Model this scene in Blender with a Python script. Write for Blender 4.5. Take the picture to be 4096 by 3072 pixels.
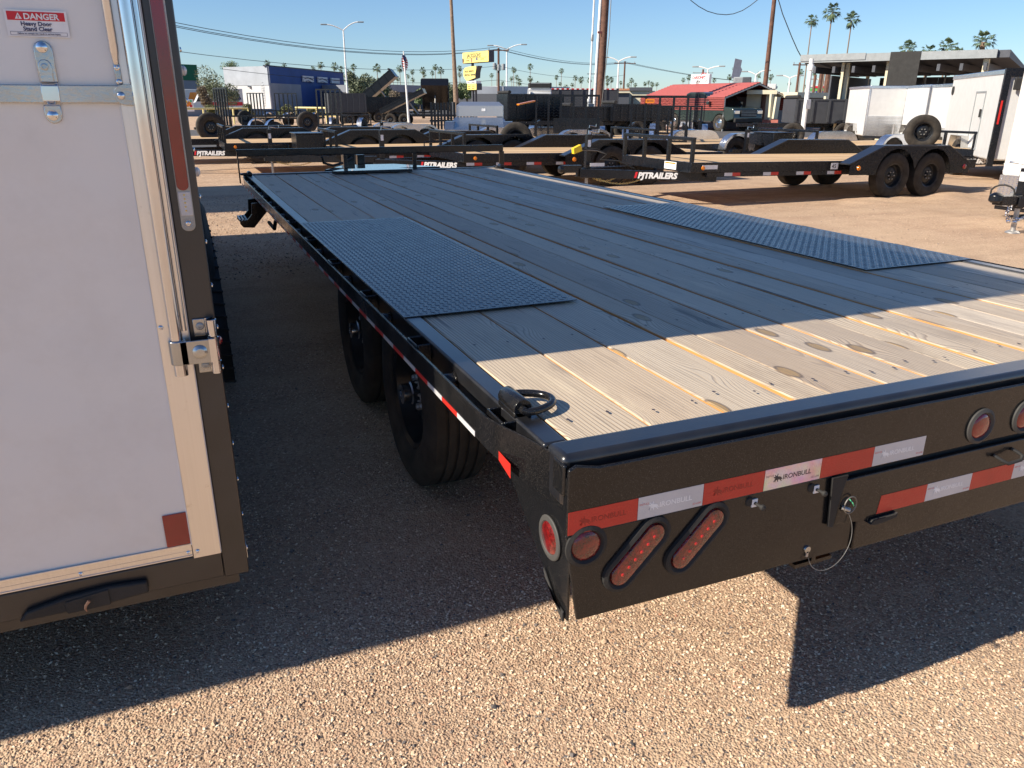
import bpy, math, random
import numpy as np
from mathutils import Vector, Matrix
random.seed(7); RS = np.random.RandomState(11)
SC = bpy.context.scene
for o in list(bpy.data.objects): bpy.data.objects.remove(o)
COL = SC.collection

# ------------------------------------------------------------------ camera
CAM = Vector((-0.6318, -1.2025, 1.3965))
FPX, PITCH, YAW, ROLL = 3070.3, 0.35176, 0.40210, 0.00302
_cp, _sp = math.cos(PITCH), math.sin(PITCH)
FW = Vector((math.sin(YAW)*_cp, math.cos(YAW)*_cp, -_sp))
_r0 = Vector((math.cos(YAW), -math.sin(YAW), 0)); _u0 = _r0.cross(FW)
RT = _r0*math.cos(ROLL)+_u0*math.sin(ROLL); UP = -_r0*math.sin(ROLL)+_u0*math.cos(ROLL)
cd = bpy.data.cameras.new('camera'); cam = bpy.data.objects.new('camera', cd); COL.objects.link(cam)
m = Matrix((RT, UP, -FW)).transposed().to_4x4(); m.translation = CAM; cam.matrix_world = m
cd.sensor_width = 36; cd.lens = FPX*36/4096; cd.clip_start = .05; cd.clip_end = 5000
SC.camera = cam
SC.render.resolution_x, SC.render.resolution_y = 1024, 768

# ------------------------------------------------------------------ light
SUN = Vector((-1.44, .02, 1.0)).normalized()
EL = math.asin(SUN.z); AZ = math.atan2(SUN.x, SUN.y)
W = bpy.data.worlds.new('World'); SC.world = W; W.use_nodes = True
nt = W.node_tree; bg = nt.nodes['Background']
sky = nt.nodes.new('ShaderNodeTexSky'); sky.sky_type = 'NISHITA'; sky.sun_disc = False
sky.sun_elevation = EL; sky.sun_rotation = AZ
sky.altitude = 350; sky.air_density = 1.0; sky.dust_density = .15; sky.ozone_density = 4.0
tint = nt.nodes.new('ShaderNodeMix'); tint.data_type = 'RGBA'; tint.blend_type = 'MULTIPLY'; tint.inputs[0].default_value = 1
tint.inputs[7].default_value = (.84, .97, 1.13, 1); nt.links.new(sky.outputs[0], tint.inputs[6])
nt.links.new(tint.outputs[2], bg.inputs[0]); bg.inputs[1].default_value = .066
sl = bpy.data.lights.new('sun', 'SUN'); sl.energy = 4.4; sl.angle = math.radians(.53); sl.color = (1, .90, .75)
so = bpy.data.objects.new('sun', sl); COL.objects.link(so)
so.rotation_euler = SUN.to_track_quat('Z', 'Y').to_euler(); so.location = (-20, -3, 30)
SC.view_settings.view_transform = 'Standard'; SC.view_settings.look = 'None'
SC.view_settings.exposure = .86; SC.view_settings.gamma = 1
SC.render.engine = 'CYCLES'

# ------------------------------------------------------------------ materials
class NT:
    def __init__(s, name):
        s.m = bpy.data.materials.new(name); s.m.use_nodes = True; s.t = s.m.node_tree
        s.b = s.t.nodes['Principled BSDF']
    def n(s, typ, **kw):
        n = s.t.nodes.new('ShaderNode'+typ)
        for k, v in kw.items():
            if k.startswith('i_'): n.inputs[k[2:].replace('_', ' ')].default_value = v
            else: setattr(n, k, v)
        return n
    def l(s, a, b): s.t.links.new(a, b)
    def math(s, op, a, b=None, c=None):
        n = s.n('Math', operation=op)
        for i, v in enumerate((a, b, c)):
            if v is None: continue
            if isinstance(v, (int, float)): n.inputs[i].default_value = v
            else: s.l(v, n.inputs[i])
        return n.outputs[0]
    def mix(s, f, a, b, bt='MIX'):
        n = s.n('Mix', data_type='RGBA', blend_type=bt)
        for sock, v in ((n.inputs[0], f), (n.inputs[6], a), (n.inputs[7], b)):
            if isinstance(v, (int, float)): sock.default_value = v
            elif isinstance(v, tuple): sock.default_value = (*v, 1)[:4]
            else: s.l(v, sock)
        return n.outputs[2]
    def ramp(s, f, pts):
        n = s.n('ValToRGB'); r = n.color_ramp
        while len(r.elements) < len(pts): r.elements.new(.5)
        for e, (p, c) in zip(r.elements, pts):
            e.position = p; e.color = (*c, 1) if isinstance(c, tuple) else (c, c, c, 1)
        s.l(f, n.inputs[0]); return n.outputs[0]
    def obj(s, scale=(1, 1, 1), rnd=False):
        c = s.n('TexCoord').outputs['Object']
        mp = s.n('Mapping'); mp.inputs['Scale'].default_value = scale; s.l(c, mp.inputs[0])
        if rnd:
            oi = s.n('ObjectInfo'); v = s.n('VectorMath', operation='SCALE'); cx = s.n('CombineXYZ')
            s.l(oi.outputs['Random'], cx.inputs[0]); s.l(oi.outputs['Random'], cx.inputs[1]); s.l(oi.outputs['Random'], cx.inputs[2])
            s.l(cx.outputs[0], v.inputs[0]); v.inputs[3].default_value = 37.0; s.l(v.outputs[0], mp.inputs['Location'])
        return mp.outputs[0]
    def noise(s, vec, scale, detail=3, rough=.5):
        n = s.n('TexNoise'); n.inputs['Scale'].default_value = scale; n.inputs['Detail'].default_value = detail
        n.inputs['Roughness'].default_value = rough; s.l(vec, n.inputs['Vector']); return n.outputs[0]
    def bump(s, h, strength=.3, dist=.01, nrm=None):
        n = s.n('Bump'); n.inputs['Strength'].default_value = strength; n.inputs['Distance'].default_value = dist
        s.l(h, n.inputs['Height'])
        if nrm is not None: s.l(nrm, n.inputs['Normal'])
        return n.outputs[0]
    def out(s, **kw):
        for k, v in kw.items():
            sock = s.b.inputs[k.replace('_', ' ')]
            if isinstance(v, (int, float)): sock.default_value = v
            elif isinstance(v, tuple): sock.default_value = (*v, 1) if len(v) == 3 and sock.type == 'RGBA' else v
            else: s.l(v, sock)
        return s.m

def plain(name, col, rough=.6, metal=0, coat=0, var=.12, bump=0, bscale=60, scale=6, spec=.5):
    t = NT(name); v = t.obj(); n = t.noise(v, scale, 4, .6)
    lo = tuple(c*(1-var) for c in col); hi = tuple(min(1, c*(1+var)) for c in col)
    c = t.ramp(n, [(.3, lo), (.7, hi)])
    r = t.math('ADD', t.math('MULTIPLY', t.noise(v, scale*3, 3), .14), rough-.07)
    kw = dict(Base_Color=c, Roughness=r, Metallic=metal)
    if coat: kw['Coat_Weight'] = coat; kw['Coat_Roughness'] = .08
    if bump: kw['Normal'] = t.bump(t.noise(v, bscale, 3), bump, .004)
    t.b.inputs['Specular IOR Level'].default_value = spec
    return t.out(**kw)

M = {}
def black_paint():
    t = NT('black_gloss_paint'); v = t.obj()
    n1 = t.noise(v, 9, 4); n2 = t.noise(v, 160, 2); n3 = t.noise(v, 700, 1)
    dust = t.ramp(t.noise(v, 3.5, 5, .65), [(.5, 0.0), (.75, 1.0)])
    col = t.mix(t.math('MULTIPLY', dust, .22), (.0075, .0078, .009), (.06, .052, .044))
    speck = t.ramp(n3, [(.655, 0.0), (.69, 1.0)])
    col = t.mix(t.math('MULTIPLY', speck, .25), col, (.35, .3, .25))
    r = t.math('ADD', t.math('MULTIPLY', n1, .14), t.math('ADD', t.math('MULTIPLY', dust, .16), .10))
    nb = t.bump(n2, .05, .004, t.bump(n1, .18, .01))
    return t.out(Base_Color=col, Roughness=r, Normal=nb)
M['black'] = black_paint()
def satin_black():
    t = NT('black_satin_paint'); v = t.obj(); n = t.noise(v, 14, 4)
    c = t.ramp(n, [(.3, (.009, .0095, .012)), (.75, (.02, .02, .022))])
    return t.out(Base_Color=c, Roughness=t.math('ADD', t.math('MULTIPLY', n, .15), .27), Normal=t.bump(t.noise(v, 220, 2), .12, .003), Coat_Weight=.8, Coat_Roughness=.3)
M['satin'] = satin_black()
M['tread'] = plain('dark_tread_plate_paint', (.045, .050, .060), .26, 0, 0, .2, .08, 200, spec=.8)
M['farblack'] = plain('black_trailer_paint', (.006, .007, .010), .28, 0, 0, .3)
M['gloss'] = plain('mirror_black_lid', (.012, .012, .014), .06, 0, 1)
M['darkfar'] = plain('dark_grey_trailer_paint', (.05, .053, .06), .45)
M['greyrubber'] = plain('grey_rubber_ring', (.055, .053, .05), .7)
M['rubber'] = plain('black_rubber', (.022, .021, .020), .75, 0, 0, .3, .3, 150)
M['tyre'] = plain('tyre_rubber', (.034, .028, .022), .82, 0, 0, .55, .35, 90, 9)
M['rim'] = plain('black_rim_paint', (.015, .016, .018), .3)
M['steel'] = plain('galvanised_steel', (.47, .49, .50), .24, .95, 0, .16, .1, 120)
M['dullsteel'] = plain('dull_zinc_steel', (.45, .44, .42), .5, .8, 0, .25, .2, 160)
M['chrome'] = plain('polished_zinc', (.72, .73, .76), .14, 1, 0, .06)
M['brass'] = plain('yellow_zinc_chain', (.72, .55, .22), .35, .9)
def alum():
    t = NT('brushed_aluminium'); v = t.obj((90, 90, 1.2)); n = t.noise(v, 2.5, 3)
    c = t.ramp(n, [(.3, (.80, .78, .75)), (.7, (.85, .83, .80))])
    v2 = t.obj(); s = t.ramp(t.noise(v2, 40, 6, .75), [(.62, 0.0), (.70, 1.0)])
    c = t.mix(t.math('MULTIPLY', s, .25), c, (.45, .40, .34))
    return t.out(Base_Color=c, Metallic=.92, Roughness=t.math('ADD', t.math('MULTIPLY', n, .06), .30))
M['alum'] = alum()
M['brightalum'] = plain('bright_tread_aluminium', (.74, .76, .80), .22, .95, 0, .08, .08, 30)
def white_skin():
    t = NT('white_door_skin'); v = t.obj(); n = t.noise(v, 2.2, 3); n2 = t.noise(v, 70, 3)
    c = t.mix(t.ramp(t.noise(v, 7, 5, .7), [(.45, 0.0), (.8, .35)]), (.80, .775, .74), (.62, .57, .51))
    return t.out(Base_Color=c, Roughness=.20, Normal=t.bump(n2, .03, .003, t.bump(n, .35, .04)), Coat_Weight=.3, Coat_Roughness=.06)
M['white'] = white_skin()
M['whitefar'] = plain('white_trailer_skin', (.60, .60, .59), .35, 0, 0, .05)
M['whitepaint'] = plain('white_pole_paint', (.78, .78, .76), .5)
M['red'] = plain('red_reflective_tape', (.56, .030, .020), .36, 0, .1, .12, .25, 260)
M['whitetape'] = plain('silver_reflective_tape', (.60, .60, .62), .34, .05, .2, .08, .25, 260)
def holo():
    t = NT('painted_sheen_tape'); v = t.obj(); n = t.n('TexNoise'); n.inputs['Scale'].default_value = 14; n.inputs['Detail'].default_value = 5
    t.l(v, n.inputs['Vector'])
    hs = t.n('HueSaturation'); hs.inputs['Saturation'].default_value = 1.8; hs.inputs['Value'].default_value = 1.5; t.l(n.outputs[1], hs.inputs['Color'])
    c = t.mix(.55, (.74, .72, .66), hs.outputs[0])  # rainbow glints of the sunlit tape mixed into its base colour
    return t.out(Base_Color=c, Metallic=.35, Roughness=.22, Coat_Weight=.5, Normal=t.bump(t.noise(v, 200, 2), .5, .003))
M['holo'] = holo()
M['tapeprint_red'] = plain('tape_print_pale_red', (.34, .02, .015), .3)
M['tapeprint_grey'] = plain('tape_print_pale_grey', (.92, .92, .92), .25)
M['print_dark'] = plain('dark_print', (.06, .045, .05), .5)
M['print_navy'] = plain('navy_print', (.03, .035, .12), .5)
M['print_red'] = plain('red_print', (.62, .02, .03), .4)
M['print_white'] = plain('white_print', (.82, .82, .82), .4)
M['orange'] = plain('amber_lens', (.85, .24, .01), .25, 0, .5)
M['yellow'] = plain('yellow_plastic', (.80, .55, .02), .45)
def lens():
    t = NT('red_lamp_lens'); v = t.obj()
    vo = t.n('TexVoronoi'); vo.inputs['Scale'].default_value = 230; t.l(v, vo.inputs['Vector'])
    n = t.ramp(t.noise(v, 60, 4, .7), [(.35, (.05, .004, .004)), (.7, (.32, .012, .010))])
    return t.out(Base_Color=n, Roughness=.16, Coat_Weight=1.0, Coat_Roughness=.05, Normal=t.bump(vo.outputs[0], .5, .002))
M['lens'] = lens()
M['ledred'] = plain('bright_red_led', (.55, .02, .015), .25, 0, .5)
M['redlens'] = plain('smooth_red_lens', (.24, .008, .010), .13, 0, 1, .25)
M['clear'] = plain('frosted_clear_lens', (.62, .60, .60), .25, 0, .5, .2, .5, 200)

def wood(name, pal, side):
    """boards run along local Y (or X for far ones)"""
    t = NT(name)
    co = t.n('TexCoord').outputs['Object']; oi = t.n('ObjectInfo').outputs['Random']
    sep = t.n('SeparateXYZ'); t.l(co, sep.inputs[0])
    X, Y, Z = sep.outputs
    def off(k): return t.math('MULTIPLY', oi, k)
    def vec(a, b, c):
        n = t.n('CombineXYZ')
        for i, q in enumerate((a, b, c)):
            if isinstance(q, (int, float)): n.inputs[i].default_value = q
            else: t.l(q, n.inputs[i])
        return n.outputs[0]
    Yo = t.math('ADD', Y, off(53.0))
    # knots
    kv = vec(t.math('ADD', t.math('MULTIPLY', X, 4.6), off(31.0)), t.math('MULTIPLY', Yo, 1.9), 0.0)
    vo = t.n('TexVoronoi', voronoi_dimensions='2D'); vo.inputs['Scale'].default_value = 1.0; vo.inputs['Randomness'].default_value = 1; t.l(kv, vo.inputs['Vector'])
    kd = vo.outputs['Distance']
    warp = t.math('MULTIPLY', t.math('POWER', 2.718, t.math('MULTIPLY', t.math('MULTIPLY', kd, kd), -34.0)), .034)
    lown = t.noise(vec(t.math('MULTIPLY', X, 1.6), t.math('MULTIPLY', Yo, .42), off(11.0)), 1.6, 2)
    arch = t.math('MULTIPLY', lown, .26)
    heart = t.math('ADD', X, t.math('MULTIPLY', t.math('SUBTRACT', t.math('FRACT', t.math('MULTIPLY', oi, 5.77)), .5), .42))
    rr = t.math('SQRT', t.math('ADD', t.math('MULTIPLY', heart, heart), t.math('MULTIPLY', t.math('ADD', arch, -.1), t.math('ADD', arch, -.1))))
    rr = t.math('ADD', rr, warp)
    fine = t.noise(vec(t.math('MULTIPLY', X, 60.), t.math('MULTIPLY', Yo, 2.2), 0.), 1.0, 3)
    rr = t.math('ADD', rr, t.math('MULTIPLY', fine, .004))
    ring = t.math('FRACT', t.math('MULTIPLY', rr, 104.0))
    late = t.ramp(ring, [(0.0, .0), (.55, .10), (.84, .95), (.93, .9), (1.0, 0.0)])
    col = t.mix(late, pal[0], pal[1])
    tone = t.noise(vec(t.math('MULTIPLY', X, 4.), t.math('MULTIPLY', Yo, .9), off(7.)), 1.5, 4)
    col = t.mix(t.ramp(tone, [(.38, 0.0), (.68, .75)]), col, pal[2])
    col = t.mix(t.math('MULTIPLY', oi, .6), col, pal[3])
    oi3 = t.math('FRACT', t.math('MULTIPLY', oi, 13.7)); col = t.mix(t.ramp(oi3, [(.55, 0.0), (1.0, .55)]), col, (.33, .24, .165)); col = t.mix(t.ramp(oi3, [(0.0, .5), (.3, 0.0)]), col, (.74, .66, .54))
    oi2 = t.math('FRACT', t.math('MULTIPLY', oi, 7.31)); col = t.mix(t.math('MULTIPLY', oi2, .35), col, (.42, .28, .155))
    streak = t.noise(vec(t.math('MULTIPLY', X, 190.), t.math('MULTIPLY', Yo, 3.), 0.), 1.0, 2)
    col = t.mix(t.ramp(streak, [(.5, 0.0), (.72, .38)]), col, pal[1])
    # knot body
    kk = t.ramp(kd, [(.066, 1.0), (.080, 0.0)]); ko = t.ramp(kd, [(.060, 0.0), (.080, .9), (.100, 0.0)])
    sc = t.n('SeparateColor'); t.l(vo.outputs['Color'], sc.inputs[0]); has = t.math('GREATER_THAN', sc.outputs[0], .45)
    col = t.mix(t.math('MULTIPLY', kk, has), col, (.33, .22, .10))
    col = t.mix(t.math('MULTIPLY', ko, has), col, (.085, .055, .035))
    sc2 = t.noise(vec(t.math('MULTIPLY', X, 9.), t.math('MULTIPLY', Yo, 2.2), off(5.)), 1.0, 5, .7)
    col = t.mix(t.ramp(sc2, [(.56, 0.0), (.74, .5)]), col, (.20, .15, .11)); col = t.mix(t.ramp(sc2, [(.26, .45), (.42, 0.0)]), col, (.72, .60, .42))
    # dark checks / splits
    ck = t.noise(vec(t.math('MULTIPLY', X, 42.), t.math('MULTIPLY', Yo, 1.7), off(3.)), 1.0, 2)
    col = t.mix(t.ramp(ck, [(.66, 0.0), (.72, .7)]), col, (.06, .045, .035))
    # fresh wood on the sawn side faces
    geo = t.n('NewGeometry'); sg = t.n('SeparateXYZ'); t.l(geo.outputs['Normal'], sg.inputs[0])
    fc = t.math('LESS_THAN', sg.outputs[2], .62)
    col = t.mix(fc, col, side)
    h = t.math('SUBTRACT', 1.0, late)
    t.b.inputs['Specular IOR Level'].default_value = .8
    return t.out(Base_Color=col, Roughness=.48, Normal=t.bump(h, .28, .004))
M['wood'] = wood('weathered_pine_deck', [(.66, .56, .42), (.20, .145, .095), (.54, .43, .30), (.44, .38, .31)], (.62, .30, .10))
def farwood():
    t = NT('far_pine_deck'); v = t.obj((.7, 9, 3)); n = t.noise(v, 1.4, 4); oi = t.n('ObjectInfo').outputs['Random']
    c = t.ramp(n, [(.3, (.44, .27, .14)), (.5, (.60, .41, .23)), (.7, (.68, .50, .31))])
    c = t.mix(t.math('MULTIPLY', oi, .35), c, (.42, .32, .23))
    t.b.inputs['Specular IOR Level'].default_value = .12
    return t.out(Base_Color=c, Roughness=.9)
M['farwood'] = farwood()
M['polewood'] = plain('creosoted_pole_wood', (.13, .062, .040), .8, 0, 0, .35, .3, 12)
M['fencewood'] = plain('orange_cedar_fence', (.42, .21, .075), .8, 0, 0, .25)
M['bark'] = plain('bark', (.20, .15, .10), .9, 0, 0, .3, .5, 20)
M['palmtrunk'] = plain('palm_trunk', (.24, .17, .12), .9, 0, 0, .3)
def leaf(name, a, b):
    t = NT(name); oi = t.n('TexCoord').outputs['Object']; n = t.noise(oi, 1.3, 4, .7)
    return t.out(Base_Color=t.ramp(n, [(.3, a), (.7, b)]), Roughness=.6)
M['palm'] = leaf('palm_leaf', (.05, .085, .045), (.11, .155, .07))
M['mesquite'] = leaf('grey_green_leaf', (.10, .125, .07), (.20, .225, .13))
M['paleleaf'] = leaf('pale_green_leaf', (.12, .17, .07), (.23, .29, .13))
M['dryleaf'] = leaf('brown_leaf', (.15, .115, .07), (.23, .18, .12))
M['bush'] = leaf('bush_leaf', (.10, .115, .035), (.19, .19, .075))

def gravel(name, far=False):
    t = NT(name); v = t.obj()
    big = t.noise(v, .35, 5, .6); mid = t.noise(v, 2.3, 4, .6)
    vo = t.n('TexVoronoi'); vo.inputs['Scale'].default_value = 150; t.l(v, vo.inputs['Vector'])
    vc = t.n('TexVoronoi'); vc.inputs['Scale'].default_value = 110; t.l(v, vc.inputs['Vector'])
    sc = t.n('SeparateColor'); t.l(vc.outputs['Color'], sc.inputs[0])
    st = t.ramp(sc.outputs[0], [(0.0, (.13, .105, .09)), (.12, (.33, .22, .15)), (.5, (.54, .385, .255)), (.85, (.68, .53, .38)), (1.0, (.42, .21, .13))])
    soft = t.ramp(big, [(.35, (.46, .31, .215)), (.65, (.60, .425, .285))])
    c = t.mix(.5, st, soft)
    c = t.mix(t.ramp(mid, [(.4, 0.0), (.7, .45)]), c, (.36, .235, .155))
    st2 = t.noise(t.obj((.16, 1.5, 1)), 1.1, 5, .65)
    c = t.mix(t.ramp(st2, [(.50, 0.0), (.66, .42)]), c, (.60, .44, .29)); c = t.mix(t.ramp(st2, [(.30, .40), (.44, 0.0)]), c, (.27, .18, .125))
    h = t.math('SUBTRACT', 1.0, vo.outputs[0])
    h2 = t.math('ADD', t.math('MULTIPLY', h, .8), t.math('MULTIPLY', t.noise(v, 300, 2), .3))
    nb = t.bump(h2, .75, .008, t.bump(mid, .35, .06))
    t.b.inputs['Specular IOR Level'].default_value = .2
    return t.out(Base_Color=c, Roughness=.95, Normal=nb)
M['gravel'] = gravel('desert_gravel')
def stones():
    t = NT('pebble_colours'); a = t.n('Attribute'); a.attribute_name = 'tint'
    sc = t.n('SeparateColor'); t.l(a.outputs[0], sc.inputs[0])
    c = t.ramp(sc.outputs[0], [(0.0, (.12, .11, .11)), (.07, (.20, .17, .15)), (.10, (.42, .28, .19)), (.4, (.58, .415, .28)), (.7, (.70, .53, .365)), (.9, (.80, .67, .51)), (1.0, (.46, .23, .15))])
    t.b.inputs['Specular IOR Level'].default_value = .25
    return t.out(Base_Color=c, Roughness=.85)
M['pebble'] = stones()
def asphalt():
    t = NT('asphalt'); v = t.obj(); n = t.noise(v, .5, 5); f = t.noise(v, 50, 2)
    c = t.ramp(n, [(.3, (.075, .072, .072)), (.7, (.11, .105, .10))])
    return t.out(Base_Color=c, Roughness=.85, Normal=t.bump(f, .4, .01))
M['asphalt'] = asphalt()
M['concrete'] = plain('grey_concrete', (.33, .33, .33), .85)
M['pinkgravel'] = plain('pink_gravel', (.42, .27, .21), .95, 0, 0, .2, .6, 30)
M['bluewall'] = plain('blue_painted_wall', (.012, .052, .21), .7, scale=.4)
M['greywall'] = plain('grey_painted_wall', (.22, .24, .28), .8, scale=.4)
M['whitewall'] = plain('white_block_wall', (.58, .59, .60), .85, scale=.5)
M['bluewhite'] = plain('pale_blue_grey_wall', (.40, .43, .47), .85, scale=.5)
M['greenwall'] = plain('green_painted_wall', (.01, .13, .055), .7)
M['cream'] = plain('cream_stucco', (.66, .60, .44), .85, scale=.6)
M['tanwall'] = plain('tan_stucco', (.40, .34, .26), .85)
M['darkwall'] = plain('dark_building_wall', (.07, .075, .09), .8)
M['redroof'] = plain('red_metal_roof', (.36, .085, .075), .5, 0, 0, .06)
M['orangeroof'] = plain('orange_clay_tile', (.50, .20, .09), .8)
M['signyellow'] = plain('yellow_sign_face', (.84, .70, .20), .5)
M['flagred'] = plain('flag_red', (.45, .03, .035), .8)
M['flagblue'] = plain('flag_blue', (.03, .04, .12), .8)
M['paintyellow'] = plain('pale_yellow_pipe_paint', (.72, .62, .28), .5)
M['redpaint'] = plain('faded_red_paint', (.48, .16, .13), .8)
M['greenstripe'] = plain('green_stripe', (.10, .35, .09), .7)
M['metalshed'] = plain('dark_shed_sheet', (.07, .075, .09), .6)
M['shedtrim'] = plain('grey_fascia', (.27, .29, .30), .6)
M['truckgreen'] = plain('dark_green_truck_paint', (.025, .04, .038), .2, 0, .6)
M['glass'] = plain('dark_window_glass', (.012, .016, .022), .06, 0, 0, .1)
M['bluetarp'] = plain('blue_tarp', (.02, .04, .25), .5)
M['solar'] = plain('weathered_grey_sheet', (.16, .17, .22), .6)
M['wire'] = plain('cable_black', (.02, .02, .022), .6)
M['cablegrey'] = plain('steel_cable', (.20, .19, .175), .5, .6)
M['twig'] = plain('dry_brown_twig', (.30, .17, .11), .9)
M['green'] = plain('green_sticker', (.12, .6, .3), .5)

# ------------------------------------------------------------------ mesh kit
class MB:
    def __init__(s): s.v = []; s.f = []
    def add(s, vs, fs):
        k = len(s.v); s.v += [tuple(p) for p in vs]; s.f += [tuple(i+k for i in f) for f in fs]; return s
    def box(s, x0, x1, y0, y1, z0, z1):
        v = [(x, y, z) for x in (x0, x1) for y in (y0, y1) for z in (z0, z1)]
        return s.add(v, [(0, 1, 3, 2), (4, 6, 7, 5), (0, 4, 5, 1), (2, 3, 7, 6), (0, 2, 6, 4), (1, 5, 7, 3)])
    def beam(s, a, b, w, h, up=(0, 0, 1)):
        a, b = Vector(a), Vector(b); d = (b-a).normalized(); u = Vector(up)
        if abs(d.dot(u)) > .98: u = Vector((0, 1, 0))
        r = d.cross(u).normalized()*w/2; u = r.cross(d).normalized()*h/2
        v = [p+i*r+j*u for p in (a, b) for i in (-1, 1) for j in (-1, 1)]
        return s.add(v, [(0, 1, 3, 2), (4, 6, 7, 5), (0, 4, 5, 1), (2, 3, 7, 6), (0, 2, 6, 4), (1, 5, 7, 3)])
    def tube(s, pts, r, n=8, caps=True, closed=False):
        pts = [Vector(p) for p in pts]; N = len(pts); rings = []; prev = None
        for i, p in enumerate(pts):
            if closed: d = (pts[(i+1) % N]-pts[i-1])
            else: d = pts[min(i+1, N-1)]-pts[max(i-1, 0)]
            d.normalize(); u = prev if prev is not None else (Vector((0, 0, 1)) if abs(d.z) < .9 else Vector((0, 1, 0)))
            a = d.cross(u); 
            if a.length < 1e-6: a = d.cross(Vector((1, 0, 0)))
            a.normalize(); b = a.cross(d).normalized(); prev = b
            rr = r[i] if isinstance(r, (list, tuple)) else r
            rings.append([p+(a*math.cos(t)+b*math.sin(t))*rr for t in [2*math.pi*k/n for k in range(n)]])
        v = [q for R in rings for q in R]; f = []
        for i in range(N if closed else N-1):
            j = (i+1) % N
            for k in range(n): f.append((i*n+k, i*n+(k+1) % n, j*n+(k+1) % n, j*n+k))
        if caps and not closed: f.append(tuple(range(n))[::-1]); f.append(tuple((N-1)*n+k for k in range(n)))
        return s.add(v, f)
    def lathe(s, prof, axis='Z', c=(0, 0, 0), n=24, closed=False):
        v = []; f = []
        for (r, h) in prof:
            for k in range(n):
                a = 2*math.pi*k/n; p = (r*math.cos(a), r*math.sin(a), h)
                if axis == 'X': p = (p[2], p[0], p[1])
                elif axis == 'Y': p = (p[0], p[2], p[1])
                v.append((p[0]+c[0], p[1]+c[1], p[2]+c[2]))
        P = len(prof)
        for i in range(P if closed else P-1):
            j = (i+1) % P
            for k in range(n): f.append((i*n+k, i*n+(k+1) % n, j*n+(k+1) % n, j*n+k))
        return s.add(v, f)
    def prism(s, poly, axis, a, b):
        """poly: 2D list in the two other axes order (X:(y,z) Y:(x,z) Z:(x,y))"""
        def P(p, t): return {'X': (t, p[0], p[1]), 'Y': (p[0], t, p[1]), 'Z': (p[0], p[1], t)}[axis]
        n = len(poly); v = [P(p, a) for p in poly]+[P(p, b) for p in poly]
        f = [tuple(range(n)), tuple(range(n, 2*n))[::-1]]+[(i, (i+1) % n, n+(i+1) % n, n+i) for i in range(n)]
        return s.add(v, f)
    def xf(s, mat, start=0):
        s.v[start:] = [tuple(mat @ Vector(p)) for p in s.v[start:]]; return s
    def mesh(s, name, mat, smooth=True, ang=38):
        me = bpy.data.meshes.new(name); me.from_pydata(s.v, [], s.f); me.materials.append(M[mat] if isinstance(mat, str) else mat)
        bm_fix(me)
        if smooth: me.shade_smooth(); me.set_sharp_from_angle(angle=math.radians(ang))
        return me
import bmesh
def bm_fix(me):
    if len(me.polygons) > 30000: return
    b = bmesh.new(); b.from_mesh(me); bmesh.ops.recalc_face_normals(b, faces=b.faces); b.to_mesh(me); b.free()
def put(name, me, parent=None, loc=(0, 0, 0), rot=(0, 0, 0), label=None, kind=None, bevel=0, seg=2):
    o = bpy.data.objects.new(name, me); COL.objects.link(o); o.location = loc; o.rotation_euler = rot
    if parent is not None: o.parent = parent
    if label: o['label'] = label
    if kind: o['kind'] = kind
    if bevel:
        md = o.modifiers.new('bevel', 'BEVEL'); md.width = bevel; md.segments = seg; md.limit_method = 'ANGLE'; md.angle_limit = math.radians(40)
    return o
def part(name, mb, mat, parent, smooth=True, ang=38, **kw):
    """mb in the parent's local space"""
    return put(name, mb.mesh(name, mat, smooth, ang), parent, **kw)
def thing(name, label, cat, loc=(0, 0, 0), rot=(0, 0, 0), group=None):
    o = bpy.data.objects.new(name, None); COL.objects.link(o); o.location = loc; o.rotation_euler = rot
    o.empty_display_size = .2
    o['label'] = label; o['category'] = cat
    if group: o['group'] = group
    return o
def copy_tree(o, parent=None):
    c = o.copy(); COL.objects.link(c)
    if parent is not None: c.parent = parent
    for ch in list(o.children): copy_tree(ch, c)
    return c
def struct(name, mb, mat, smooth=False):
    return put(name, mb.mesh(name, mat, smooth), kind='structure')
def ray(px, py): return FW+RT*((px-2048)/FPX)+UP*((1536-py)/FPX)
def px_pt(px, py, D):
    """point on the camera ray through an image pixel, D metres away over the ground"""
    d = ray(px, py); return CAM+d*(D/math.hypot(d.x, d.y))
def text_mesh(txt, size, depth=.002, bold=0., shear=0., align='LEFT', sx=1.0, mat='print_white'):
    c = bpy.data.curves.new('t', 'FONT'); c.body = txt; c.size = size; c.extrude = depth/2; c.offset = bold; c.shear = shear
    c.align_x = align; c.resolution_u = 3
    o = bpy.data.objects.new('t', c); COL.objects.link(o)
    dg = bpy.context.evaluated_depsgraph_get(); dg.update()
    me = bpy.data.meshes.new_from_object(o.evaluated_get(dg)); bpy.data.objects.remove(o)
    me.transform(Matrix.Diagonal((sx, 1, 1, 1))); me.materials.clear(); me.materials.append(M[mat])
    return me
RX = math.pi/2   # text facing -Y

# ------------------------------------------------------------------ ground
b = MB(); b.box(-1500, 1500, -600, 2500, -.5, 0)
g = MB(); g.add([(-1500, -600, 0), (1500, -600, 0), (1500, 2500, 0), (-1500, 2500, 0)], [(0, 1, 2, 3)])
struct('ground', g, 'gravel')
def sheet(name, poly, z, mat):
    g = MB(); g.add([(x, y, z) for x, y in poly], [tuple(range(len(poly)))]); return struct(name, g, mat)
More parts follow.
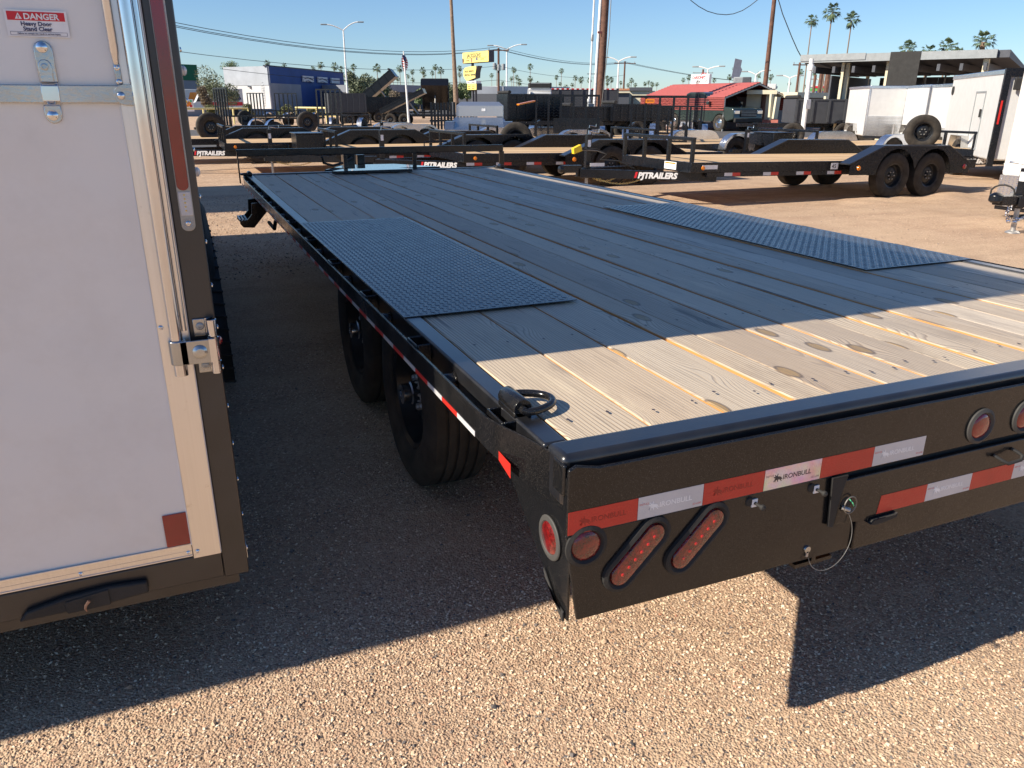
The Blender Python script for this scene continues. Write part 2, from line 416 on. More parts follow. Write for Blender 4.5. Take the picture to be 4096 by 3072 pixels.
# asphalt drive that crosses the lot behind the trailers, then the next gravel strip and the street
sheet('asphalt_drive', [(-60, 27.0), (20, 26.6), (38, 24.5), (90, 17.5), (90, 25.5), (39, 31.0), (21, 38.5), (-60, 60)], .004, 'asphalt')
sheet('pink_gravel_strip', [(39, 31.0), (90, 25.5), (90, 48), (30, 48), (21, 38.5)], .006, 'pinkgravel')
sheet('street', [(-300, 84), (400, 84), (400, 140), (-300, 140)], .004, 'asphalt')
# low drifts of raked gravel near the right-hand trailer
def drift():
    V = []; F = []; nx, ny = 70, 16
    for j in range(ny+1):
        for i in range(nx+1):
            u, w = i/nx, j/ny
            x = 8.2+5.2*u; y = 7.2+1.15*w-.25*math.sin(u*5)
            e = math.sin(math.pi*u)**.5*math.sin(math.pi*w)
            z = -.01+.075*e*(.6+.5*math.sin(u*31+w*4)*math.sin(w*9+u*13))
            V.append((x, y, z)); 
    for j in range(ny):
        for i in range(nx):
            a = j*(nx+1)+i; F.append((a, a+1, a+nx+2, a+nx+1))
    g = MB(); g.add(V, F); return struct('gravel_drift', g, 'gravel', True)
drift()

def pebbles():
    # real stones where the photograph resolves them; the sheet's material takes over beyond
    pts = []
    def field(x0, x1, y0, y1, dens, r0, r1):
        n = int((x1-x0)*(y1-y0)*dens)
        pts.append(np.column_stack([RS.uniform(x0, x1, n), RS.uniform(y0, y1, n), r0+(r1-r0)*RS.power(.45, n)]))
    field(-1.4, 1.9, -.55, .72, 14500, .0022, .0052)
    field(-1.4, 2.3, .72, 1.7, 6200, .0024, .0055)
    field(-.9, .9, 1.7, 3.6, 3000, .003, .006)
    field(-1.3, 2.2, -.5, 1.2, 55, .006, .011)
    field(-.9, 1.2, 5.5, 12, 700, .006, .011)
    field(4.0, 12.0, 4.5, 8.4, 60, .005, .009)
    P = np.concatenate(pts)
    q = np.sin(P[:, 0]*3.1+np.sin(P[:, 1]*2.3)*1.7)*np.sin(P[:, 1]*4.3+np.sin(P[:, 0]*1.9)*1.3)
    P = P[RS.uniform(0, 1, len(P)) < .74+.30*q]; n = len(P)
    base = np.array([(1, 0, 0), (.3, .9, .1), (-.75, .6, 0), (-.8, -.55, .05), (.35, -.9, 0), (.25, .1, .75), (-.35, -.1, .65), (0, 0, -.5)], float)
    faces = np.array([(0, 1, 5), (1, 2, 6), (1, 6, 5), (2, 3, 6), (3, 4, 6), (4, 5, 6), (4, 0, 5), (1, 0, 7), (2, 1, 7), (3, 2, 7), (4, 3, 7), (0, 4, 7)])
    k = len(base)
    jit = RS.uniform(.72, 1.25, (n, k, 3)); V = base[None]*jit
    sc = P[:, 2][:, None, None]*np.stack([RS.uniform(.8, 1.35, n), RS.uniform(.7, 1.1, n), RS.uniform(.55, 1.0, n)], 1)[:, None, :]
    V = V*sc; a = RS.uniform(0, 2*np.pi, n); c, s = np.cos(a)[:, None], np.sin(a)[:, None]
    x, y = V[..., 0]*c-V[..., 1]*s, V[..., 0]*s+V[..., 1]*c
    tl = RS.uniform(-.5, .5, n)[:, None]
    z = V[..., 2]+x*tl
    co = np.stack([x+P[:, 0][:, None], y+P[:, 1][:, None], z+P[:, 2][:, None]*.28], -1).reshape(-1, 3)
    F = (faces[None]+(np.arange(n)*k)[:, None, None]).reshape(-1, 3)
    me = bpy.data.meshes.new('gravel_stones'); me.vertices.add(len(co)); me.vertices.foreach_set('co', co.ravel())
    me.loops.add(F.size); me.loops.foreach_set('vertex_index', F.ravel())
    me.polygons.add(len(F)); me.polygons.foreach_set('loop_start', np.arange(0, F.size, 3)); me.polygons.foreach_set('loop_total', np.full(len(F), 3))
    me.update(); me.validate()
    at = me.color_attributes.new('tint', 'FLOAT_COLOR', 'POINT'); t = RS.uniform(0, 1, n)
    big = P[:, 2] > .0062; t[big] = RS.uniform(0, .35, big.sum())
    cl = np.repeat(np.stack([t, t, t, np.ones(n)], 1), k, 0); at.data.foreach_set('color', cl.ravel().astype(np.float32))
    me.materials.append(M['pebble']); me.shade_smooth(); me.set_sharp_from_angle(angle=math.radians(50))
    put('gravel_stones', me, kind='stuff', label='loose tan and grey gravel stones covering the ground round the trailers')
pebbles()

# ------------------------------------------------------------------ wheels
def tyre_mb(R, w, rr, grooves=4, n=40):
    """axis X, centred"""
    h = w/2; t = h*.80
    p = [(rr, -h*.72), (rr+.012, -h*.86), ((R+rr)/2-.01, -h*1.02), (R-.035, -h*.97), (R-.012, -h*.86), (R-.003, -t)]
    if grooves:
        gw = .010; xs = [(-t+2*t*(i+1)/(grooves+1)) for i in range(grooves)]
        for x in xs: p += [(R, x-gw/2-.001), (R-.009, x-gw/2+.001), (R-.009, x+gw/2-.001), (R, x+gw/2+.001)]
    p += [(R-.003, t), (R-.012, h*.86), (R-.035, h*.97), ((R+rr)/2-.01, h*1.02), (rr+.012, h*.86), (rr, h*.72)]
    m = MB(); m.lathe(p, 'X', n=n, closed=True); return m
def rim_mb(rr, w, n=32):
    h = w/2
    p = [(rr+.012, -h*.80), (rr+.004, -h*.84), (rr-.012, -h*.76), (rr-.02, -h*.4), (rr-.03, -h*.15), (rr*.78, -h*.10), (rr*.60, -h*.34), (rr*.38, -h*.36), (rr*.36, -h*.30), (.0005, -h*.30)]
    m = MB(); m.lathe(p, 'X', n=n)
    m.lathe([(rr+.01, h*.8), (rr-.02, h*.72), (.001, h*.5)], 'X', n=n)
    return m
WH = {}
def wheel_meshes(key, R, w, rr, grooves=4, n=40):
    hub = MB(); h = w/2
    hub.lathe([(.048, -h*.30), (.046, -h*.30-.05), (.040, -h*.30-.055), (.037, -h*.30-.085), (.018, -h*.30-.088), (.017, -h*.30-.07), (.0005, -h*.30-.07)], 'X', n=20)
    nuts = []
    hn = MB(); hn.lathe([(.013, 0), (.013, -.018), (.008, -.024), (.0005, -.024)], 'X', n=6)
    hole = MB(); hole.lathe([(.021, 0), (.021, -.002), (.0005, -.002)], 'X', n=12)
    WH[key] = dict(tyre=tyre_mb(R, w, rr, grooves, n).mesh('tyre', 'tyre'), rim=rim_mb(rr, w, 32).mesh('rim', 'rim'),
                   hub=hub.mesh('hub_cap', 'chrome'), nut=hn.mesh('lug_nut', 'dullsteel'), hole=hole.mesh('hand_hole', 'rubber'), R=R, w=w, rr=rr)
wheel_meshes('big', .360, .235, .205, 4, 56)
wheel_meshes('small', .366, .205, .195, 0, 36)
hb = MB(); hb.lathe([(.050, -.031), (.046, -.052), (.030, -.055), (.030, -.066), (.0005, -.068)], 'X', n=16); WH['small']['hub'] = hb.mesh('hub_cap', 'rim')
def wheel(parent, x, y, z, key='small', axis='Y', side=-1, nuts=6, top=False, label=None, cat=None, rot=None, hub=True):
    """outer face towards side*axis"""
    w = WH[key]; rz = 0 if axis == 'X' else math.pi/2
    if side > 0: rz += math.pi
    # local -X is the outer face
    e = bpy.data.objects.new('wheel', None); COL.objects.link(e); e.location = (x, y, z); e.rotation_euler = rot or (0, 0, rz)
    e.empty_display_size = .1
    if parent is not None: e.parent = parent
    put('tyre', w['tyre'], e); put('rim', w['rim'], e)
    if hub: put('hub_cap', w['hub'], e)
    for k in range(nuts):
        a = 2*math.pi*k/max(nuts, 1)
        put('lug_nut', w['nut'], e, (-w['w']/2*.36, .062*math.cos(a), .062*math.sin(a)))
    if nuts:
        for k in range(8):
            a = 2*math.pi*(k+.5)/8
            put('hand_hole', w['hole'], e, (-w['w']/2*.235, w['rr']*.69*math.cos(a), w['rr']*.69*math.sin(a)), (0, 0, -.55) if 0 else (0, 0, 0))
    return e

# ------------------------------------------------------------------ deckover flatbed trailer (main subject)
DK = .90; DL = 6.2; DW = 2.32
dt = thing('flatbed_trailer', 'black deckover flatbed trailer with weathered pine deck and tread plate panels over its wheels', 'trailer', (0, 0, -.115))
xb = [0, .190, .379, .563, .664, .836, .968, 1.113, 1.215, 1.384, 1.512, 1.652, 1.792, 1.982, 2.150, 2.32]
for i in range(len(xb)-1):
    x0, x1 = xb[i]+.0035, xb[i+1]-.0045; w = x1-x0; zt = DK-.004+random.uniform(-.0035, .003)
    V = []; F = []; ny = 24; gv = random.uniform(0, 6); bow = random.uniform(-.0025, .0025)
    for j in range(ny+1):
        y = DL*j/ny; s = math.sin(gv+y*.9)*.0014+bow*math.sin(math.pi*j/ny); zz = .0012*math.sin(gv*2+y*1.7)
        for (u, z) in ((-w/2, -.036), (w/2, -.036), (w/2, -.003), (w/2-.0035, 0), (-w/2+.0035, 0), (-w/2, -.003)):
            V.append((u+s, y, z+(zz if z > -.02 else 0)))
    for j in range(ny):
        for k in range(6): F.append((j*6+k, j*6+(k+1) % 6, (j+1)*6+(k+1) % 6, (j+1)*6+k))
    F.append(tuple(range(6))); F.append(tuple(ny*6+k for k in range(6)))
    mb = MB(); mb.add(V, F); part('deck_plank', mb, 'wood', dt, ang=25, loc=((x0+x1)/2, 0, zt))
# screws with their little dark bruises: too small to pick apart singly
sc = MB()
rows = [.09, .64, 1.25, 1.86, 2.47, 3.08, 3.69, 4.30, 4.91, 5.52, 6.10]
for y in rows:
    for i in range(len(xb)-1):
        for fx in (.22, .76):
            if (xb[i+1]-xb[i]) < .12 and fx > .5: continue
            x = xb[i]+(xb[i+1]-xb[i])*fx+random.uniform(-.012, .012); yy = y+random.uniform(-.02, .02)
            if .95 < yy < 3.08 and (x < .55 or x > DW-.55): continue
            r = .0036; n = 7; k = len(sc.v)
            sc.add([(x+r*random.uniform(.7, 1.2)*math.cos(6.283*q/n), yy+r*random.uniform(1.0, 2.6)*math.sin(6.283*q/n), DK+.0004) for q in range(n)], [tuple(range(n))])
part('deck_screws', sc, 'print_dark', dt, smooth=False, kind='stuff')
# side tubes, pockets, rub rails
for sgn, X in ((-1, 0.0), (1, DW)):
    def sx(a): return X+sgn*a
    def mk(): return MB()
    a = MB(); a.box(*sorted((sx(.004), sx(.055))), -.001, 6.26, .80, DK+.001)
    part('side_tube', a, 'satin', dt, bevel=.006, seg=3)
    # rub rail: straight flat bar that bends in to the rear corner and the front corner
    path = [(.042, -.076), (.047, -.05), (.056, .0), (.070, .06), (.090, .125), (.1035, .18), (.107, .24), (.107, .50), (.107, 3.0), (.107, 5.75), (.095, 6.05), (.075, 6.27)]
    V = []; F = []
    for (o_, y) in path:
        zl_ = np.interp(y, [-.05, .06, .20], [.790, .797, .828])
        for (dx, z) in ((0, zl_), (-.009, zl_), (-.009, .892), (-.0015, .895), (0, .893)): V.append((sx(o_+dx), y, z))
    for i in range(len(path)-1):
        for k in range(5): F.append((i*5+k, i*5+(k+1) % 5, (i+1)*5+(k+1) % 5, (i+1)*5+k))
    F += [tuple(range(5)), tuple((len(path)-1)*5+k for k in range(5))]
    a = MB(); a.add(V, F); part('rub_rail', a, 'black', dt, ang=30)
    # stake pockets
    pm = MB()
    w_, d_ = .088, .043; t_ = .005
    pm.box(-w_/2, w_/2, 0, t_, 0, .086); pm.box(-w_/2, -w_/2+t_, t_, d_, 0, .086); pm.box(w_/2-t_, w_/2, t_, d_, 0, .086)
    pme = pm.mesh('stake_pocket', 'black')
    for y in (.175, .755, 1.36, 1.965, 2.57, 3.19, 3.82, 4.47, 5.02, 5.60):
        put('stake_pocket', pme, dt, (sx(.0985 if y > .3 else .0865), y, .812), (0, 0, math.pi/2*sgn), bevel=.0025)
    wl = MB()
    for k in range(9): wl.lathe([(.0005, -.004), (.004, 0), (.0005, .004)], 'Z', (-.035+k*.0085, .001, -.006-.001*(k % 2)), 6)
    wme = wl.mesh('weld_bead', 'black')
    pp = MB(); pp.tube([(0, 0, 0), (.045, 0, 0)], .021, 16)
    pp.lathe([(.021, .0395), (.026, .042), (.021, .045)], 'X', n=16)
    ppe = pp.mesh('spool', 'black')
    for y in (.52, 1.15, 1.76, 2.39, 3.03, 3.66, 4.3, 4.9, 5.45):
        put('spool', ppe, dt, (sx(.099), y, .855), (0, 0, 0 if sgn < 0 else math.pi))
    # red and silver tape along the foot of the rail
    y = .235; k = 0
    while y < 6.0:
        L = .118 if k % 2 == 0 else .112
        tp = MB(); tp.box(*sorted((sx(.1072), sx(.1082))), y, y+L-.001, .8285, .8405)
        part('reflective_tape', tp, ('whitetape', 'red')[k % 2], dt, smooth=False, label=('silver', 'red')[k % 2]+' reflective tape on rub rail')
        y += L; k += 1
    # tread plate over the wheels
    x0, x1 = sorted((sx(.058), X-sgn*.529))
    p = MB(); p.box(x0, x1, .979, 3.056, DK+.0015, DK+.0045); tp = part('tread_plate', p, 'tread', dt, bevel=.001, seg=1)
    lug = MB(); stepx, stepy = .0200, .0200; ny = int(2.05/stepy); nx = int((x1-x0-.012)/stepx)
    for j in range(ny):
        for i in range(nx):
            cx_, cy_ = x0+.018+i*stepx, .979+.02+j*stepy
            ang = math.radians(52 if (i+j) % 2 else -38); c_, s_ = math.cos(ang), math.sin(ang); L, wd, h = .0098, .0028, .0012
            z = DK+.0044
            q = [(-L, 0, 0), (-L*.4, -wd, 0), (L*.4, -wd, 0), (L, 0, 0), (L*.4, wd, 0), (-L*.4, wd, 0), (-L*.45, 0, h), (L*.45, 0, h)]
            lug.add([(cx_+u*c_-v_*s_, cy_+u*s_+v_*c_, z+w__) for u, v_, w__ in q], [(0, 1, 6), (1, 2, 7, 6), (2, 3, 7), (3, 4, 7), (4, 5, 6, 7), (5, 0, 6)])
    part('raised_tread', lug, 'tread', tp, smooth=False, kind='stuff')
# under-structure
for x in (.62, DW-.62):
    a = MB(); a.box(x-.055, x+.055, -.06, 6.6, .79, .80); a.box(x-.055, x+.055, -.06, 6.6, .50, .51); a.box(x-.006, x+.006, -.06, 6.6, .51, .79)
    part('main_beam', a, 'black', dt, smooth=False)
for y in rows:
    a = MB(); a.box(.0, DW, y-.02, y+.02, .785, .86); part('crossmember', a, 'black', dt, smooth=False)
# rear header tube
a = MB(); a.box(-.052, DW+.052, -.078, -.0015, .80, DK+.006); part('rear_tube', a, 'satin', dt, bevel=.014, seg=4)
# rear plate with chamfered upper corner, standing off the tube
pl = [(-.052, .752), (-.052, .889), (-.036, .897), (.012, .886), (DW-.012, .886), (DW+.036, .897), (DW+.052, .889), (DW+.052, .752)]
a = MB(); a.prism(pl, 'Y', -.101, -.093); part('bumper_plate', a, 'black', dt, bevel=.003, seg=3)
a = MB(); a.box(-.050, DW+.05, -.0925, -.079, .752, .868); part('plate_spacer', a, 'black', dt, smooth=False)
# lower lamp panel, slightly recessed, slanted sides
lp = [(-.052, .7515), (-.022, .556), (.683, .548), (.683, .622), (.612, .627), (.597, .7515)]
a = MB(); a.prism(lp, 'Y', -.097, -.089); part('lamp_panel', a, 'black', dt, bevel=.002)
a = MB(); a.prism([(.6845, .548), (.6845, .622), (.615, .629), (.626, .7385), (DW+.02, .7385), (DW+.02, .548)], 'Y', -.105, -.093); part('ramp_panel', a, 'black', dt, bevel=.003, seg=3)
a = MB(); a.box(.60, DW+.02, -.088, -.080, .560, .7515); part('backing_plate', a, 'rubber', dt, smooth=False)
a = MB(); a.prism([(.588, .751), (.632, .751), (.6185, .70), (.6105, .626), (.5975, .629)], 'Y', -.1075, -.1015); part('latch_bracket', a, 'rubber', dt, smooth=False)
# side gusset
for sgn, X in ((-1, 0.0), (1, DW)):
    a = MB(); a.prism([(-.089, .826), (-.089, .553), (-.066, .552), (.315, .818), (.315, .826)], 'X', X+sgn*.040, X+sgn*.034); part('side_gusset', a, 'black', dt, bevel=.002)
    a = MB(); a.prism([(-.086, .829), (-.086, .893), (-.04, .893), (-.04, .829)], 'X', X+sgn*.055, X+sgn*.046); part('corner_cap', a, 'black', dt, bevel=.005, seg=3)
    a = MB(); a.prism([(-.082, .548), (-.082, .572), (-.045, .575), (.01, .62), (.0, .600)], 'X', X+sgn*.047, X+sgn*.041); part('gusset_lip', a, 'rubber', dt, bevel=.002)
    # bright red triangle of tape under the rail bend
    a = MB(); ys_ = np.linspace(.225, .072, 13); V = []; F = []
    for y in ys_:
        xo = sgn*(np.interp(y, [.0, .06, .125, .18, .24], [.056, .070, .090, .1035, .107])-.0925+.0012)
        zb_ = np.interp(y, [-.05, .06, .20], [.790, .797, .828])+.0004; V += [(xo, y, zb_), (xo, y, zb_+.004+.029*(.225-y)/.153)]
    for k in range(12): F.append((2*k, 2*k+1, 2*k+3, 2*k+2))
    a.add(V, F)
    o = part('reflective_tape', a, 'red', dt, smooth=False, label='bright red triangle of tape at the rail bend')
    o.location = (X+sgn*.0925, 0, 0); o.rotation_euler = (0, 0, 0)
    for v in o.data.vertices:
        yy = v.co.y; v.co.x = (sgn*(-.0925+np.interp(yy, [.0, .06, .125, .18, .24], [.056, .070, .090, .1035, .107])))+sgn*.0012+(v.co.x*sgn)
    # side reflector in a grey ring
    e = MB(); e.lathe([(.034, .0), (.046, .0), (.047, -.003), (.045, -.005), (.036, -.006), (.034, -.004)], 'X', n=32, closed=True)
    ring = part('reflector_ring', e, 'greyrubber', dt, loc=(X+sgn*.041, -.012, .70), rot=(0, 0, 0 if sgn < 0 else math.pi))
    e = MB(); e.lathe([(.0345, -.003), (.030, -.006), (.0005, -.008)], 'X', n=32); part('reflector_lens', e, 'lens', ring)
# rear lamps
def round_lamp(x, z, r=.0345, ringmat='rubber', ringw=.013, y=-.097, lensmat='lens'):
    e = MB(); e.lathe([(r, -.002), (r+ringw*.4, -.008), (r+ringw, -.005), (r+ringw, 0), (r, 0)], 'Y', n=40, closed=True)
    ring = part('lamp_ring', e, ringmat, dt, loc=(x, y, z))
    e = MB(); e.lathe([(r+.001, -.001), (r*.93, -.005), (r*.6, -.0075), (.0005, -.0085)], 'Y', n=40); part('lamp_lens', e, lensmat, ring)
    return ring
round_lamp(-.009, .7235, .031, 'rubber', .013)
for x in (1.035, 1.190, 1.345): round_lamp(x, .799, .031, 'greyrubber', .013, -.1012, 'redlens')
round_lamp(DW+.009, .7235, .031)
def stadium(L, r, n=14):
    return [(L/2+r*math.cos(a), r*math.sin(a)) for a in np.linspace(-math.pi/2, math.pi/2, n)]+[(-L/2-r*math.cos(a), -r*math.sin(a)) for a in np.linspace(-math.pi/2, math.pi/2, n)]
def oval_lamp(x, z, ang):
    P = [stadium(.105, r) for r in (.0235, .030, .0375, .0385)]; H = [-.004, -.0095, -.007, 0]
    e = MB(); n = len(P[0]); v = [(p[0], h, p[1]) for q, h in zip(P, H) for p in q]; f = [(k*n+i, k*n+(i+1) % n, (k+1)*n+(i+1) % n, (k+1)*n+i) for k in range(3) for i in range(n)]
    e.add(v, f); g = part('lamp_grommet', e, 'rubber', dt, loc=(x, -.097, z), rot=(0, -ang, 0))
    P = [stadium(.105, r) for r in (.0238, .021, .012)]; H = [-.0035, -.0085, -.0105]
    e = MB(); v = [(p[0], h, p[1]) for q, h in zip(P, H) for p in q]; f = [(k*n+i, k*n+(i+1) % n, (k+1)*n+(i+1) % n, (k+1)*n+i) for k in range(2) for i in range(n)]+[tuple(2*n+i for i in range(n))]
    e.add(v, f); part('lamp_lens', e, 'lens', g)
    for k in range(6):
        e = MB(); e.lathe([(.0042, -.0104), (.003, -.0116), (.0004, -.0120)], 'Y', ((k-2.5)*.0195, 0, 0), n=10); part('led', e, 'ledred', g)
oval_lamp(.105, .678, math.radians(46)); oval_lamp(.247, .680, math.radians(46)); 
oval_lamp(DW-.105, .678, math.radians(134)); oval_lamp(DW-.247, .680, math.radians(134))
# red / silver tape with printing
def bull():
    # a small charging-bull emblem, facing left
    pts = [(-1.0, -.55), (-.86, -.52), (-.70, -.12), (-.60, .05), (-.82, .14), (-1.02, .22), (-1.0, .34), (-.78, .34), (-.62, .40), (-.75, .62), (-.70, .80), (-.50, .52), (-.30, .48), (-.22, .62), (-.10, .95), (-.02, .70), (-.12, .42),
           (.10, .34), (.45, .28), (.80, .10), (.92, -.15), (1.08, -.34), (.96, -.40), (.80, -.18), (.70, -.30), (.95, -.62), (.80, -.66), (.50, -.34), (.20, -.22), (.05, -.30), (.12, -.62), (-.06, -.64), (-.16, -.30), (-.40, -.26), (-.52, -.60), (-.70, -.62), (-.60, -.30), (-.75, -.34)]
    return pts
def tape(x0, x1, z0, z1, col, y=-.1012, slant=0, prt=True):
    a = MB(); a.prism([(x0, z0), (x0+slant, z1), (x1+(slant*.0), z1), (x1, z0)], 'Y', y, y-.0005)
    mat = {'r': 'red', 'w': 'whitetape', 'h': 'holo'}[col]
    tpo = part('reflective_tape', a, mat, dt, smooth=False, label={'r': 'red reflective tape with faint bull print', 'w': 'silver reflective tape with pale bull print', 'h': 'reflective tape with painted rainbow sheen'}[col])
    if prt:
        pm = 'tapeprint_red' if col == 'r' else ('print_dark' if col == 'h' else 'tapeprint_grey')
        me = text_mesh('IRONBULL', .0158, .0003, .0002, 0, sx=1.02, mat=pm); xx = x0+.048
        put('lettering', me, tpo, (xx, y-.0006, z0+.0185), (RX, 0, 0))
        a = MB(); a.prism([(xx-.013+q[0]*.0115, z0+.0235+q[1]*.0125) for q in bull()], 'Y', y-.0006, y-.0009); part('bull_emblem', a, pm, tpo, smooth=False)
        if col != 'r':
            me = text_mesh('DOT-C2', .0055, .0002, 0, 0, mat='print_red' if col == 'w' else 'print_dark')
            put('lettering', me, tpo, (x0+.003, y-.0006, z0+.030), (RX, 0, 0))
            put('lettering', me, tpo, (x1-.003, y-.0006, z0+.010), (RX, math.pi, 0))
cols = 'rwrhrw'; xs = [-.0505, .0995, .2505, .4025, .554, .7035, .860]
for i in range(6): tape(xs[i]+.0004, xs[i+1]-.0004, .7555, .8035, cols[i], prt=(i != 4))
xs2 = [.741, .893, 1.043, 1.193, 1.343, 1.493, 1.643, 1.79, 1.94, 2.09]; cc = 'rwrwrwrwr'
for i in range(9): tape(xs2[i], xs2[i+1]-.0005, .6295, .6755, cc[i], y=-.1052, slant=.006 if i == 0 else 0, prt=i in (1, 3))
# studs, clip, cable, hole with plug
for (x, z) in ((.386, .731), (.552, .729)):
    a = MB(); a.box(-.007, .007, -.003, 0, -.009, .009); st = part('stud_clip', a, 'print_white', dt, loc=(x, -.0975, z))
    e = MB(); e.tube([(0, -.001, 0), (.006, -.020, -.003)], .0035, 8); e.lathe([(.0005, -.026), (.006, -.024), (.0065, -.018), (.0005, -.016)], 'Y', (.006, 0, -.003), 10); part('stud', e, 'rubber', st)
    e = MB(); e.lathe([(.011, 0), (.009, -.002), (.0005, -.002)], 'Y', (-.012, 0, .004), 14); part('hole', e, 'rubber', st)
a = MB(); a.lathe([(.0005, -.004), (.008, -.004), (.009, 0), (.0005, 0)], 'Y', n=14); bt = part('cable_bolt', a, 'steel', dt, loc=(.5535, -.0975, .578))
a = MB(); a.box(-.003, .003, -.004, -.001, -.018, -.004); part('cable_lug', a, 'dullsteel', bt)
cb = []
for k in range(25):
    t = k/24; ang = math.pi*t
    x = .5535+(.650-.5535)*(1-math.cos(ang))/2+.038*math.sin(ang)*t; z = .560+(.655-.560)*t-.085*math.sin(ang)*(1-t*.55); cb.append((x, -.106-.022*math.sin(ang), z))
a = MB(); a.tube(cb, .0008, 6); part('safety_cable', a, 'cablegrey', dt)
a = MB(); a.tube([(.646+.0175*math.cos(q), -.113, .677+.0205*math.sin(q)) for q in np.linspace(0, 6.1, 24)], .0016, 6, closed=True); part('wire_ring', a, 'cablegrey', dt)
a = MB(); a.lathe([(.014, 0), (.012, -.001), (.0005, -.001)], 'Y', n=18); part('wire_hole', a, 'rubber', dt, loc=(.640, -.1055, .681))
a = MB(); a.tube([(.628, -.107, .672), (.642, -.118, .668)], .0052, 10); part('plug', a, 'dullsteel', dt)
a = MB(); a.tube([(.644, -.107, .692), (.650, -.115, .682), (.658, -.112, .672)], .0013, 6); part('green_wire', a, 'green', dt)
a = MB(); a.prism([(-.040, -.006), (-.032, .003), (.034, .004), (.040, .008), (.040, -.004), (-.02, -.010)], 'Y', 0, -.010); part('latch_handle', a, 'rubber', dt, loc=(.758, -.1055, .618))
a = MB(); a.tube([(-.022, 0, .012), (-.014, -.018, .004), (.0, -.026, -.004), (.045, -.026, -.002), (.052, -.022, .006), (.048, -.014, .012), (.040, 0, .018)], .0042, 10); part('pull_handle', a, 'rubber', dt, loc=(1.125, -.1055, .700))
# D-rings
def dring(x, y, sgn, rz=0, tip=.085):
    e = bpy.data.objects.new('tie_down', None); COL.objects.link(e); e.parent = dt; e.location = (x, y, DK+.018); e.rotation_euler = (0, 0, rz)
    a = MB(); a.lathe([(.010, -.045), (.0195, -.045), (.0205, -.043), (.0205, .043), (.0195, .045), (.010, .045)], 'Y', n=24, closed=True); part('ring_bracket', a, 'black', e)
    a = MB(); a.box(-.020, .020, -.045, .045, -.020, -.006); part('bracket_foot', a, 'black', e, bevel=.003)
    P = [(-.002, -.058, 0)]+[(.004+tip*math.cos(q)*.95, .056*math.sin(q), -.004) for q in np.linspace(-math.pi/2, math.pi/2, 17)]+[(-.002, .058, 0)]
    pts = [Vector(p) for p in P]
    a = MB(); a.tube(pts+[Vector((-.002, .02, 0)), Vector((-.002, -.02, 0))], .0085, 12, closed=True); r = part('d_ring', a, 'black', e)
    return e
dring(-.036, .184, 1); dring(-.036, 6.10, -1, math.pi, .07); dring(DW+.036, .184, 1, math.pi); dring(DW+.02, 6.08, 1, math.pi, .07)
# wheels
for x, s_ in ((.050+.117, -1), (DW-.167, 1)):
    for y in (1.46, 2.39): wheel(dt, x, y, .473, 'big', 'X', s_, 8)
for y in (1.46, 2.39):
    a = MB(); a.tube([(.3, y, .473), (DW-.3, y, .473)], .06, 14); part('axle', a, 'rubber', dt)
# front rail and gooseneck-free tongue
a = MB(); a.box(-.112, DW+.12, 6.262, 6.302, 1.050, 1.112); part('headboard_beam', a, 'black', dt, bevel=.006, seg=3)
for x, w in ((-.112, .012), (.83, .035), (1.50, .035), (DW+.085, .045)):
    a = MB(); a.box(x, x+w, 6.264, 6.300, .82, 1.0495); part('headboard_post', a, 'black', dt, bevel=.003)
for x in (.10, 1.62):
    a = MB(); a.tube([(x, 6.28, 1.113), (x, 6.28, 1.145), (x+.02, 6.28, 1.152), (x+.22, 6.28, 1.150), (x+.24, 6.28, 1.143), (x+.24, 6.28, 1.113)], .006, 8); part('board_loop', a, 'black', dt)
a = MB(); a.box(-.075, DW+.075, 6.205, 6.260, .80, DK+.004); part('front_tube', a, 'satin', dt, bevel=.006, seg=3)
a = MB(); a.prism([(.66, 5.98), (.80, 6.18), (1.30, 6.19), (1.42, 6.0), (1.40, 5.96), (.70, 5.95)], 'Z', DK+.003, DK+.028); part('hatch_lid', a, 'gloss', dt, bevel=.004)
a = MB(); a.prism([(.72, 6.7), (1.02, 7.25), (1.55, 7.22), (1.9, 6.68)], 'Z', .865, .885); part('toolbox_lid', a, 'gloss', dt, bevel=.006)
a = MB(); a.prism([(.76, 6.72), (1.04, 7.2), (1.53, 7.18), (1.84, 6.72)], 'Z', .60, .8645); part('toolbox', a, 'black', dt, bevel=.004)
for x in (.45, DW-.45):
    a = MB(); a.beam((x, 6.25, .62), (DW/2+(x-DW/2)*.08, 8.0, .60), .08, .15); part('tongue_beam', a, 'black', dt, bevel=.004)
a = MB(); a.box(1.02, 1.14, 7.25, 7.37, .30, .99); a.box(1.18, 1.26, 7.3, 7.38, .55, .98); part('jack', a, 'black', dt, bevel=.004)
a = MB(); a.tube([(.74, 6.9, .99), (.76, 6.95, .93), (.86, 7.0, .90), (1.0, 7.1, .92), (1.1, 7.2, .96)], .012, 8); part('breakaway_hose', a, 'rubber', dt)
a = MB(); a.box(1.07, 1.13, 7.5, 8.15, .55, .66); part('coupler', a, 'black', dt, bevel=.006)
# folding step hanging under the left front
sb = MB(); sb.prism([(-.05, .82), (-.152, .815), (-.158, .735), (-.190, .70), (-.245, .692), (-.245, .672), (-.225, .645), (-.150, .640), (-.045, .755)], 'Y', -.01, .01)
sbm = sb.mesh('step_bracket', 'black'); stp = put('step_bracket', sbm, dt, (0, 4.79, 0)); put('step_bracket', sbm, dt, (0, 5.07, 0))
a = MB()
for k in range(3): a.box(-.246+k*.022, -.234+k*.022, .011, .269, .690, .700)
part('step_tread', a, 'satin', stp, smooth=False, kind='stuff')
a = MB(); a.tube([(-.09, 3.9, .80), (-.09, 4.0, .74), (-.09, 4.3, .74)], .012, 8); part('hook', a, 'rubber', dt)
# amber/red side marker lights

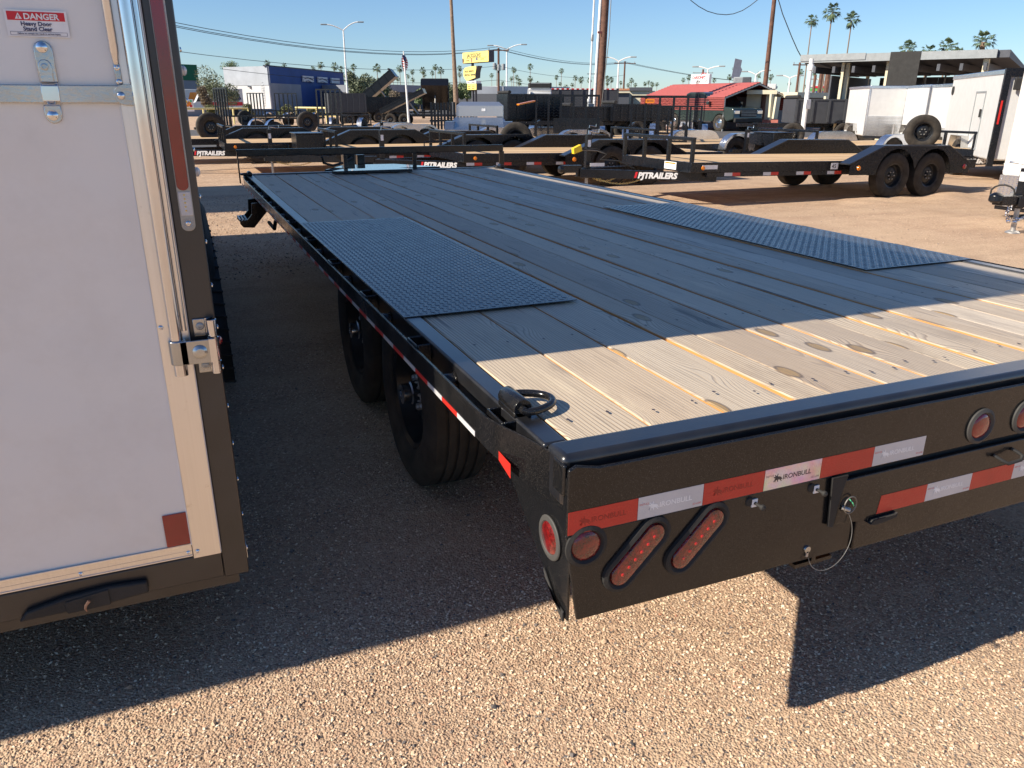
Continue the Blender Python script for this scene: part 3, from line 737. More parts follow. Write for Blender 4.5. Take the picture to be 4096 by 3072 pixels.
# ------------------------------------------------------------------ enclosed cargo trailer on the left
YE = .24; EX0, EX1 = -2.72, -.600; EH = 2.616; EZ = .6085
et = thing('enclosed_trailer', 'tall white enclosed cargo trailer at the left edge, DANGER sticker on its rear door', 'trailer', (.1423, .2709, -.4556))
et.scale = (1.2253, 1.2253, 1.2253)   # whole trailer scaled up about the camera; its location carries the matching shift
a = MB(); a.box(EX1-.047, EX1, YE, YE+.05, EZ, EH); part('rear_post', a, 'satin', et, bevel=.003)
a = MB(); a.box(EX0, EX0+.047, YE, YE+.05, EZ, EH); part('rear_post', a, 'satin', et, bevel=.003)
a = MB(); a.box(EX0+.0475, EX1-.0475, YE+.001, YE+.05, EZ+.002, .669); part('rear_sill', a, 'satin', et, bevel=.003)
a = MB(); a.box(EX0+.0475, EX1-.0475, YE, YE+.05, EH-.12, EH); part('rear_header', a, 'satin', et, bevel=.003)
def door_panel():
    V = []; F = []; nx, nz = 60, 70; x0, x1, z0, z1 = EX0+.1, -.6985, .7, EH-.14
    for j in range(nz+1):
        for i in range(nx+1):
            x = x0+(x1-x0)*i/nx; z = z0+(z1-z0)*j/nz
            yy = .0012*math.sin(z*5.1+x*2.3)+.0009*math.sin(z*11+x*7+1)+.0007*math.sin(x*13-z*6)
            V.append((x, YE-.004+yy, z))
    for j in range(nz):
        for i in range(nx):
            q = j*(nx+1)+i; F.append((q, q+1, q+nx+2, q+nx+1))
    m_ = MB(); m_.add(V, F); return m_
dr = part('rear_door', door_panel(), 'white', et)
a = MB(); a.box(-.6982, -.6475, YE-.0045, YE+.003, .668, EH-.13); part('door_edge_trim', a, 'alum', et, bevel=.0008, seg=2)
a = MB(); a.box(-.6994, -.6978, YE-.0064, YE-.0047, .70, EH-.14); part('trim_lip', a, 'print_white', et, smooth=False)  # lip coloured white to stand in for the highlight along the door edge
a = MB(); a.box(-.6474, -.6465, YE-.006, YE, .672, EH-.13); part('door_seal', a, 'whitetape', et, smooth=False)
a = MB(); a.box(EX0+.1, -.6992, YE-.005, YE+.002, .676, .700); a.box(EX0+.1, -.6992, YE-.0068, YE-.0051, .6975, .7035); a.box(EX0+.1, -.6992, YE-.0064, YE-.0051, .6745, .678)
part('door_foot_trim', a, 'alum', et, bevel=.0006, seg=1)
a = MB(); a.box(EX0+.1, -.6992, YE-.0054, YE-.0051, .6874, .6878); part('trim_score', a, 'dullsteel', et, smooth=False)
rv = MB(); rv.lathe([(.0044, 0), (.0040, -.0016), (.0020, -.0026), (.0014, -.0014), (.0003, -.0014)], 'Y', n=14); rme = rv.mesh('rivet', 'chrome')
for (x, z) in ((-.7065, .684), (-.6895, .683), (-.893, .684), (-1.08, .684), (-1.27, .684), (-.6915, 1.138)):
    put('rivet', rme, et, (x, YE-.0052, z))
sm = rme
for k, z in enumerate(np.arange(.66, 2.58, .0775)):
    put('side_screw', sm, et, (EX1+.0012, YE+.012, float(z)), (0, 0, math.pi/2))
a = MB(); a.box(-.7415, -.6995, YE-.0075, YE-.0060, .7045, .7735)
part('corner_reflector', a, 'redlens', et, bevel=.0015, label='square dark red reflector in the lower door corner')
# danger sticker
a = MB(); a.box(-.8325, -.7515, YE-.0066, YE-.0060, 1.6015, 1.6375); sk = part('danger_sticker', a, 'print_white', et, smooth=False, label='white and red DANGER Heavy Door Stand Clear sticker')
y_ = YE-.0067
a = MB(); a.box(-.8295, -.7545, y_-.0002, y_, 1.6235, 1.6355); part('sticker_band', a, 'print_red', sk, smooth=False)
put('lettering', text_mesh('DANGER', .0112, .0002, .00035, mat='print_white', sx=1.02), sk, (-.8085, y_-.0006, 1.6253), (RX, 0, 0))
a = MB(); a.prism([(-.8195, 1.6253), (-.8105, 1.6253), (-.815, 1.6338)], 'Y', y_-.0006, y_-.0004); part('warning_triangle', a, 'print_white', sk, smooth=False)
put('lettering', text_mesh('!', .0062, .0002, .0003, mat='print_red', align='CENTER'), sk, (-.815, y_-.0009, 1.6263), (RX, 0, 0))
put('lettering', text_mesh('Heavy Door', .0080, .0002, .0002, mat='print_navy', align='CENTER'), sk, (-.7935, y_-.0006, 1.6165), (RX, 0, 0))
put('lettering', text_mesh('Stand Clear', .0080, .0002, .0002, mat='print_navy', align='CENTER'), sk, (-.7925, y_-.0006, 1.6095), (RX, 0, 0))
put('lettering', text_mesh('Failure to comply can result in serious injury.', .0031, .0002, .00005, mat='print_navy', align='CENTER'), sk, (-.7915, y_-.0006, 1.6047), (RX, 0, 0))
a = MB(); a.box(-.829, -.7545, y_-.0002, y_, 1.6032, 1.6036); a.box(-.829, -.7545, y_-.0002, y_, 1.6078, 1.6082); a.box(-.829, -.8286, y_-.0002, y_, 1.6037, 1.6077); a.box(-.7549, -.7545, y_-.0002, y_, 1.6037, 1.6077)
part('sticker_frame', a, 'print_navy', sk, smooth=False)
# lock bar lying across the door with its keeper
a = MB(); a.box(-1.5, -.6725, YE-.0125, YE-.0085, 1.5085, 1.5345); bar = part('lock_bar', a, 'steel', et, bevel=.0012, label='flat zinc lock bar across the door')
def strap(poly, y0, y1, mat='steel', name='keeper_plate', par=None):
    a = MB(); a.prism(poly, 'Y', y0, y1); return part(name, a, mat, par or et, bevel=.0012)
def rnd_top(x0, x1, z0, z1, up=True, n=10):
    r = (x1-x0)/2; c = (x0+x1)/2
    if up: return [(x0, z0), (x1, z0)]+[(c+r*math.cos(t), z1-r+r*math.sin(t)) for t in np.linspace(0, math.pi, n)]
    return [(x1, z1), (x0, z1)]+[(c+r*math.cos(t), z0+r+r*math.sin(t)) for t in np.linspace(math.pi, 2*math.pi, n)]
kp = strap(rnd_top(-.8035, -.7785, 1.5385, 1.5965), YE-.0085, YE-.0062)
strap(rnd_top(-.8015, -.7835, 1.5385, 1.5705), YE-.0108, YE-.0086, name='keeper_tongue')
a = MB(); a.add([(-.8025, YE-.0065, 1.5385), (-.7790, YE-.0065, 1.5385), (-.7790, YE-.0170, 1.5330), (-.8025, YE-.0170, 1.5330), (-.7795, YE-.0172, 1.5115), (-.8030, YE-.0172, 1.5115), (-.7795, YE-.0075, 1.5050), (-.8030, YE-.0075, 1.5050),
             (-.8025, YE-.0045, 1.5370), (-.7790, YE-.0045, 1.5370), (-.7790, YE-.0150, 1.5315), (-.8025, YE-.0150, 1.5315), (-.7795, YE-.0152, 1.5125), (-.8030, YE-.0152, 1.5125), (-.7795, YE-.0055, 1.5070), (-.8030, YE-.0055, 1.5070)],
            [(0, 1, 2, 3), (3, 2, 4, 5), (5, 4, 6, 7), (8, 9, 10, 11), (11, 10, 12, 13), (13, 12, 14, 15), (0, 3, 11, 8), (3, 5, 13, 11), (5, 7, 15, 13), (1, 2, 10, 9), (2, 4, 12, 10), (4, 6, 14, 12)])
part('keeper_loop', a, 'chrome', et, ang=30, bevel=.0006)
strap(rnd_top(-.8050, -.7815, 1.4785, 1.5050, False), YE-.0085, YE-.0062)
bo = MB(); bo.lathe([(.0079, 0), (.0076, -.0022), (.0052, -.0045), (.0022, -.0056), (.0004, -.0058)], 'Y', n=24); bme = bo.mesh('carriage_bolt', 'chrome')
for (x, z) in ((-.7920, 1.5872), (-.7945, 1.4905)): put('carriage_bolt', bme, et, (x, YE-.0086, z))
a = MB(); a.lathe([(.0052, 0), (.0052, -.003), (.0034, -.0032), (.0032, -.0005), (.0003, -.0005)], 'Y', n=20); part('keeper_hole', a, 'steel', et, loc=(-.7930, YE-.0108, 1.5600))
# pivot bracket at the right end of the bar, guide strap and pipe
strap([(-.7045, 1.522)]+[(-.6895+.0150*math.cos(t), 1.5205+.0150*math.sin(t)) for t in np.linspace(math.pi, math.pi*1.5, 7)]+[(-.6705, 1.5045), (-.6705, 1.5360), (-.6895, 1.5360)]+[(-.6895+.0150*math.cos(t), 1.5210+.0150*math.sin(t)) for t in np.linspace(math.pi/2, math.pi*.9, 6)], YE-.0155, YE-.0130, name='pivot_bracket')
a = MB(); a.prism([(YE-.0154, 1.5045), (YE-.0154, 1.5360), (YE-.003, 1.5385), (YE-.003, 1.5005)], 'X', -.6704, -.6680); part('bracket_cheek', a, 'steel', et, bevel=.0008)
bo = MB(); bo.lathe([(.0062, 0), (.0058, -.0020), (.0040, -.0038), (.0004, -.0046)], 'Y', n=20); b2 = bo.mesh('carriage_bolt', 'chrome')
put('carriage_bolt', b2, et, (-.6945, YE-.0156, 1.5195))
strap([(-.6985, 1.536), (-.6895, 1.536), (-.6900, 1.5685), (-.6990, 1.5685)], YE-.0105, YE-.0080, name='guide_strap')
for z in (1.5605, 1.5400): put('rivet', rme, et, (-.6942, YE-.0106, z), (0, 0, 0))
a = MB(); a.tube([(-.6945, YE-.010, 1.566), (-.6945, YE-.012, 1.585), (-.6945, YE-.012, 2.3)], [.0040, .0068, .0070], 14); part('hold_down_tube', a, 'chrome', et)
a = MB(); a.tube([(-.6690, YE-.014, 1.052), (-.6690, YE-.014, 2.85)], .0105, 24); a.lathe([(.0105, 0), (.0118, .0005), (.0118, .030), (.0105, .0305)], 'Z', (-.6690, YE-.014, 1.0495), 24); part('cam_bar_pipe', a, 'chrome', et)
a = MB(); a.tube([(-.6545, YE-.009, 1.13), (-.6545, YE-.009, 2.85)], .0045, 12); part('door_gasket_tube', a, 'chrome', et)
# cam bar hinge
a = MB(); a.lathe([(.0112, 0), (.0145, .001), (.0145, .044), (.0112, .045)], 'Z', (-.6690, YE-.0145, 1.0705), 24); a.box(-.6690, -.6160, YE-.0290, YE-.0255, 1.0715, 1.1145)
a.prism([(-.665, YE-.029), (-.653, YE-.029), (-.655, YE-.012), (-.662, YE-.005)], 'Z', 1.0716, 1.1144)
hg = part('hinge_strap', a, 'steel', et, bevel=.001)
for z0, z1 in ((1.1155, 1.1475), (1.0460, 1.0700)):
    a = MB(); zz = sorted((z0, z1)); up = z0 > 1.1
    a.box(-.6395, -.6185, YE-.0040, YE-.0012, *zz); part('hinge_leaf', a, 'steel', et, bevel=.003)
    a = MB(); a.lathe([(.0075, zz[0]), (.0092, zz[0]+.001), (.0092, zz[1]-.001), (.0075, zz[1])], 'Z', (-.6085, YE-.013, 0), 20); a.box(-.6185, -.6085, YE-.0050, YE-.0022, *zz); part('hinge_knuckle', a, 'chrome', et)
a = MB(); a.lathe([(.0075, 1.0708), (.0094, 1.0718), (.0094, 1.1138), (.0075, 1.1148)], 'Z', (-.6085, YE-.013, 0), 20); a.box(-.617, -.606, YE-.029, YE-.0235, 1.0716, 1.1144); part('hinge_knuckle', a, 'chrome', et)
bo = MB(); bo.lathe([(.0128, 0), (.0124, -.002), (.0085, -.0052), (.006, -.0058), (.0004, -.0056)], 'Y', n=28); put('carriage_bolt', bo.mesh('carriage_bolt', 'steel'), et, (-.6335, YE-.0292, 1.0935))
bo = MB(); bo.lathe([(.0072, 0), (.0068, -.0022), (.0040, -.0036), (.0030, -.0036), (.0026, -.0012), (.0003, -.0012)], 'Y', n=20); b3 = bo.mesh('hinge_screw', 'dullsteel')
for z in (1.1335, 1.0595): put('hinge_screw', b3, et, (-.6275, YE-.0041, z))
# led strip lamp down the post
def rr(x0, x1, z0, z1, r): return [(x1-r+r*math.cos(t), z0+r+r*math.sin(t)) for t in np.linspace(-math.pi/2, 0, 6)]+[(x1-r+r*math.cos(t), z1-r+r*math.sin(t)) for t in np.linspace(0, math.pi/2, 6)]+[(x0+r+r*math.cos(t), z1-r+r*math.sin(t)) for t in np.linspace(math.pi/2, math.pi, 6)]+[(x0+r+r*math.cos(t), z0+r+r*math.sin(t)) for t in np.linspace(math.pi, 1.5*math.pi, 6)]
a = MB(); a.prism(rr(-.6345, -.6115, 1.302, 1.95, .010), 'Y', YE-.0035, YE-.0002); lm = part('tail_lamp', a, 'dullsteel', et, bevel=.001)
a = MB(); a.prism(rr(-.6330, -.6140, 1.3705, 1.94, .009), 'Y', YE-.0062, YE-.0036); part('red_lens', a, 'redlens', lm, bevel=.0015, seg=3)
a = MB(); a.box(-.6325, -.6130, YE-.0052, YE-.0036, 1.3285, 1.368); part('clear_lens', a, 'clear', lm, bevel=.001)
for k in range(5):
    a = MB(); a.box(-.6245, -.6220, YE-.0056, YE-.0053, 1.336+k*.0065, 1.338+k*.0065); part('led', a, 'yellow', lm, smooth=False)
a = MB()
for k in range(16):
    t = k/16*6.283; a.tube([(-.6228+.0035*math.cos(t), YE-.0040, 1.3155+.0035*math.sin(t)), (-.6228+.0088*math.cos(t), YE-.0046, 1.3155+.0078*math.sin(t))], .0005, 5)
part('lamp_end_ribs', a, 'clear', lm)
put('lamp_screw', rme, lm, (-.6228, YE-.0040, 1.3155))
# moulded rubber bumper with a dry twig stuck on it
a = MB(); a.prism([(-1.005, .612), (-.990, .630), (-.926, .6425), (-.852, .6475), (-.786, .6425), (-.786, .618), (-.852, .612)], 'Y', YE-.013, YE+.0008); bp = part('rubber_bumper', a, 'rubber', et, bevel=.004, seg=3)
a = MB(); a.prism([(-.926, .6105), (-.926, .6360), (-.853, .6450), (-.853, .6115)], 'Y', YE-.0155, YE-.0132); part('bumper_face', a, 'rubber', bp, bevel=.002)
tw = MB(); tw.tube([(-.8935, YE-.020, .6105), (-.8950, YE-.022, .618), (-.8925, YE-.0235, .626), (-.8900, YE-.022, .631)], [.0010, .0020, .0026, .0016], 7); tw.tube([(-.8925, YE-.0235, .626), (-.8860, YE-.022, .6335)], [.0024, .0034], 7)
o = put('twig', tw.mesh('twig', 'twig')); o.location = (.1423, .2709, -.4556); o.scale = et.scale; o['label'] = 'small dry brown twig caught on the black rubber bumper of the enclosed trailer'; o['category'] = 'twig'
# sides, roof, floor
a = MB(); a.box(EX1-.03, EX1-.002, YE+.05, 6.25, .62, EH-.05); sd = part('side_wall', a, 'whitefar', et, smooth=False)
a = MB(); a.box(EX0+.002, EX0+.03, YE+.05, 6.25, .62, EH-.05); part('side_wall', a, 'whitefar', et, smooth=False)
a = MB(); a.box(EX0, EX1, YE+.05, 6.25, EH-.05, EH); part('roof', a, 'alum', et, smooth=False)
a = MB(); a.box(EX0+.05, EX1-.05, 6.2, 6.25, .62, EH-.05); part('front_wall', a, 'whitefar', et, smooth=False)
a = MB(); a.box(EX0+.02, EX1-.02, YE+.05, 6.25, .56, .62); part('floor_frame', a, 'satin', et, smooth=False)
a = MB(); a.box(EX1-.0015, EX1+.002, YE+.052, 3.1, .612, .64); part('side_trim', a, 'alum', et, smooth=False)
a = MB(); a.lathe([(.0003, -.004), (.006, -.004), (.010, 0), (.010, .001)], 'Y', n=14); 
for z in (1.56, 1.395):
    e = MB(); e.lathe([(.008, 0), (.008, .005), (.005, .008), (.0004, .009)], 'X', n=16); part('side_marker_lamp', e, 'clear', et, loc=(EX1, YE+.06 if z > 1.5 else YE+.06, z))
e = MB(); e.lathe([(.008, 0), (.008, .006), (.004, .009), (.0004, .010)], 'X', n=16); part('side_marker_lamp', e, 'redlens', et, loc=(EX1, YE+.10, 1.075))
# ribbed plastic fender and wheels seen past the post
a = MB(); fp = [(2.02, .42), (2.10, .66), (2.35, .86), (2.75, .94), (3.55, .94), (3.95, .86), (4.2, .66), (4.28, .42)]
V = []; F = []
for (y, z) in fp: V += [(EX1, y, z), (EX1+.085, y, z-.01)]
for i in range(len(fp)-1): F.append((2*i, 2*i+1, 2*i+3, 2*i+2))
a.add(V, F); fo = part('wheel_fender', a, 'rubber', et)
mdf = fo.modifiers.new('solid', 'SOLIDIFY'); mdf.thickness = .012
a = MB()
for k in range(34):
    t = k/33; y = np.interp(t, np.linspace(0, 1, 8), [p[0] for p in fp]); z = np.interp(t, np.linspace(0, 1, 8), [p[1] for p in fp]); a.beam((EX1+.03, y, z+.004), (EX1+.088, y, z-.004), .008, .008)
part('fender_ribs', a, 'rubber', fo, smooth=False, kind='stuff')
for y in (2.62, 3.55): wheel(et, EX1-.03, y, .372+.352, 'small', 'X', 1, 6); wheel(et, EX0+.03, y, .352, 'small', 'X', -1, 0)

# ------------------------------------------------------------------ chain, jack, small kit shared by the yard trailers
def chain(parent, pts, mat='brass', r=.0045, L=.034, name='safety_chain'):
    P = [Vector(p) for p in pts]; a = MB(); acc = 0; k = 0
    segs = [(P[i], P[i+1]) for i in range(len(P)-1)]
    tot = sum((q-p).length for p, q in segs); n = int(tot/(L*.78))
    def at_(s):
        for p, q in segs:
            d = (q-p).length
            if s <= d: return p.lerp(q, s/d), (q-p).normalized()
            s -= d
        return P[-1], (P[-1]-P[-2]).normalized()
    for i in range(n):
        c, d = at_((i+.5)/n*tot); u = d.cross(Vector((0, 0, 1)) if abs(d.z) < .9 else Vector((0, 1, 0))).normalized(); v = d.cross(u).normalized()
        s = u if i % 2 else v
        a.tube([c+d*(L*.5*math.cos(t))+s*(L*.30*math.sin(t)) for t in np.linspace(0, 2*math.pi, 9)[:-1]], r, 5, closed=True)
    return part(name, a, mat, parent, kind='stuff')

def arc(cx_, cz, r, a0, a1, n=8): return [(cx_+r*math.cos(t), cz+r*math.sin(t)) for t in np.linspace(a0, a1, n)]
def yd(p): return (-.632+(p[0]+.632)*.924, -1.2025+(p[1]+1.2025)*.924, 0)  # yard positions scaled in about the camera; the trailers are scaled down too
def yard_trailer(label, loc, L, wd=2.05, deck=.60, fender='drive', fx=2.9, wheels=(2.95, 3.82), tongue=1.9, rail=True, text=True, text_x=-.55, tapes=(), spare=None, spare_r=0, tilt=0., jack=True,
                 box=False, chains=False, tagtxt=None, marker=True, frame_h=.15, planks=8, name='car_trailer', group='black car trailers parked in rows', farside=True, rot=0., detail=True, coupler_extra=None):
    """origin on the ground under the front edge of the bed, middle of its width; bed runs to +X, tongue to -X"""
    lx, ly, _ = yd(loc); t = thing(name, label, 'trailer', (lx, ly, .93*(wheels[0]+wheels[-1])/2*math.sin(math.radians(tilt))), (0, math.radians(tilt), rot), group); t.scale = (.93, .93, .93)
    h = wd/2
    for s in (-1, 1):
        a = MB(); y0, y1 = sorted((s*h, s*(h-.06))); a.box(0, L, y0, y1, deck-frame_h, deck-.002); part('side_frame', a, 'farblack', t, bevel=.006 if detail else 0)
    a = MB(); a.box(0, .06, -h+.0605, h-.0605, deck-frame_h, deck-.002); part('front_frame', a, 'farblack', t)
    a = MB(); a.box(L-.06, L, -h+.0605, h-.0605, deck-frame_h, deck-.002); part('rear_frame', a, 'farblack', t)
    w = (wd-.125)/planks; pm = MB(); pm.box(.062, L-.062, -w/2+.004, w/2-.004, -.036, 0); pme = pm.mesh('deck_plank', 'farwood', False)
    for k in range(planks): put('deck_plank', pme, t, (0, -h+.0625+w*(k+.5), deck-.002+random.uniform(-.003, .003)))
    for s in (-1, 1):
        a = MB(); a.beam((.55, s*(h-.10), deck-frame_h-.075), (-tongue, s*.05, deck-frame_h-.055), .07, .13); part('tongue_beam', a, 'farblack', t, bevel=.005 if detail else 0)
    a = MB(); a.box(-tongue-.28, -tongue+.03, -.05, .05, deck-frame_h-.05, deck-frame_h+.06); a.lathe([(.0003, .05), (.05, .04), (.06, 0), (.05, -.04), (.0003, -.05)], 'X', (-tongue-.30, 0, deck-frame_h), 12); part('coupler', a, 'farblack', t)
    if jack:
        a = MB(); a.box(-tongue+.10, -tongue+.18, -.04, .04, .32, deck+.36); jk = part('jack', a, 'farblack', t)
        a = MB(); a.tube([(-tongue+.14, 0, .33), (-tongue+.14, 0, .02)], .026, 10); a.box(-tongue+.05, -tongue+.23, -.08, .08, .004, .02); part('jack_foot', a, 'dullsteel', jk)
        a = MB(); a.tube([(-tongue+.14, 0, deck+.36), (-tongue+.14, 0, deck+.41), (-tongue+.22, .02, deck+.40), (-tongue+.34, .05, deck+.38), (-tongue+.35, .05, deck+.44)], .011, 8); part('jack_crank', a, 'steel', jk)
        a = MB(); a.box(-tongue+.115, -tongue+.165, -.0425, -.041, deck+.18, deck+.28); part('jack_label', a, 'print_white', jk, smooth=False)
    if box:
        a = MB(); a.box(-tongue*.52, -.12, -.36, .36, deck-.02, deck+.27); bx = part('tongue_box', a, 'farblack', t, bevel=.01)
        a = MB(); a.box(-tongue*.54, -.10, -.38, .38, deck+.272, deck+.292); part('box_lid', a, 'satin', bx, bevel=.006)
    if rail:
        z1 = deck+.33
        for y in (-h+.03, -h*.35, h*.35, h-.03):
            a = MB(); a.box(.0, .05, y-.025, y+.025, deck, z1-.025); part('rail_post', a, 'farblack', t)
        a = MB(); a.box(-.002, .052, -h, h, z1-.025, z1+.025); part('front_rail', a, 'farblack', t, bevel=.006)
    if marker:
        for s in (-1, 1):
            e = MB(); e.lathe([(.033, 0), (.030, -.008), (.0003, -.014)], 'Y', n=16); part('marker_light', e, 'orange', t, loc=(.22, s*(h+.001), deck-.08), rot=(0, 0, 0 if s < 0 else math.pi))
    # tape pairs along the near frame rail
    for x in tapes:
        a = MB(); a.box(x, x+.15, -h-.002, -h-.001, deck-frame_h-.055, deck-frame_h-.005); part('reflective_tape', a, 'whitetape', t, smooth=False, label='silver reflective tape')
        a = MB(); a.box(x+.151, x+.30, -h-.002, -h-.001, deck-frame_h-.055, deck-frame_h-.005); part('reflective_tape', a, 'red', t, smooth=False, label='red reflective tape')
    if tapes:
        a = MB(); a.box(.3, L-.2, -h-.0005, -h+.05, deck-frame_h-.065, deck-frame_h-.001); part('lower_rail', a, 'farblack', t, smooth=False)
    if text:
        me = text_mesh('PJTRAILERS', .118, .003, .006, .2, sx=1.02); y0 = -(h-.04)
        A = Vector((.55, -(h-.10), 0)); B = Vector((-tongue, -.05, 0)); d = (A-B).normalized(); ang = math.atan2(d.y, d.x)
        p = B+(A-B)*((text_x+tongue)/(tongue+.55)); nrm = Vector((d.y, -d.x, 0)); p = p+nrm*.040
        o = put('lettering', me, t, (p.x, p.y, deck-frame_h-.108), (RX, 0, ang))
        a = MB(); a.prism([(-.055, 0), (-.02, 0), (.0, .088), (-.035, .088)], 'Y', -.002, .001); o2 = part('logo_stripe', a, 'print_red', t, smooth=False, loc=(p.x, p.y, deck-frame_h-.108), rot=(0, 0, ang))
    if tagtxt:
        a = MB(); a.box(tagtxt[1], tagtxt[1]+.15, -h-.003, -h-.001, tagtxt[2], tagtxt[2]+.10); tg = part('stock_tag', a, 'print_white', t, smooth=False)
        put('lettering', text_mesh(tagtxt[0], .09, .001, .001, mat='print_dark'), tg, (tagtxt[1]+.02, -h-.0035, tagtxt[2]+.018), (RX, 0, 0))
    # fenders
    x0 = wheels[0]-.40; x1 = wheels[-1]+.40; R = .366
    for s in (-1, 1):
        if s > 0 and not farside: continue
        ya, yb = sorted((s*(h+.005), s*(h+.235)))
        if fender == 'drive':
            zt = deck+.25; P = [(x0-.62, deck-.03), (x0+.08, zt), (x1-.08, zt), (x1+.50, deck-.03)]
            a = MB(); V = []; F = []
            th = .02
            for (x, z) in P: V += [(x, ya, z), (x, yb, z), (x, yb, z-th), (x, ya, z-th)]
            for i in range(3):
                for k in range(4): F.append((i*4+k, i*4+(k+1) % 4, i*4+4+(k+1) % 4, i*4+4+k))
            F += [(0, 1, 2, 3), (12, 13, 14, 15)]
            a.add(V, F); fd = part('drive_over_fender', a, 'satin', t, smooth=False)
            # skirts: inner full wall, outer with round wheel cut-outs
            ins = s*(h+.008); outs = s*(h+.23)
            a = MB(); a.prism([(x0-.60, deck-.05), (x0+.08, zt-.021), (x1-.08, zt-.021), (x1+.48, deck-.05)], 'Y', ins-.004, ins+.004); part('fender_inner', a, 'farblack', fd, smooth=False)
            Q = [(x0-.60, deck-.05), (x0+.08, zt-.021), (x1-.08, zt-.021), (x1+.48, deck-.05), (x1+.48, deck-frame_h-.06), (x1+.06, deck-frame_h-.06)]
            rc = R+.07; mid = (wheels[0]+wheels[-1])/2
            for c in reversed(wheels):
                a0 = math.asin(max(-1, min(1, (deck-frame_h-.06-R)/rc))) if c == wheels[-1] else math.acos(min(1, (mid-c)/rc))
                a1 = math.pi-(math.asin(max(-1, min(1, (deck-frame_h-.06-R)/rc))) if c == wheels[0] else math.acos(min(1, (c-mid)/rc)))
                Q += arc(c, R, rc, a0, a1, 9)
            Q += [(x0-.06, deck-frame_h-.06), (x0-.60, deck-frame_h-.06)]
            a = MB(); a.prism(Q, 'Y', outs-.004, outs+.004); part('fender_skirt', a, 'farblack', fd, smooth=False)
            if s < 0:
                e = MB(); e.lathe([(.040, 0), (.036, -.010), (.0003, -.018)], 'Y', n=16); part('marker_light', e, 'orange', t, loc=(x0-.42, s*(h+.236), deck-.10))
                e = MB(); e.lathe([(.045, 0), (.040, -.010), (.0003, -.018)], 'Y', n=16); part('marker_light', e, 'redlens', t, loc=(x1+.36, s*(h+.236), deck-.10))
        else:
            mt = 'brightalum' if fender == 'bright' else 'satin'
            zc, rc = deck-.02, .40; xa, xb_ = wheels[0], wheels[-1]
            P = arc(xa, zc-.14, rc, math.pi*.97, math.pi/2, 9)+arc(xb_, zc-.14, rc, math.pi/2, .03*math.pi, 9)
            a = MB(); V = []; F = []
            for (x, z) in P: V += [(x, ya, z), (x, yb, z), (x, yb, z-.006), (x, ya, z-.006)]
            for i in range(len(P)-1):
                for k in range(4): F.append((i*4+k, i*4+(k+1) % 4, i*4+4+(k+1) % 4, i*4+4+k))
            a.add(V, F); fd = part('round_fender', a, mt, t, ang=25)
            a = MB(); ins = s*(h+.008); a.prism(P+[(P[-1][0], deck-.17), (P[0][0], deck-.17)], 'Y', ins-.003, ins+.003); part('fender_back', a, mt, fd, smooth=False)
            # outer skirt between the wheels
            mid = (xa+xb_)/2; outs = s*(h+.232); rw = R+.02
            top = [(x, z-.004) for x, z in P]
            low = []
            for c in reversed(wheels):
                q = arc(c, zc-.14, rc-.055, .03*math.pi if c == wheels[-1] else math.acos(min(1, (mid-c)/(rc-.055))), math.pi*.97 if c == wheels[0] else math.pi-math.acos(min(1, (c-mid)/(rc-.055))), 9); low += q
            a = MB(); a.prism(top+low, 'Y', outs-.003, outs+.003); part('fender_skirt', a, mt, fd, smooth=False)
    for x in wheels:
        for s in (-1, 1): wheel(t, x, s*(h+.118), R, 'small', 'Y', -1 if s < 0 else 1, 6 if (s < 0 and detail) else 0)
        a = MB(); a.tube([(x, -h, R), (x, h, R)], .035, 8); part('axle', a, 'rubber', t)
    if chains:
        chain(t, [(-tongue+.05, -.08, .38)]+[(-tongue+.1+.95*u, -.12-.3*u, .40-.62*u*(1-u)) for u in np.linspace(0, 1, 9)])
        chain(t, [(-tongue+.05, .02, .38)]+[(-tongue+.1+.55*u, -.02-.2*u, .40-.5*u*(1-u)) for u in np.linspace(0, 1, 7)])
    return t
def spare(label, x, y, z, rz=0, name='spare_wheel', tilt=0):
    t = thing(name, label, 'spare wheel', yd((x, y))[:2]+(z*.93,), (0, 0, rz), 'spare wheels standing on trailer tongues')
    w = wheel(t, 0, 0, 0, 'small', 'Y', -1, 6, hub=False); w.name = 'wheel'
    a = MB(); a.box(-.05, .05, .02, .10, -z+.45, -.05); a.box(-.16, .16, .0, .05, -.10, -.04); part('spare_mount', a, 'farblack', t)
    return t

T = {}
T['a'] = yard_trailer('low black car trailer with drive-over fenders, nearest on the right, wide gap behind its rail', (6.48, 9.72, 0), 6.1, 2.0, .60, 'drive', wheels=(3.90, 4.75), tongue=1.35, tapes=(.62, 1.36, 2.02, 2.66, 3.28, 3.86), tilt=.9, chains=True, tagtxt=('45', 2.72, .47))
ta = T['a']
a = MB(); a.prism([(-.09, -.035), (-.08, .05), (.06, .065), (.055, -.03)], 'Y', -.04, .04); part('yellow_plug', a, 'yellow', ta, bevel=.006, loc=(-1.45, -.12, .74), rot=(0, -.3, 0))
for k_, mt in ((0, 'rubber'), (1, 'cablegrey')):
    a = MB(); a.tube([(-1.38, -.13, .74), (-1.15, -.16, .76-.03*k_), (-.98, -.18, .68), (-1.1, -.2, .60), (-.8, -.25+.02*k_, .58), (-.55, -.3, .47)], .010, 6); part('wiring_cable', a, mt, ta)
a = MB(); a.box(.2, .48, -1.004, -1.001, .50, .56); part('white_sticker', a, 'print_white', ta, smooth=False)
a = MB(); a.box(-.004, -.001, -.62, -.30, .47, .58); part('rating_sticker', a, 'print_white', ta, smooth=False)
a = MB(); a.box(-.005, -.0041, -.60, -.32, .55, .57); part('sticker_stripe', a, 'orange', ta, smooth=False)
a = MB(); a.box(-1.25, -1.0, -.17, -.165, .50, .55); part('tongue_sticker', a, 'print_white', ta, smooth=False)
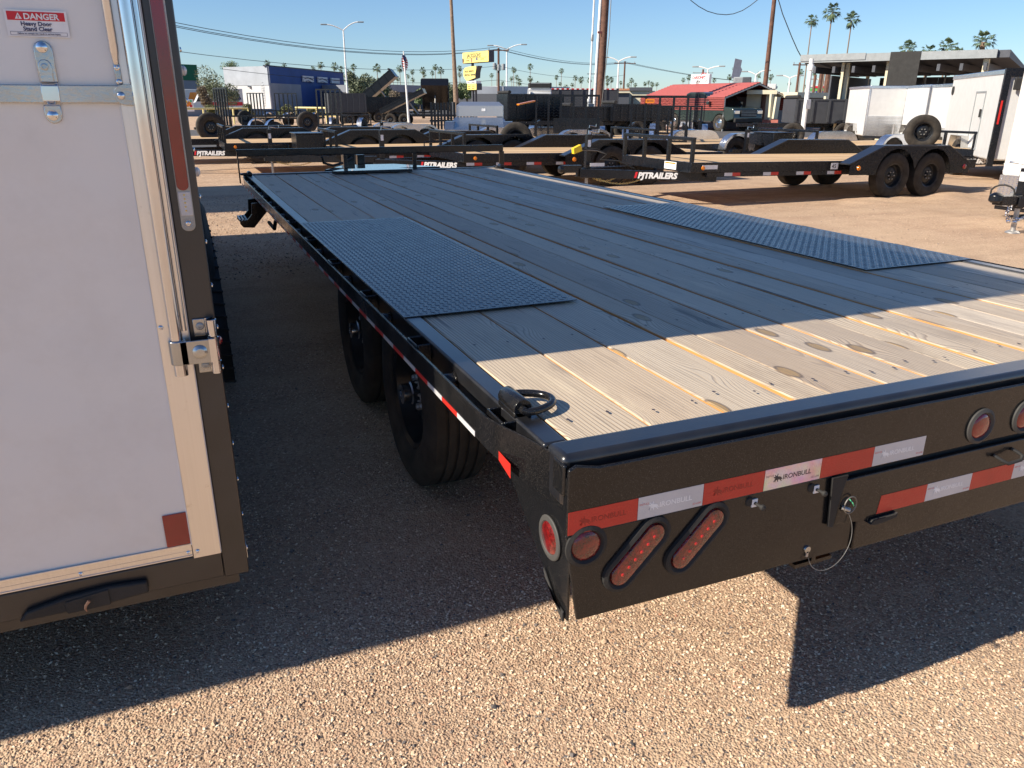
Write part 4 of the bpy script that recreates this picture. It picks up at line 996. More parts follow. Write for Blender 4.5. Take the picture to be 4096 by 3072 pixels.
T['b'] = yard_trailer('black car trailer with taped frame rail, directly behind the flatbed headboard', (4.12, 13.25, 0), 5.6, 2.05, .60, 'drive', wheels=(2.9, 3.72), tongue=1.35, tapes=(.05, .62, 1.22, 1.82, 2.3), tilt=.8, chains=True, tagtxt=('C2', 2.72, .40))
T['c'] = yard_trailer('black car trailer carrying a tongue box, jack standing left of the flatbed headboard', (2.45, 16.3, 0), 5.2, 2.05, .60, 'drive', wheels=(3.0, 3.85), tongue=1.3, box=True, rail=True, text=False, chains=True, tapes=(.5, 1.1, 1.7, 2.3))
T['d'] = yard_trailer('black trailer with bright teardrop fenders left of the big utility pole', (6.95, 18.7, 0), 5.6, 2.05, .60, 'bright', wheels=(2.0, 2.85), tongue=1.2, text=False, tapes=(.5, 1.2), jack=False)
T['e'] = yard_trailer('black car trailer beside the enclosed trailer, white lettering on its tongue', (.42, 18.2, 0), 5.4, 2.05, .66, 'drive', wheels=(3.0, 3.85), tongue=1.9, text=True)
T['f'] = yard_trailer('black trailer with bright fenders in front of the yellow pipe barrier', (2.3, 24.2, 0), 6.6, 2.05, .62, 'bright', wheels=(3.6, 4.45), tongue=1.3, text=False, tapes=(.7, 1.35, 2.0), jack=False, rail=False)
T['g'] = yard_trailer('black trailer with polished fenders below the leaning dump bed', (5.75, 21.2, 0), 5.6, 2.05, .60, 'bright', wheels=(1.9, 2.75), tongue=1.0, text=False, jack=True, rail=False)
T['h'] = yard_trailer('black trailer with mirror bright fenders in front of the red carport', (9.75, 15.8, 0), 5.4, 2.05, .58, 'bright', wheels=(2.2, 3.05), tongue=1.3, text=False, jack=True, box=False, tapes=(.5, 1.2, 1.9))
T['i'] = yard_trailer('black trailer with tread plate fenders under the grey dump trailer', (13.2, 14.3, 0), 5.8, 2.05, .56, 'bright', wheels=(2.2, 3.05), tongue=1.3, text=False, tapes=(.5, 1.1, 1.7), box=True)
T['j'] = yard_trailer('black trailer at far right whose lettered tongue shows behind the nearest fender', (15.0, 11.0, 0), 6.5, 2.05, .60, 'drive', wheels=(4.4, 5.25), tongue=1.5, text=True, tapes=(.2, .9), rail=True, box=False)
T['k'] = yard_trailer('black car trailer with plain fenders ahead of the chained jack trailer', (-1.2, 21.6, 0), 4.6, 2.05, .62, 'drive', wheels=(2.6, 3.45), tongue=1.5, text=False, jack=False, rail=False)

def spare_at(label, px, py, D, rz=0, scale=.93):
    p = px_pt(px, py, D); t = spare(label, 0, 0, p.z/.93, rz); t.location = p; t.scale = (scale,)*3; return t
spare_at('black spare wheel standing just right of the flatbed headboard', 2064, 557, 16.6, -.35)
spare_at('spare wheel in front of the big utility pole foot', 2382, 525, 25.0, -.2)
spare_at('large spare wheel left of the white enclosed trailers', 3690, 527, 15.0, -.62, .74)
spare_at('spare wheel poking up below the grey dump trailer', 3170, 538, 21.5, -.5, .78)
spare_at('spare wheel beside the black rear post of the enclosed trailer', 843, 508, 21.0, .1)
spare_at('small spare wheel behind the yellow pipe barrier corner', 980, 472, 40.0, .2)
spare_at('spare wheel below the yellow pipe frame', 1229, 488, 28.0, .1)

# ------------------------------------------------------------------ utility trailers with raised ramp gates
def gate_trailer(label, loc, L=3.2, wd=1.5, gh=1.35, bars=5, mesh=False, rot=0, plate=None, group='utility trailers with upright ramp gates', rails=True, gx=0.):
    t = thing('utility_trailer', label, 'utility trailer', loc, (0, 0, rot), group); h = wd/2; dk = .52
    for s in (-1, 1):
        a = MB(); a.box(0, L, s*h-.025, s*h+.025, dk-.10, dk); part('side_frame', a, 'farblack', t, smooth=False)
        if rails:
            a = MB(); a.box(0, L, s*h-.02, s*h+.02, dk+.34, dk+.38); 
            part('top_rail', a, 'farblack', t, smooth=False)
            for x in (.05, L*.33, L*.66, L-.05):
                a = MB(); a.box(x-.02, x+.02, s*h-.02, s*h+.02, dk, dk+.34); part('rail_post', a, 'farblack', t, smooth=False)
        a = MB(); P = arc(L*.55, .42, .36, math.pi, 0, 9); V = []; F = []
        ya, yb = sorted((s*(h+.03), s*(h+.24)))
        for x, z in P: V += [(x, ya, z), (x, yb, z)]
        for i in range(len(P)-1): F.append((2*i, 2*i+1, 2*i+3, 2*i+2))
        a.add(V, F); part('round_fender', a, 'brightalum', t)
        wheel(t, L*.55, s*(h+.14), .33, 'small', 'Y', -1 if s < 0 else 1, 0)
    w = (wd-.06)/6; pm = MB(); pm.box(.03, L-.03, -w/2+.004, w/2-.004, -.03, 0); pme = pm.mesh('deck_plank', 'farwood', False)
    for k in range(6): put('deck_plank', pme, t, (0, -h+.03+w*(k+.5), dk-.005))
    a = MB(); a.beam((0, -h+.1, dk-.05), (-1.1, 0, dk-.05), .05, .08); a.beam((0, h-.1, dk-.05), (-1.1, 0.01, dk-.05), .05, .08); part('tongue', a, 'farblack', t, smooth=False)
    # gate
    a = MB(); a.box(gx-.02, gx+.02, -h, -h+.05, dk+.01, dk+gh); a.box(gx-.02, gx+.02, h-.05, h, dk+.01, dk+gh); a.box(gx-.02, gx+.02, -h+.05, h-.05, dk+gh-.05, dk+gh); a.box(gx-.02, gx+.02, -h+.05, h-.05, dk+.01, dk+.06)
    gt = part('ramp_gate', a, 'farblack', t, smooth=False)
    bm_ = MB(); bm_.box(-.03, .03, -.026, .026, dk+.06, dk+gh-.05); bme_ = bm_.mesh('gate_bar', 'farblack', False)
    for k in range(1, bars): put('gate_bar', bme_, gt, (gx, -h+.025+(wd-.05)*k/bars, 0))
    if mesh:
        a = MB(); n = int(gh/.075)
        for k in range(n):
            z = dk+.06+(gh-.11)*k/n
            m_ = int(wd/.11)
            for q in range(m_):
                y = -h+.05+(wd-.1)*q/m_; dy = (wd-.1)/m_/2
                a.beam((gx, y, z), (gx, y+dy, z+.035), .006, .006); a.beam((gx, y+dy, z+.035), (gx, y+2*dy, z), .006, .006)
        part('expanded_mesh', a, 'farblack', gt, smooth=False, kind='stuff')
    if plate:
        a = MB(); a.box(gx-.026, gx-.021, plate[0], plate[1], dk+plate[2], dk+plate[3]); part('gate_plate', a, 'farblack', gt, smooth=False)
    return t
def gp(px, py, D): p = px_pt(px, py, D); return (p.x, p.y, 0)
gate_trailer('utility trailer with tall slatted ramp gate right behind the brown shrub', gp(895, 500, 32), 3.0, 1.15, 1.35, 5, rot=math.radians(20), gx=0)
gate_trailer('utility trailer with slatted gate standing before the white wall corner', gp(1030, 480, 50), 3.0, 1.3, 1.35, 5, rot=math.radians(38))
gate_trailer('utility trailer with slatted gate standing before the round bush', gp(1150, 480, 50), 3.0, 1.5, 1.35, 5, rot=math.radians(50))
gate_trailer('utility trailer with slatted gate in front of the grey dump box', gp(1320, 480, 33), 3.0, 1.05, 1.35, 5, rot=math.radians(55))
def mesh_gate(label, px0, px1, pyt, pyb, D, bars, plate=None, L=3.4, yaw=0):
    p0 = px_pt(px0, pyb, D); p1 = px_pt(px1, pyb, D); w = math.hypot(p1.x-p0.x, p1.y-p0.y); d = Vector((p1.x-p0.x, p1.y-p0.y, 0)).normalized()
    rz = math.atan2(d.y, d.x)+math.pi/2; zt = px_pt(px0, pyt, D).z
    c = ((p0.x+p1.x)/2, (p0.y+p1.y)/2, 0)
    return gate_trailer(label, c, L, w, zt-.52, bars, True, rot=rz, plate=plate, group='utility trailers with mesh ramp gates')
mesh_gate('utility trailer with tall mesh gate and solid black panel, right of the aluminium trailer', 2140, 2395, 378, 510, 21, 5, plate=(-.85, .35, .12, .50))
mesh_gate('utility trailer with dark mesh gate and small orange service sign', 2518, 2748, 382, 522, 19, 4)
mesh_gate('utility trailer with lower mesh gate before the green pickup', 2622, 2802, 421, 545, 24, 4)
p = px_pt(2600, 404, 18.7)
a = MB(); a.box(-.10, .10, -.004, .004, -.045, .045); o = put('service_sign', a.mesh('service_sign', 'orange', False), None, tuple(p), (0, 0, -.40)); o['label'] = 'small orange SERVICE plate hung on the dark mesh gate'; o['category'] = 'sign'
put('lettering', text_mesh('SERVICE', .042, .001, .0006, mat='print_dark', align='CENTER'), o, (0, -.005, -.014), (RX, 0, 0))

# ------------------------------------------------------------------ dump trailers
def dump_trailer(label, loc, L=4.2, wd=2.0, H=.75, rot=0, tilt=0, mat='farblack', tarp=True, ribs=6, group=None, wheels_=True, fixed_deck=False, txt=None, deck=.75, cover='rubber', tape_top=False):
    t = thing('dump_trailer', label, 'dump trailer', loc, (0, 0, rot), group); h = wd/2
    a = MB(); a.box(-1.2, L, -.45, -.37, deck-.22, deck-.08); a.box(-1.2, L, .37, .45, deck-.22, deck-.08); a.box(-1.9, -1.1, -.06, .06, deck-.22, deck-.10); part('chassis', a, 'farblack', t, smooth=False)
    if wheels_:
        for x in (L*.52, L*.52+.86):
            for s in (-1, 1): wheel(t, x, s*(h-.06), .36, 'small', 'Y', -1 if s < 0 else 1, 6)
        for s in (-1, 1):
            P = [(L*.52-.5, .62), (L*.52-.3, .80), (L*.52+1.16, .80), (L*.52+1.36, .62)]; a = MB(); V = []; F = []
            for x, z in P: V += [(x, s*(h-.17), z), (x, s*(h+.07), z)]
            for i in range(3): F.append((2*i, 2*i+1, 2*i+3, 2*i+2))
            a.add(V, F); part('fender', a, 'farblack', t, smooth=False)
    e = bpy.data.objects.new('dump_bed', None); COL.objects.link(e); e.parent = t; e.location = (L, 0, deck-.06); e.rotation_euler = (0, math.radians(tilt), 0); e.empty_display_size = .1
    a = MB(); a.box(-L, 0, -h, h, 0, .05); part('bed_floor', a, mat, e, smooth=False)
    for s in (-1, 1):
        a = MB(); y0, y1 = sorted((s*h, s*(h-.04))); a.box(-L, 0, y0, y1, .0505, H); a.box(-L, 0, *sorted((s*(h+.03), s*(h-.07))), H, H+.05); part('bed_side', a, mat, e, smooth=False)
        rm = MB(); rm.box(-.035, .035, -.03, .03, .05, H); rme_ = rm.mesh('side_rib', mat, False)
        for k in range(ribs+1): put('side_rib', rme_, e, (-L+.05+(L-.1)*k/max(ribs, 1), s*(h+.03), 0))
    a = MB(); a.box(-L, -L+.05, -h+.041, h-.041, .0505, H+.05); part('bed_front', a, mat, e, smooth=False)
    a = MB(); a.box(-.05, 0, -h+.041, h-.041, .0505, H); part('tailgate', a, mat, e, smooth=False)
    if tarp:
        a = MB(); a.tube([(-L+.1, -h, H+.12), (-L+.1, h, H+.12)], .07, 12); part('rolled_tarp', a, cover, e)
    if tilt:
        a = MB(); zt = L*.55*math.sin(math.radians(tilt)); a.tube([(L*.25, 0, deck-.1), (L-L*.6*math.cos(math.radians(tilt)), 0, deck-.1+L*.6*math.sin(math.radians(tilt)))], .06, 10); part('lift_ram', a, 'dullsteel', t)
    if tape_top:
        for k in range(int(L/.30)):
            a = MB(); a.box(-L+.05+k*.30, -L+.19+k*.30, -h-.033, -h-.0305, H-.02, H+.05); part('reflective_tape', a, 'red', e, smooth=False)
            a = MB(); a.box(-L+.20+k*.30, -L+.34+k*.30, -h-.033, -h-.0305, H-.02, H+.05); part('reflective_tape', a, 'print_white', e, smooth=False)
    if txt:
        put('lettering', text_mesh(txt, .16, .003, .002, 0, mat='print_white'), e, (-L*.55, -h-.036, H*.55), (RX, 0, 0))
    return t
def gpt(px, py, z=0., D=None):
    p = px_pt(px, py, D); return (p.x, p.y, z)
dump_trailer('long grey dump trailer before the blue building, small white decal', gpt(1310, 460, 0, 52), 2.3, 2.0, 1.1, rot=math.radians(-4), mat='darkfar', tarp=False, group='dump trailers in the yard', deck=.8)
dump_trailer('black dump trailer with its bed tipped up steeply beside the grey tree', gpt(1640, 470, 0, 66), 4.2, 2.0, .62, rot=math.radians(158), tilt=38, group='dump trailers in the yard', tape_top=True)
dump_trailer('low black tilt trailer with white lettering raised in front of the flagpole', gpt(1722, 470, 0, 52), 3.0, 1.9, .26, rot=math.radians(158), tilt=24, tarp=False, group='dump trailers in the yard', ribs=0)
dump_trailer('black dump trailer seen end on with its tall bed tipped towards us', gpt(1740, 460, 0, 72), 3.0, 2.35, .7, rot=math.radians(70), tilt=44, group='dump trailers in the yard', ribs=4)
dump_trailer('black dump trailer low behind the flagpole left of the tipped beds', gpt(1375, 450, 0, 60), 4.6, 2.2, 1.0, rot=math.radians(-8), group='dump trailers in the yard')
dump_trailer('black trailer with rolled tarp between aluminium trailer and white truck', gpt(2008, 480, 0, 36), 2.6, 1.6, 1.0, rot=math.radians(-5), group='dump trailers in the yard')
dump_trailer('black dump trailer with folded tarp arm left of the big utility pole', gpt(2255, 480, 0, 34), 4.4, 2.0, .5, rot=math.radians(-15), group='dump trailers in the yard')
dump_trailer('black dump trailer with white strip lamp right of the big utility pole', gpt(2425, 480, 0, 34), 2.0, 2.0, .6, rot=math.radians(-15), group='dump trailers in the yard')
dump_trailer('long taped black dump trailer behind the mesh gate and white truck', gpt(2175, 460, 0, 50), 4.4, 2.0, 1.45, rot=math.radians(-20), group='dump trailers in the yard', tarp=False, tape_top=True, mat='darkfar')
dump_trailer('charcoal dump trailer standing on pink gravel before the cream building', gpt(3145, 520, 0, 33), 3.6, 1.9, .80, rot=math.radians(-28), mat='darkfar', group='dump trailers in the yard')

# ------------------------------------------------------------------ buildings
def V2(p): return Vector((p[0], p[1], 0))
def slab(mb, p0, p1, z0, z1, depth, off=0.):
    """upright slab: its front runs from p0 to p1, body extends 'depth' behind (left-hand normal), front pushed back by off"""
    a, b_ = V2(p0), V2(p1); d = (b_-a).normalized(); n = Vector((-d.y, d.x, 0))
    q = [a+n*off, b_+n*off, b_+n*(off+depth), a+n*(off+depth)]
    v = [(p.x, p.y, z) for z in (z0, z1) for p in q]
    return mb.add(v, [(0, 1, 2, 3), (4, 5, 6, 7), (0, 1, 5, 4), (1, 2, 6, 5), (2, 3, 7, 6), (3, 0, 4, 7)])
def lerp2(p0, p1, t): return Vector((p0[0]+(p1[0]-p0[0])*t, p0[1]+(p1[1]-p0[1])*t, 0))
def building(name, label, p0, p1, depth, z1, mat, z0=0):
    o = thing(name, label, 'building', (0, 0, 0)); o.location = ((p0[0]+p1[0])/2, (p0[1]+p1[1])/2, 0); 
    return o
def lp(o, mb):  # world-space bmesh into the thing's local space (things are unrotated)
    l = o.location; mb.v = [(x-l.x, y-l.y, z-l.z) for x, y, z in mb.v]; return mb
# blue and white warehouse
c0 = px_pt(1069, 265, 150); c1 = px_pt(1374, 291, 182); zt = c0.z; side = px_pt(893, 266, 158)
bb = building('blue_building', 'blue painted commercial building with three white sign boards and a sunlit white side wall', c0, c1, 30, 8, 'bluewall')
dd_ = V2(side)-V2(c0); a = MB(); a.prism([tuple(V2(c0))[:2], tuple(V2(c1))[:2], tuple(V2(c1)+dd_)[:2], tuple(V2(side))[:2]], 'Z', 0, zt); part('main_block', lp(bb, a), 'bluewall', bb, smooth=False)
t_ = .36
a = MB(); slab(a, lerp2(c0, c1, .006), lerp2(c0, c1, t_), 0, zt*.62, .3, -.16); part('grey_wall_panel', lp(bb, a), 'greywall', bb, smooth=False)
a = MB(); slab(a, lerp2(c0, c1, .67), lerp2(c0, c1, .997), 0, zt*.60, .3, -.16); part('grey_wall_panel', lp(bb, a), 'greywall', bb, smooth=False)
a = MB(); slab(a, c0-Vector((.3, .1, 0)), c1, zt+.002, zt+.22, .6, -.12); part('parapet_cap', lp(bb, a), 'darkwall', bb, smooth=False)
for k, (ta, tb) in enumerate(((.385, .52), (.585, .715), (.775, .90))):
    a = MB(); slab(a, lerp2(c0, c1, ta), lerp2(c0, c1, tb), zt*.70, zt*.845, .3, -.42); sg = part('sign_board', lp(bb, a), 'whitewall', bb, smooth=False)
    a = MB(); w = MB()
    if k < 2:
        pts = [lerp2(c0, c1, ta+(tb-ta)*u)+Vector((0, 0, zt*(.79+dz))) for u, dz in ((.1, -.02), (.2, .0), (.45, .012), (.65, -.01), (.85, -.025), (.92, -.045))]
        n = Vector((c1[1]-c0[1], -(c1[0]-c0[0]), 0)).normalized()*.45
        a.tube([p_+n for p_ in pts], .09, 5); a.tube([p_+n-Vector((0, 0, .55)) for p_ in pts[1:]], .06, 5)
    else:
        n = Vector((c1[1]-c0[1], -(c1[0]-c0[0]), 0)).normalized()*.45
        a.tube([lerp2(c0, c1, ta+.01)+n+Vector((0, 0, zt*.785)), lerp2(c0, c1, tb-.01)+n+Vector((0, 0, zt*.785))], .06, 5)
    part('sign_artwork', lp(bb, a), 'print_navy', sg, kind='stuff')
a = MB(); slab(a, side, c0, 0, zt+.02, .4, -.05); part('white_side_wall', lp(bb, a), 'whitewall', bb, smooth=False)
a = MB(); slab(a, side, c0, zt*.57, zt+.03, .2, -.12); part('upper_side_wall', lp(bb, a), 'bluewhite', bb, smooth=False)
a = MB()
for u in (.62, .66): q = lerp2(side, c0, u+.2); a.beam((q.x, q.y-.3, .5), (q.x, q.y-.3, zt*.56), .06, .06)
for k in range(10): p_, q_ = lerp2(side, c0, .82), lerp2(side, c0, .86); a.beam((p_.x, p_.y-.3, .8+k*.42), (q_.x, q_.y-.3, .8+k*.42), .04, .04)
part('wall_ladder', lp(bb, a), 'whitepaint', bb, smooth=False)
a = MB(); q = lerp2(side, c0, .55); a.box(q.x-.3, q.x+.3, q.y-.6, q.y-.1, zt*.53, zt*.56); part('wall_lamp', lp(bb, a), 'dullsteel', bb)
# green building, left
p0 = px_pt(680, 255, 140); p1 = px_pt(786, 256, 142); gb = building('green_building', 'building with a green upper band at the left behind the grey tree', p0, p1, 20, 8, 'greenwall')
a = MB(); slab(a, p0, p1, px_pt(740, 320, 140).z, p0.z, 20); part('green_band', lp(gb, a), 'greenwall', gb, smooth=False)
a = MB(); slab(a, lerp2(p0, p1, .05), lerp2(p0, p1, 1.02), 0, px_pt(740, 320, 140).z-.01, 19.8, .1); part('lower_wall', lp(gb, a), 'greywall', gb, smooth=False)
# low block wall and painted boards in front
def wall(name, label, px0, px1, D0, D1, pyt, mat, th=.3, cat='wall', z0=0):
    p0, p1 = px_pt(px0, pyt, D0), px_pt(px1, pyt, D1); c = (p0+p1)/2; a = MB(); slab(a, p0, p1, z0, p0.z, th)
    a.v = [(x-c.x, y-c.y, z) for x, y, z in a.v]
    o = put(name, a.mesh(name, mat, False), None, (c.x, c.y, 0)); o['label'] = label; o['category'] = cat; return o
wall('block_wall', 'low grey block wall running behind the yellow pipe barriers', 640, 1400, 84, 96, 437, 'greywall')
wall('advert_board', 'small board with an orange and green picture at far left', 742, 772, 78, 78, 397, 'print_white', .1, 'board', .55)
a = MB(); pp_ = px_pt(757, 415, 77.7)
for k, (dx, dz, s, mt) in enumerate(((0, 0, .16, 'orange'), (-.12, .12, .10, 'yellow'), (.1, .15, .09, 'green'), (.08, -.12, .10, 'print_red'), (-.1, -.1, .09, 'orange'))):
    e = MB(); e.prism([(dx*1.5+s*1.2*math.cos(t), dz*1.5+s*1.2*math.sin(t)) for t in np.linspace(0, 6.28, 9)[:-1]], 'Y', -.02-.004*k, 0)
    o = put('picture', e.mesh('picture', mt, False), bpy.data.objects['advert_board'], tuple(Vector(pp_)-bpy.data.objects['advert_board'].location))
# box trucks with coloured sides parked behind the shrubs
def box_truck(label, px, py, D, L=4.5, rot=0, stripe='print_red', patch='flagblue'):
    p = px_pt(px, py, D); t = thing('box_truck', label, 'truck', (p.x, p.y, 0), (0, 0, rot))
    a = MB(); a.box(0, L, -1.1, 1.1, .85, 2.6); part('cargo_box', a, 'whitefar', t, bevel=.03)
    a = MB(); a.prism([(-1.7, .5), (-1.75, 1.2), (-1.35, 1.35), (-.95, 2.05), (-.05, 2.05), (-.05, .5)], 'Y', -1.0, 1.0); part('cab', a, 'whitefar', t, bevel=.04)
    a = MB(); a.prism([(-1.28, 1.38), (-.92, 1.98), (-.30, 1.98), (-.30, 1.38)], 'Y', -1.005, -1.002); part('side_window', a, 'glass', t, smooth=False)
    a = MB(); a.box(.1, L-.1, -1.103, -1.101, 1.0, 1.35); part('stripe', a, stripe, t, smooth=False)
    a = MB(); a.prism([(L*.45, 1.45), (L*.55, 2.3), (L*.85, 2.3), (L*.95, 1.6), (L*.7, 1.4)], 'Y', -1.104, -1.101); part('picture', a, patch, t, smooth=False)
    for x in (-.85, L-.9):
        for s in (-1, 1): wheel(t, x, s*.95, .38, 'small', 'Y', -1 if s < 0 else 1, 0)
    return t
box_truck('white box truck with a blue picture half hidden by the first slatted gate', 840, 440, 88, 3.2, .05)
box_truck('white box truck with red stripe at far left behind the brown shrub', 700, 440, 95, 3.0, .05, 'print_red', 'orange')
# dark low building behind the flagpole
p0, p1 = px_pt(1545, 338, 160), px_pt(1700, 345, 170); db = building('dark_building', 'low dark building behind the flagpole and tipped dump beds', p0, p1, 20, 6, 'darkwall')
a = MB(); slab(a, p0, p1, 0, px_pt(1600, 368, 160).z, 18); part('lower_wall', lp(db, a), 'darkwall', db, smooth=False)
a = MB(); slab(a, p0, p1, px_pt(1600, 368, 160).z+.01, p0.z, 18, -.8); part('fascia', lp(db, a), 'greywall', db, smooth=False)
# store with red sign
p0, p1, p2 = px_pt(1911, 347, 150), px_pt(2006, 346, 143), px_pt(2130, 349, 160)
sb_ = building('store', 'grey and white store with a red lettered sign behind the yellow signs', p0, p2, 20, 6, 'greywall'); zb = px_pt(1960, 376, 146).z
a = MB(); slab(a, p0, p1, 0, zb, 15); part('side_wall', lp(sb_, a), 'concrete', sb_, smooth=False)
a = MB(); slab(a, p0, p1, zb+.01, p0.z, 15.2, -.4); part('white_fascia', lp(sb_, a), 'whitewall', sb_, smooth=False)
a = MB(); slab(a, p1, p2, 0, zb, 15); part('front_wall', lp(sb_, a), 'darkwall', sb_, smooth=False)
a = MB(); slab(a, p1, p2, zb+.01, p0.z-.05, 15.1, -.4); part('grey_fascia', lp(sb_, a), 'greywall', sb_, smooth=False)
a = MB(); q0, q1 = px_pt(1934, 353, 148), px_pt(1981, 353, 144.5); slab(a, q0, q1, px_pt(1950, 368, 147).z, q0.z, .2, -.85); sgn_ = part('sign_box', lp(sb_, a), 'print_white', sb_, smooth=False)
d_ = (V2(q1)-V2(q0)).normalized(); q = V2(q0)+d_*.25+Vector((d_.y, -d_.x, 0))*.88
put('lettering', text_mesh('PET-MAT', .50, .02, .012, mat='print_red'), sgn_, tuple(Vector((q.x, q.y, px_pt(1950, 366, 147).z))-sb_.location), (RX, 0, math.atan2(d_.y, d_.x)))
# building with orange tiles, cream building right of it
p0, p1 = px_pt(2380, 358, 120), px_pt(2518, 357, 120); ob = building('tile_roof_building', 'low building with an orange clay tile roof edge behind the utility pole', p0, p1, 15, 5, 'darkwall')
a = MB(); slab(a, p0, p1, 0, px_pt(2450, 372, 120).z, 14); part('wall', lp(ob, a), 'darkwall', ob, smooth=False)
a = MB(); slab(a, p0, p1, px_pt(2450, 372, 120).z+.01, px_pt(2450, 362, 120).z, 14, -.4); part('cornice', lp(ob, a), 'cream', ob, smooth=False)
n_ = 24; tm = MB(); w_ = (V2(p1)-V2(p0)).length/n_; tm.prism([(-w_*.5, 0), (-w_*.35, .22), (0, .32), (w_*.35, .22), (w_*.5, 0)], 'Y', -.5, .8); tme = tm.mesh('roof_tile', 'orangeroof', False); an = math.atan2(p1.y-p0.y, p1.x-p0.x)
for k in range(n_):
    q = lerp2(p0, p1, (k+.5)/n_); put('roof_tile', tme, ob, (q.x-ob.location.x, q.y-ob.location.y, px_pt(2450, 362, 120).z+.01), (0, 0, an))
p0, p1 = px_pt(2515, 363, 130), px_pt(2620, 363, 130); o2b = building('tan_building', 'low tan and cream building between the tiled roof and the red carport', p0, p1, 15, 5, 'cream')
a = MB(); slab(a, p0, p1, 0, p0.z-.01, 12); part('wall', lp(o2b, a), 'cream', o2b, smooth=False)
a = MB(); slab(a, lerp2(p0, p1, 0), lerp2(p0, p1, .9), p0.z, p0.z+.5, 12, -.4); part('dark_roof_edge', lp(o2b, a), 'darkwall', o2b, smooth=False)
# cream stucco building behind the wood pole
D1 = 46.
p0, p1, p2 = px_pt(2990, 358, D1), px_pt(3108, 365, D1), px_pt(3395, 378, D1+4); cb_ = building('cream_building', 'cream stucco building with flat roof and roof units behind the brown wooden pole', p0, p2, 15, 4, 'cream')
z1 = px_pt(3050, 378, D1).z
a = MB(); slab(a, p0, p1, 0, z1, 8); part('left_wall', lp(cb_, a), 'cream', cb_, smooth=False)
a = MB(); slab(a, p0, p1, z1+.01, px_pt(3050, 361, D1).z, 9, -.8); part('roof_edge', lp(cb_, a), 'cream', cb_, smooth=False)
a = MB(); slab(a, p1, p2, 0, z1-.1, 8, 1.5); part('grey_wall', lp(cb_, a), 'greywall', cb_, smooth=False)
a = MB(); slab(a, px_pt(3172, 370, D1), p2, z1-.15, px_pt(3200, 369, D1).z, 2, -.3); part('canopy_edge', lp(cb_, a), 'cream', cb_, smooth=False)
a = MB(); q0, q1 = px_pt(3040, 500, D1-.3), px_pt(3110, 500, D1-.3); slab(a, q0, q1, 0, px_pt(3060, 478, D1).z, .2, -.15); part('red_base', lp(cb_, a), 'redpaint', cb_, smooth=False)
for (pa, pb, pt, pbm, tw_) in ((3078, 3087, 376, 480, 0), (3098, 3112, 388, 475, .5), (3297, 3304, 385, 440, 0), (3312, 3330, 390, 440, .4)):
    a = MB(); A, B = px_pt(pb, pt, D1-1), px_pt(pa, pbm, D1-1); a.beam(A, B, .14+tw_*.25, .14); part('cream_column', lp(cb_, a), 'cream', cb_, smooth=False)
a = MB(); q0, q1 = px_pt(2945, 345, D1+4), px_pt(3110, 350, D1+4)
part('roof_parapet', lp(cb_, slab(a, q0, q1, 2.2, q0.z, 6)), 'whitewall', cb_, smooth=False)
for (xa, xb_2, pt, pb_, mt) in ((3037, 3107, 335, 358, 'whitewall'), (2935, 3005, 308, 352, 'shedtrim'), (2970, 3007, 308, 350, 'darkwall')):
    a = MB(); q0, q1 = px_pt(xa, pt, D1+3), px_pt(xb_2, pt, D1+3); slab(a, q0, q1, px_pt(xa, pb_, D1+3).z, q0.z, 2.2, -.02*(mt == 'darkwall')); part('roof_unit', lp(cb_, a), mt, cb_, bevel=.05)
p_ = px_pt(2950, 275, D1+3.5); a = MB(); a.prism([(-.30, -.50), (-.18, .55), (.22, .46), (.18, .1), (.28, -.05), (.14, -.55)], 'Y', 0, .05); o = part('leaning_panel', a, 'solar', cb_, smooth=False, loc=tuple(p_-cb_.location), rot=(0, 0, -.4))
# strip mall with red and green bands, far right
p0, p1 = px_pt(3225, 346, 180), px_pt(3360, 342, 180); gm = building('striped_building', 'distant white building with red and green bands seen left of the shed posts', p0, p1, 10, 6, 'whitewall')
for (t0, t1, ya, yb, mt) in ((0, 1, 341, 348, 'whitewall'), (.2, .75, 344, 352, 'print_red'), (0, 1, 353, 364, 'greenstripe'), (.3, 1, 365, 370, 'bluetarp'), (0, 1, 371, 400, 'whitewall')):
    a = MB(); slab(a, lerp2(p0, p1, t0), lerp2(p0, p1, t1), max(0, px_pt(3290, yb, 180).z), px_pt(3290, ya, 180).z, 8, -.1 if mt == 'print_red' else 0); part('wall_band', lp(gm, a), mt, gm, smooth=False)
a = MB(); q = px_pt(3327, 333, 181); a.box(q.x-1.2, q.x+1.2, q.y, q.y+2, q.z-.9, q.z+.5); part('roof_unit', lp(gm, a), 'dullsteel', gm)

# ------------------------------------------------------------------ red carport
cpA = gpt(2884, 528, 0, 43.5)                       # near right front corner post foot
A = px_pt(2895, 441, 43.5); Bc = px_pt(2560, 441, 49.0)
ex = (V2(Bc)-V2(A)); Lc = ex.length; ex.normalize(); ey = Vector((-ex.y, ex.x, 0))
if ey.y < 0: ey = -ey
cp = thing('carport', 'open ended carport with a bright red ribbed metal roof over a pickup', 'carport', (A.x, A.y, 0), (0, 0, math.atan2(ex.y, ex.x)), None)
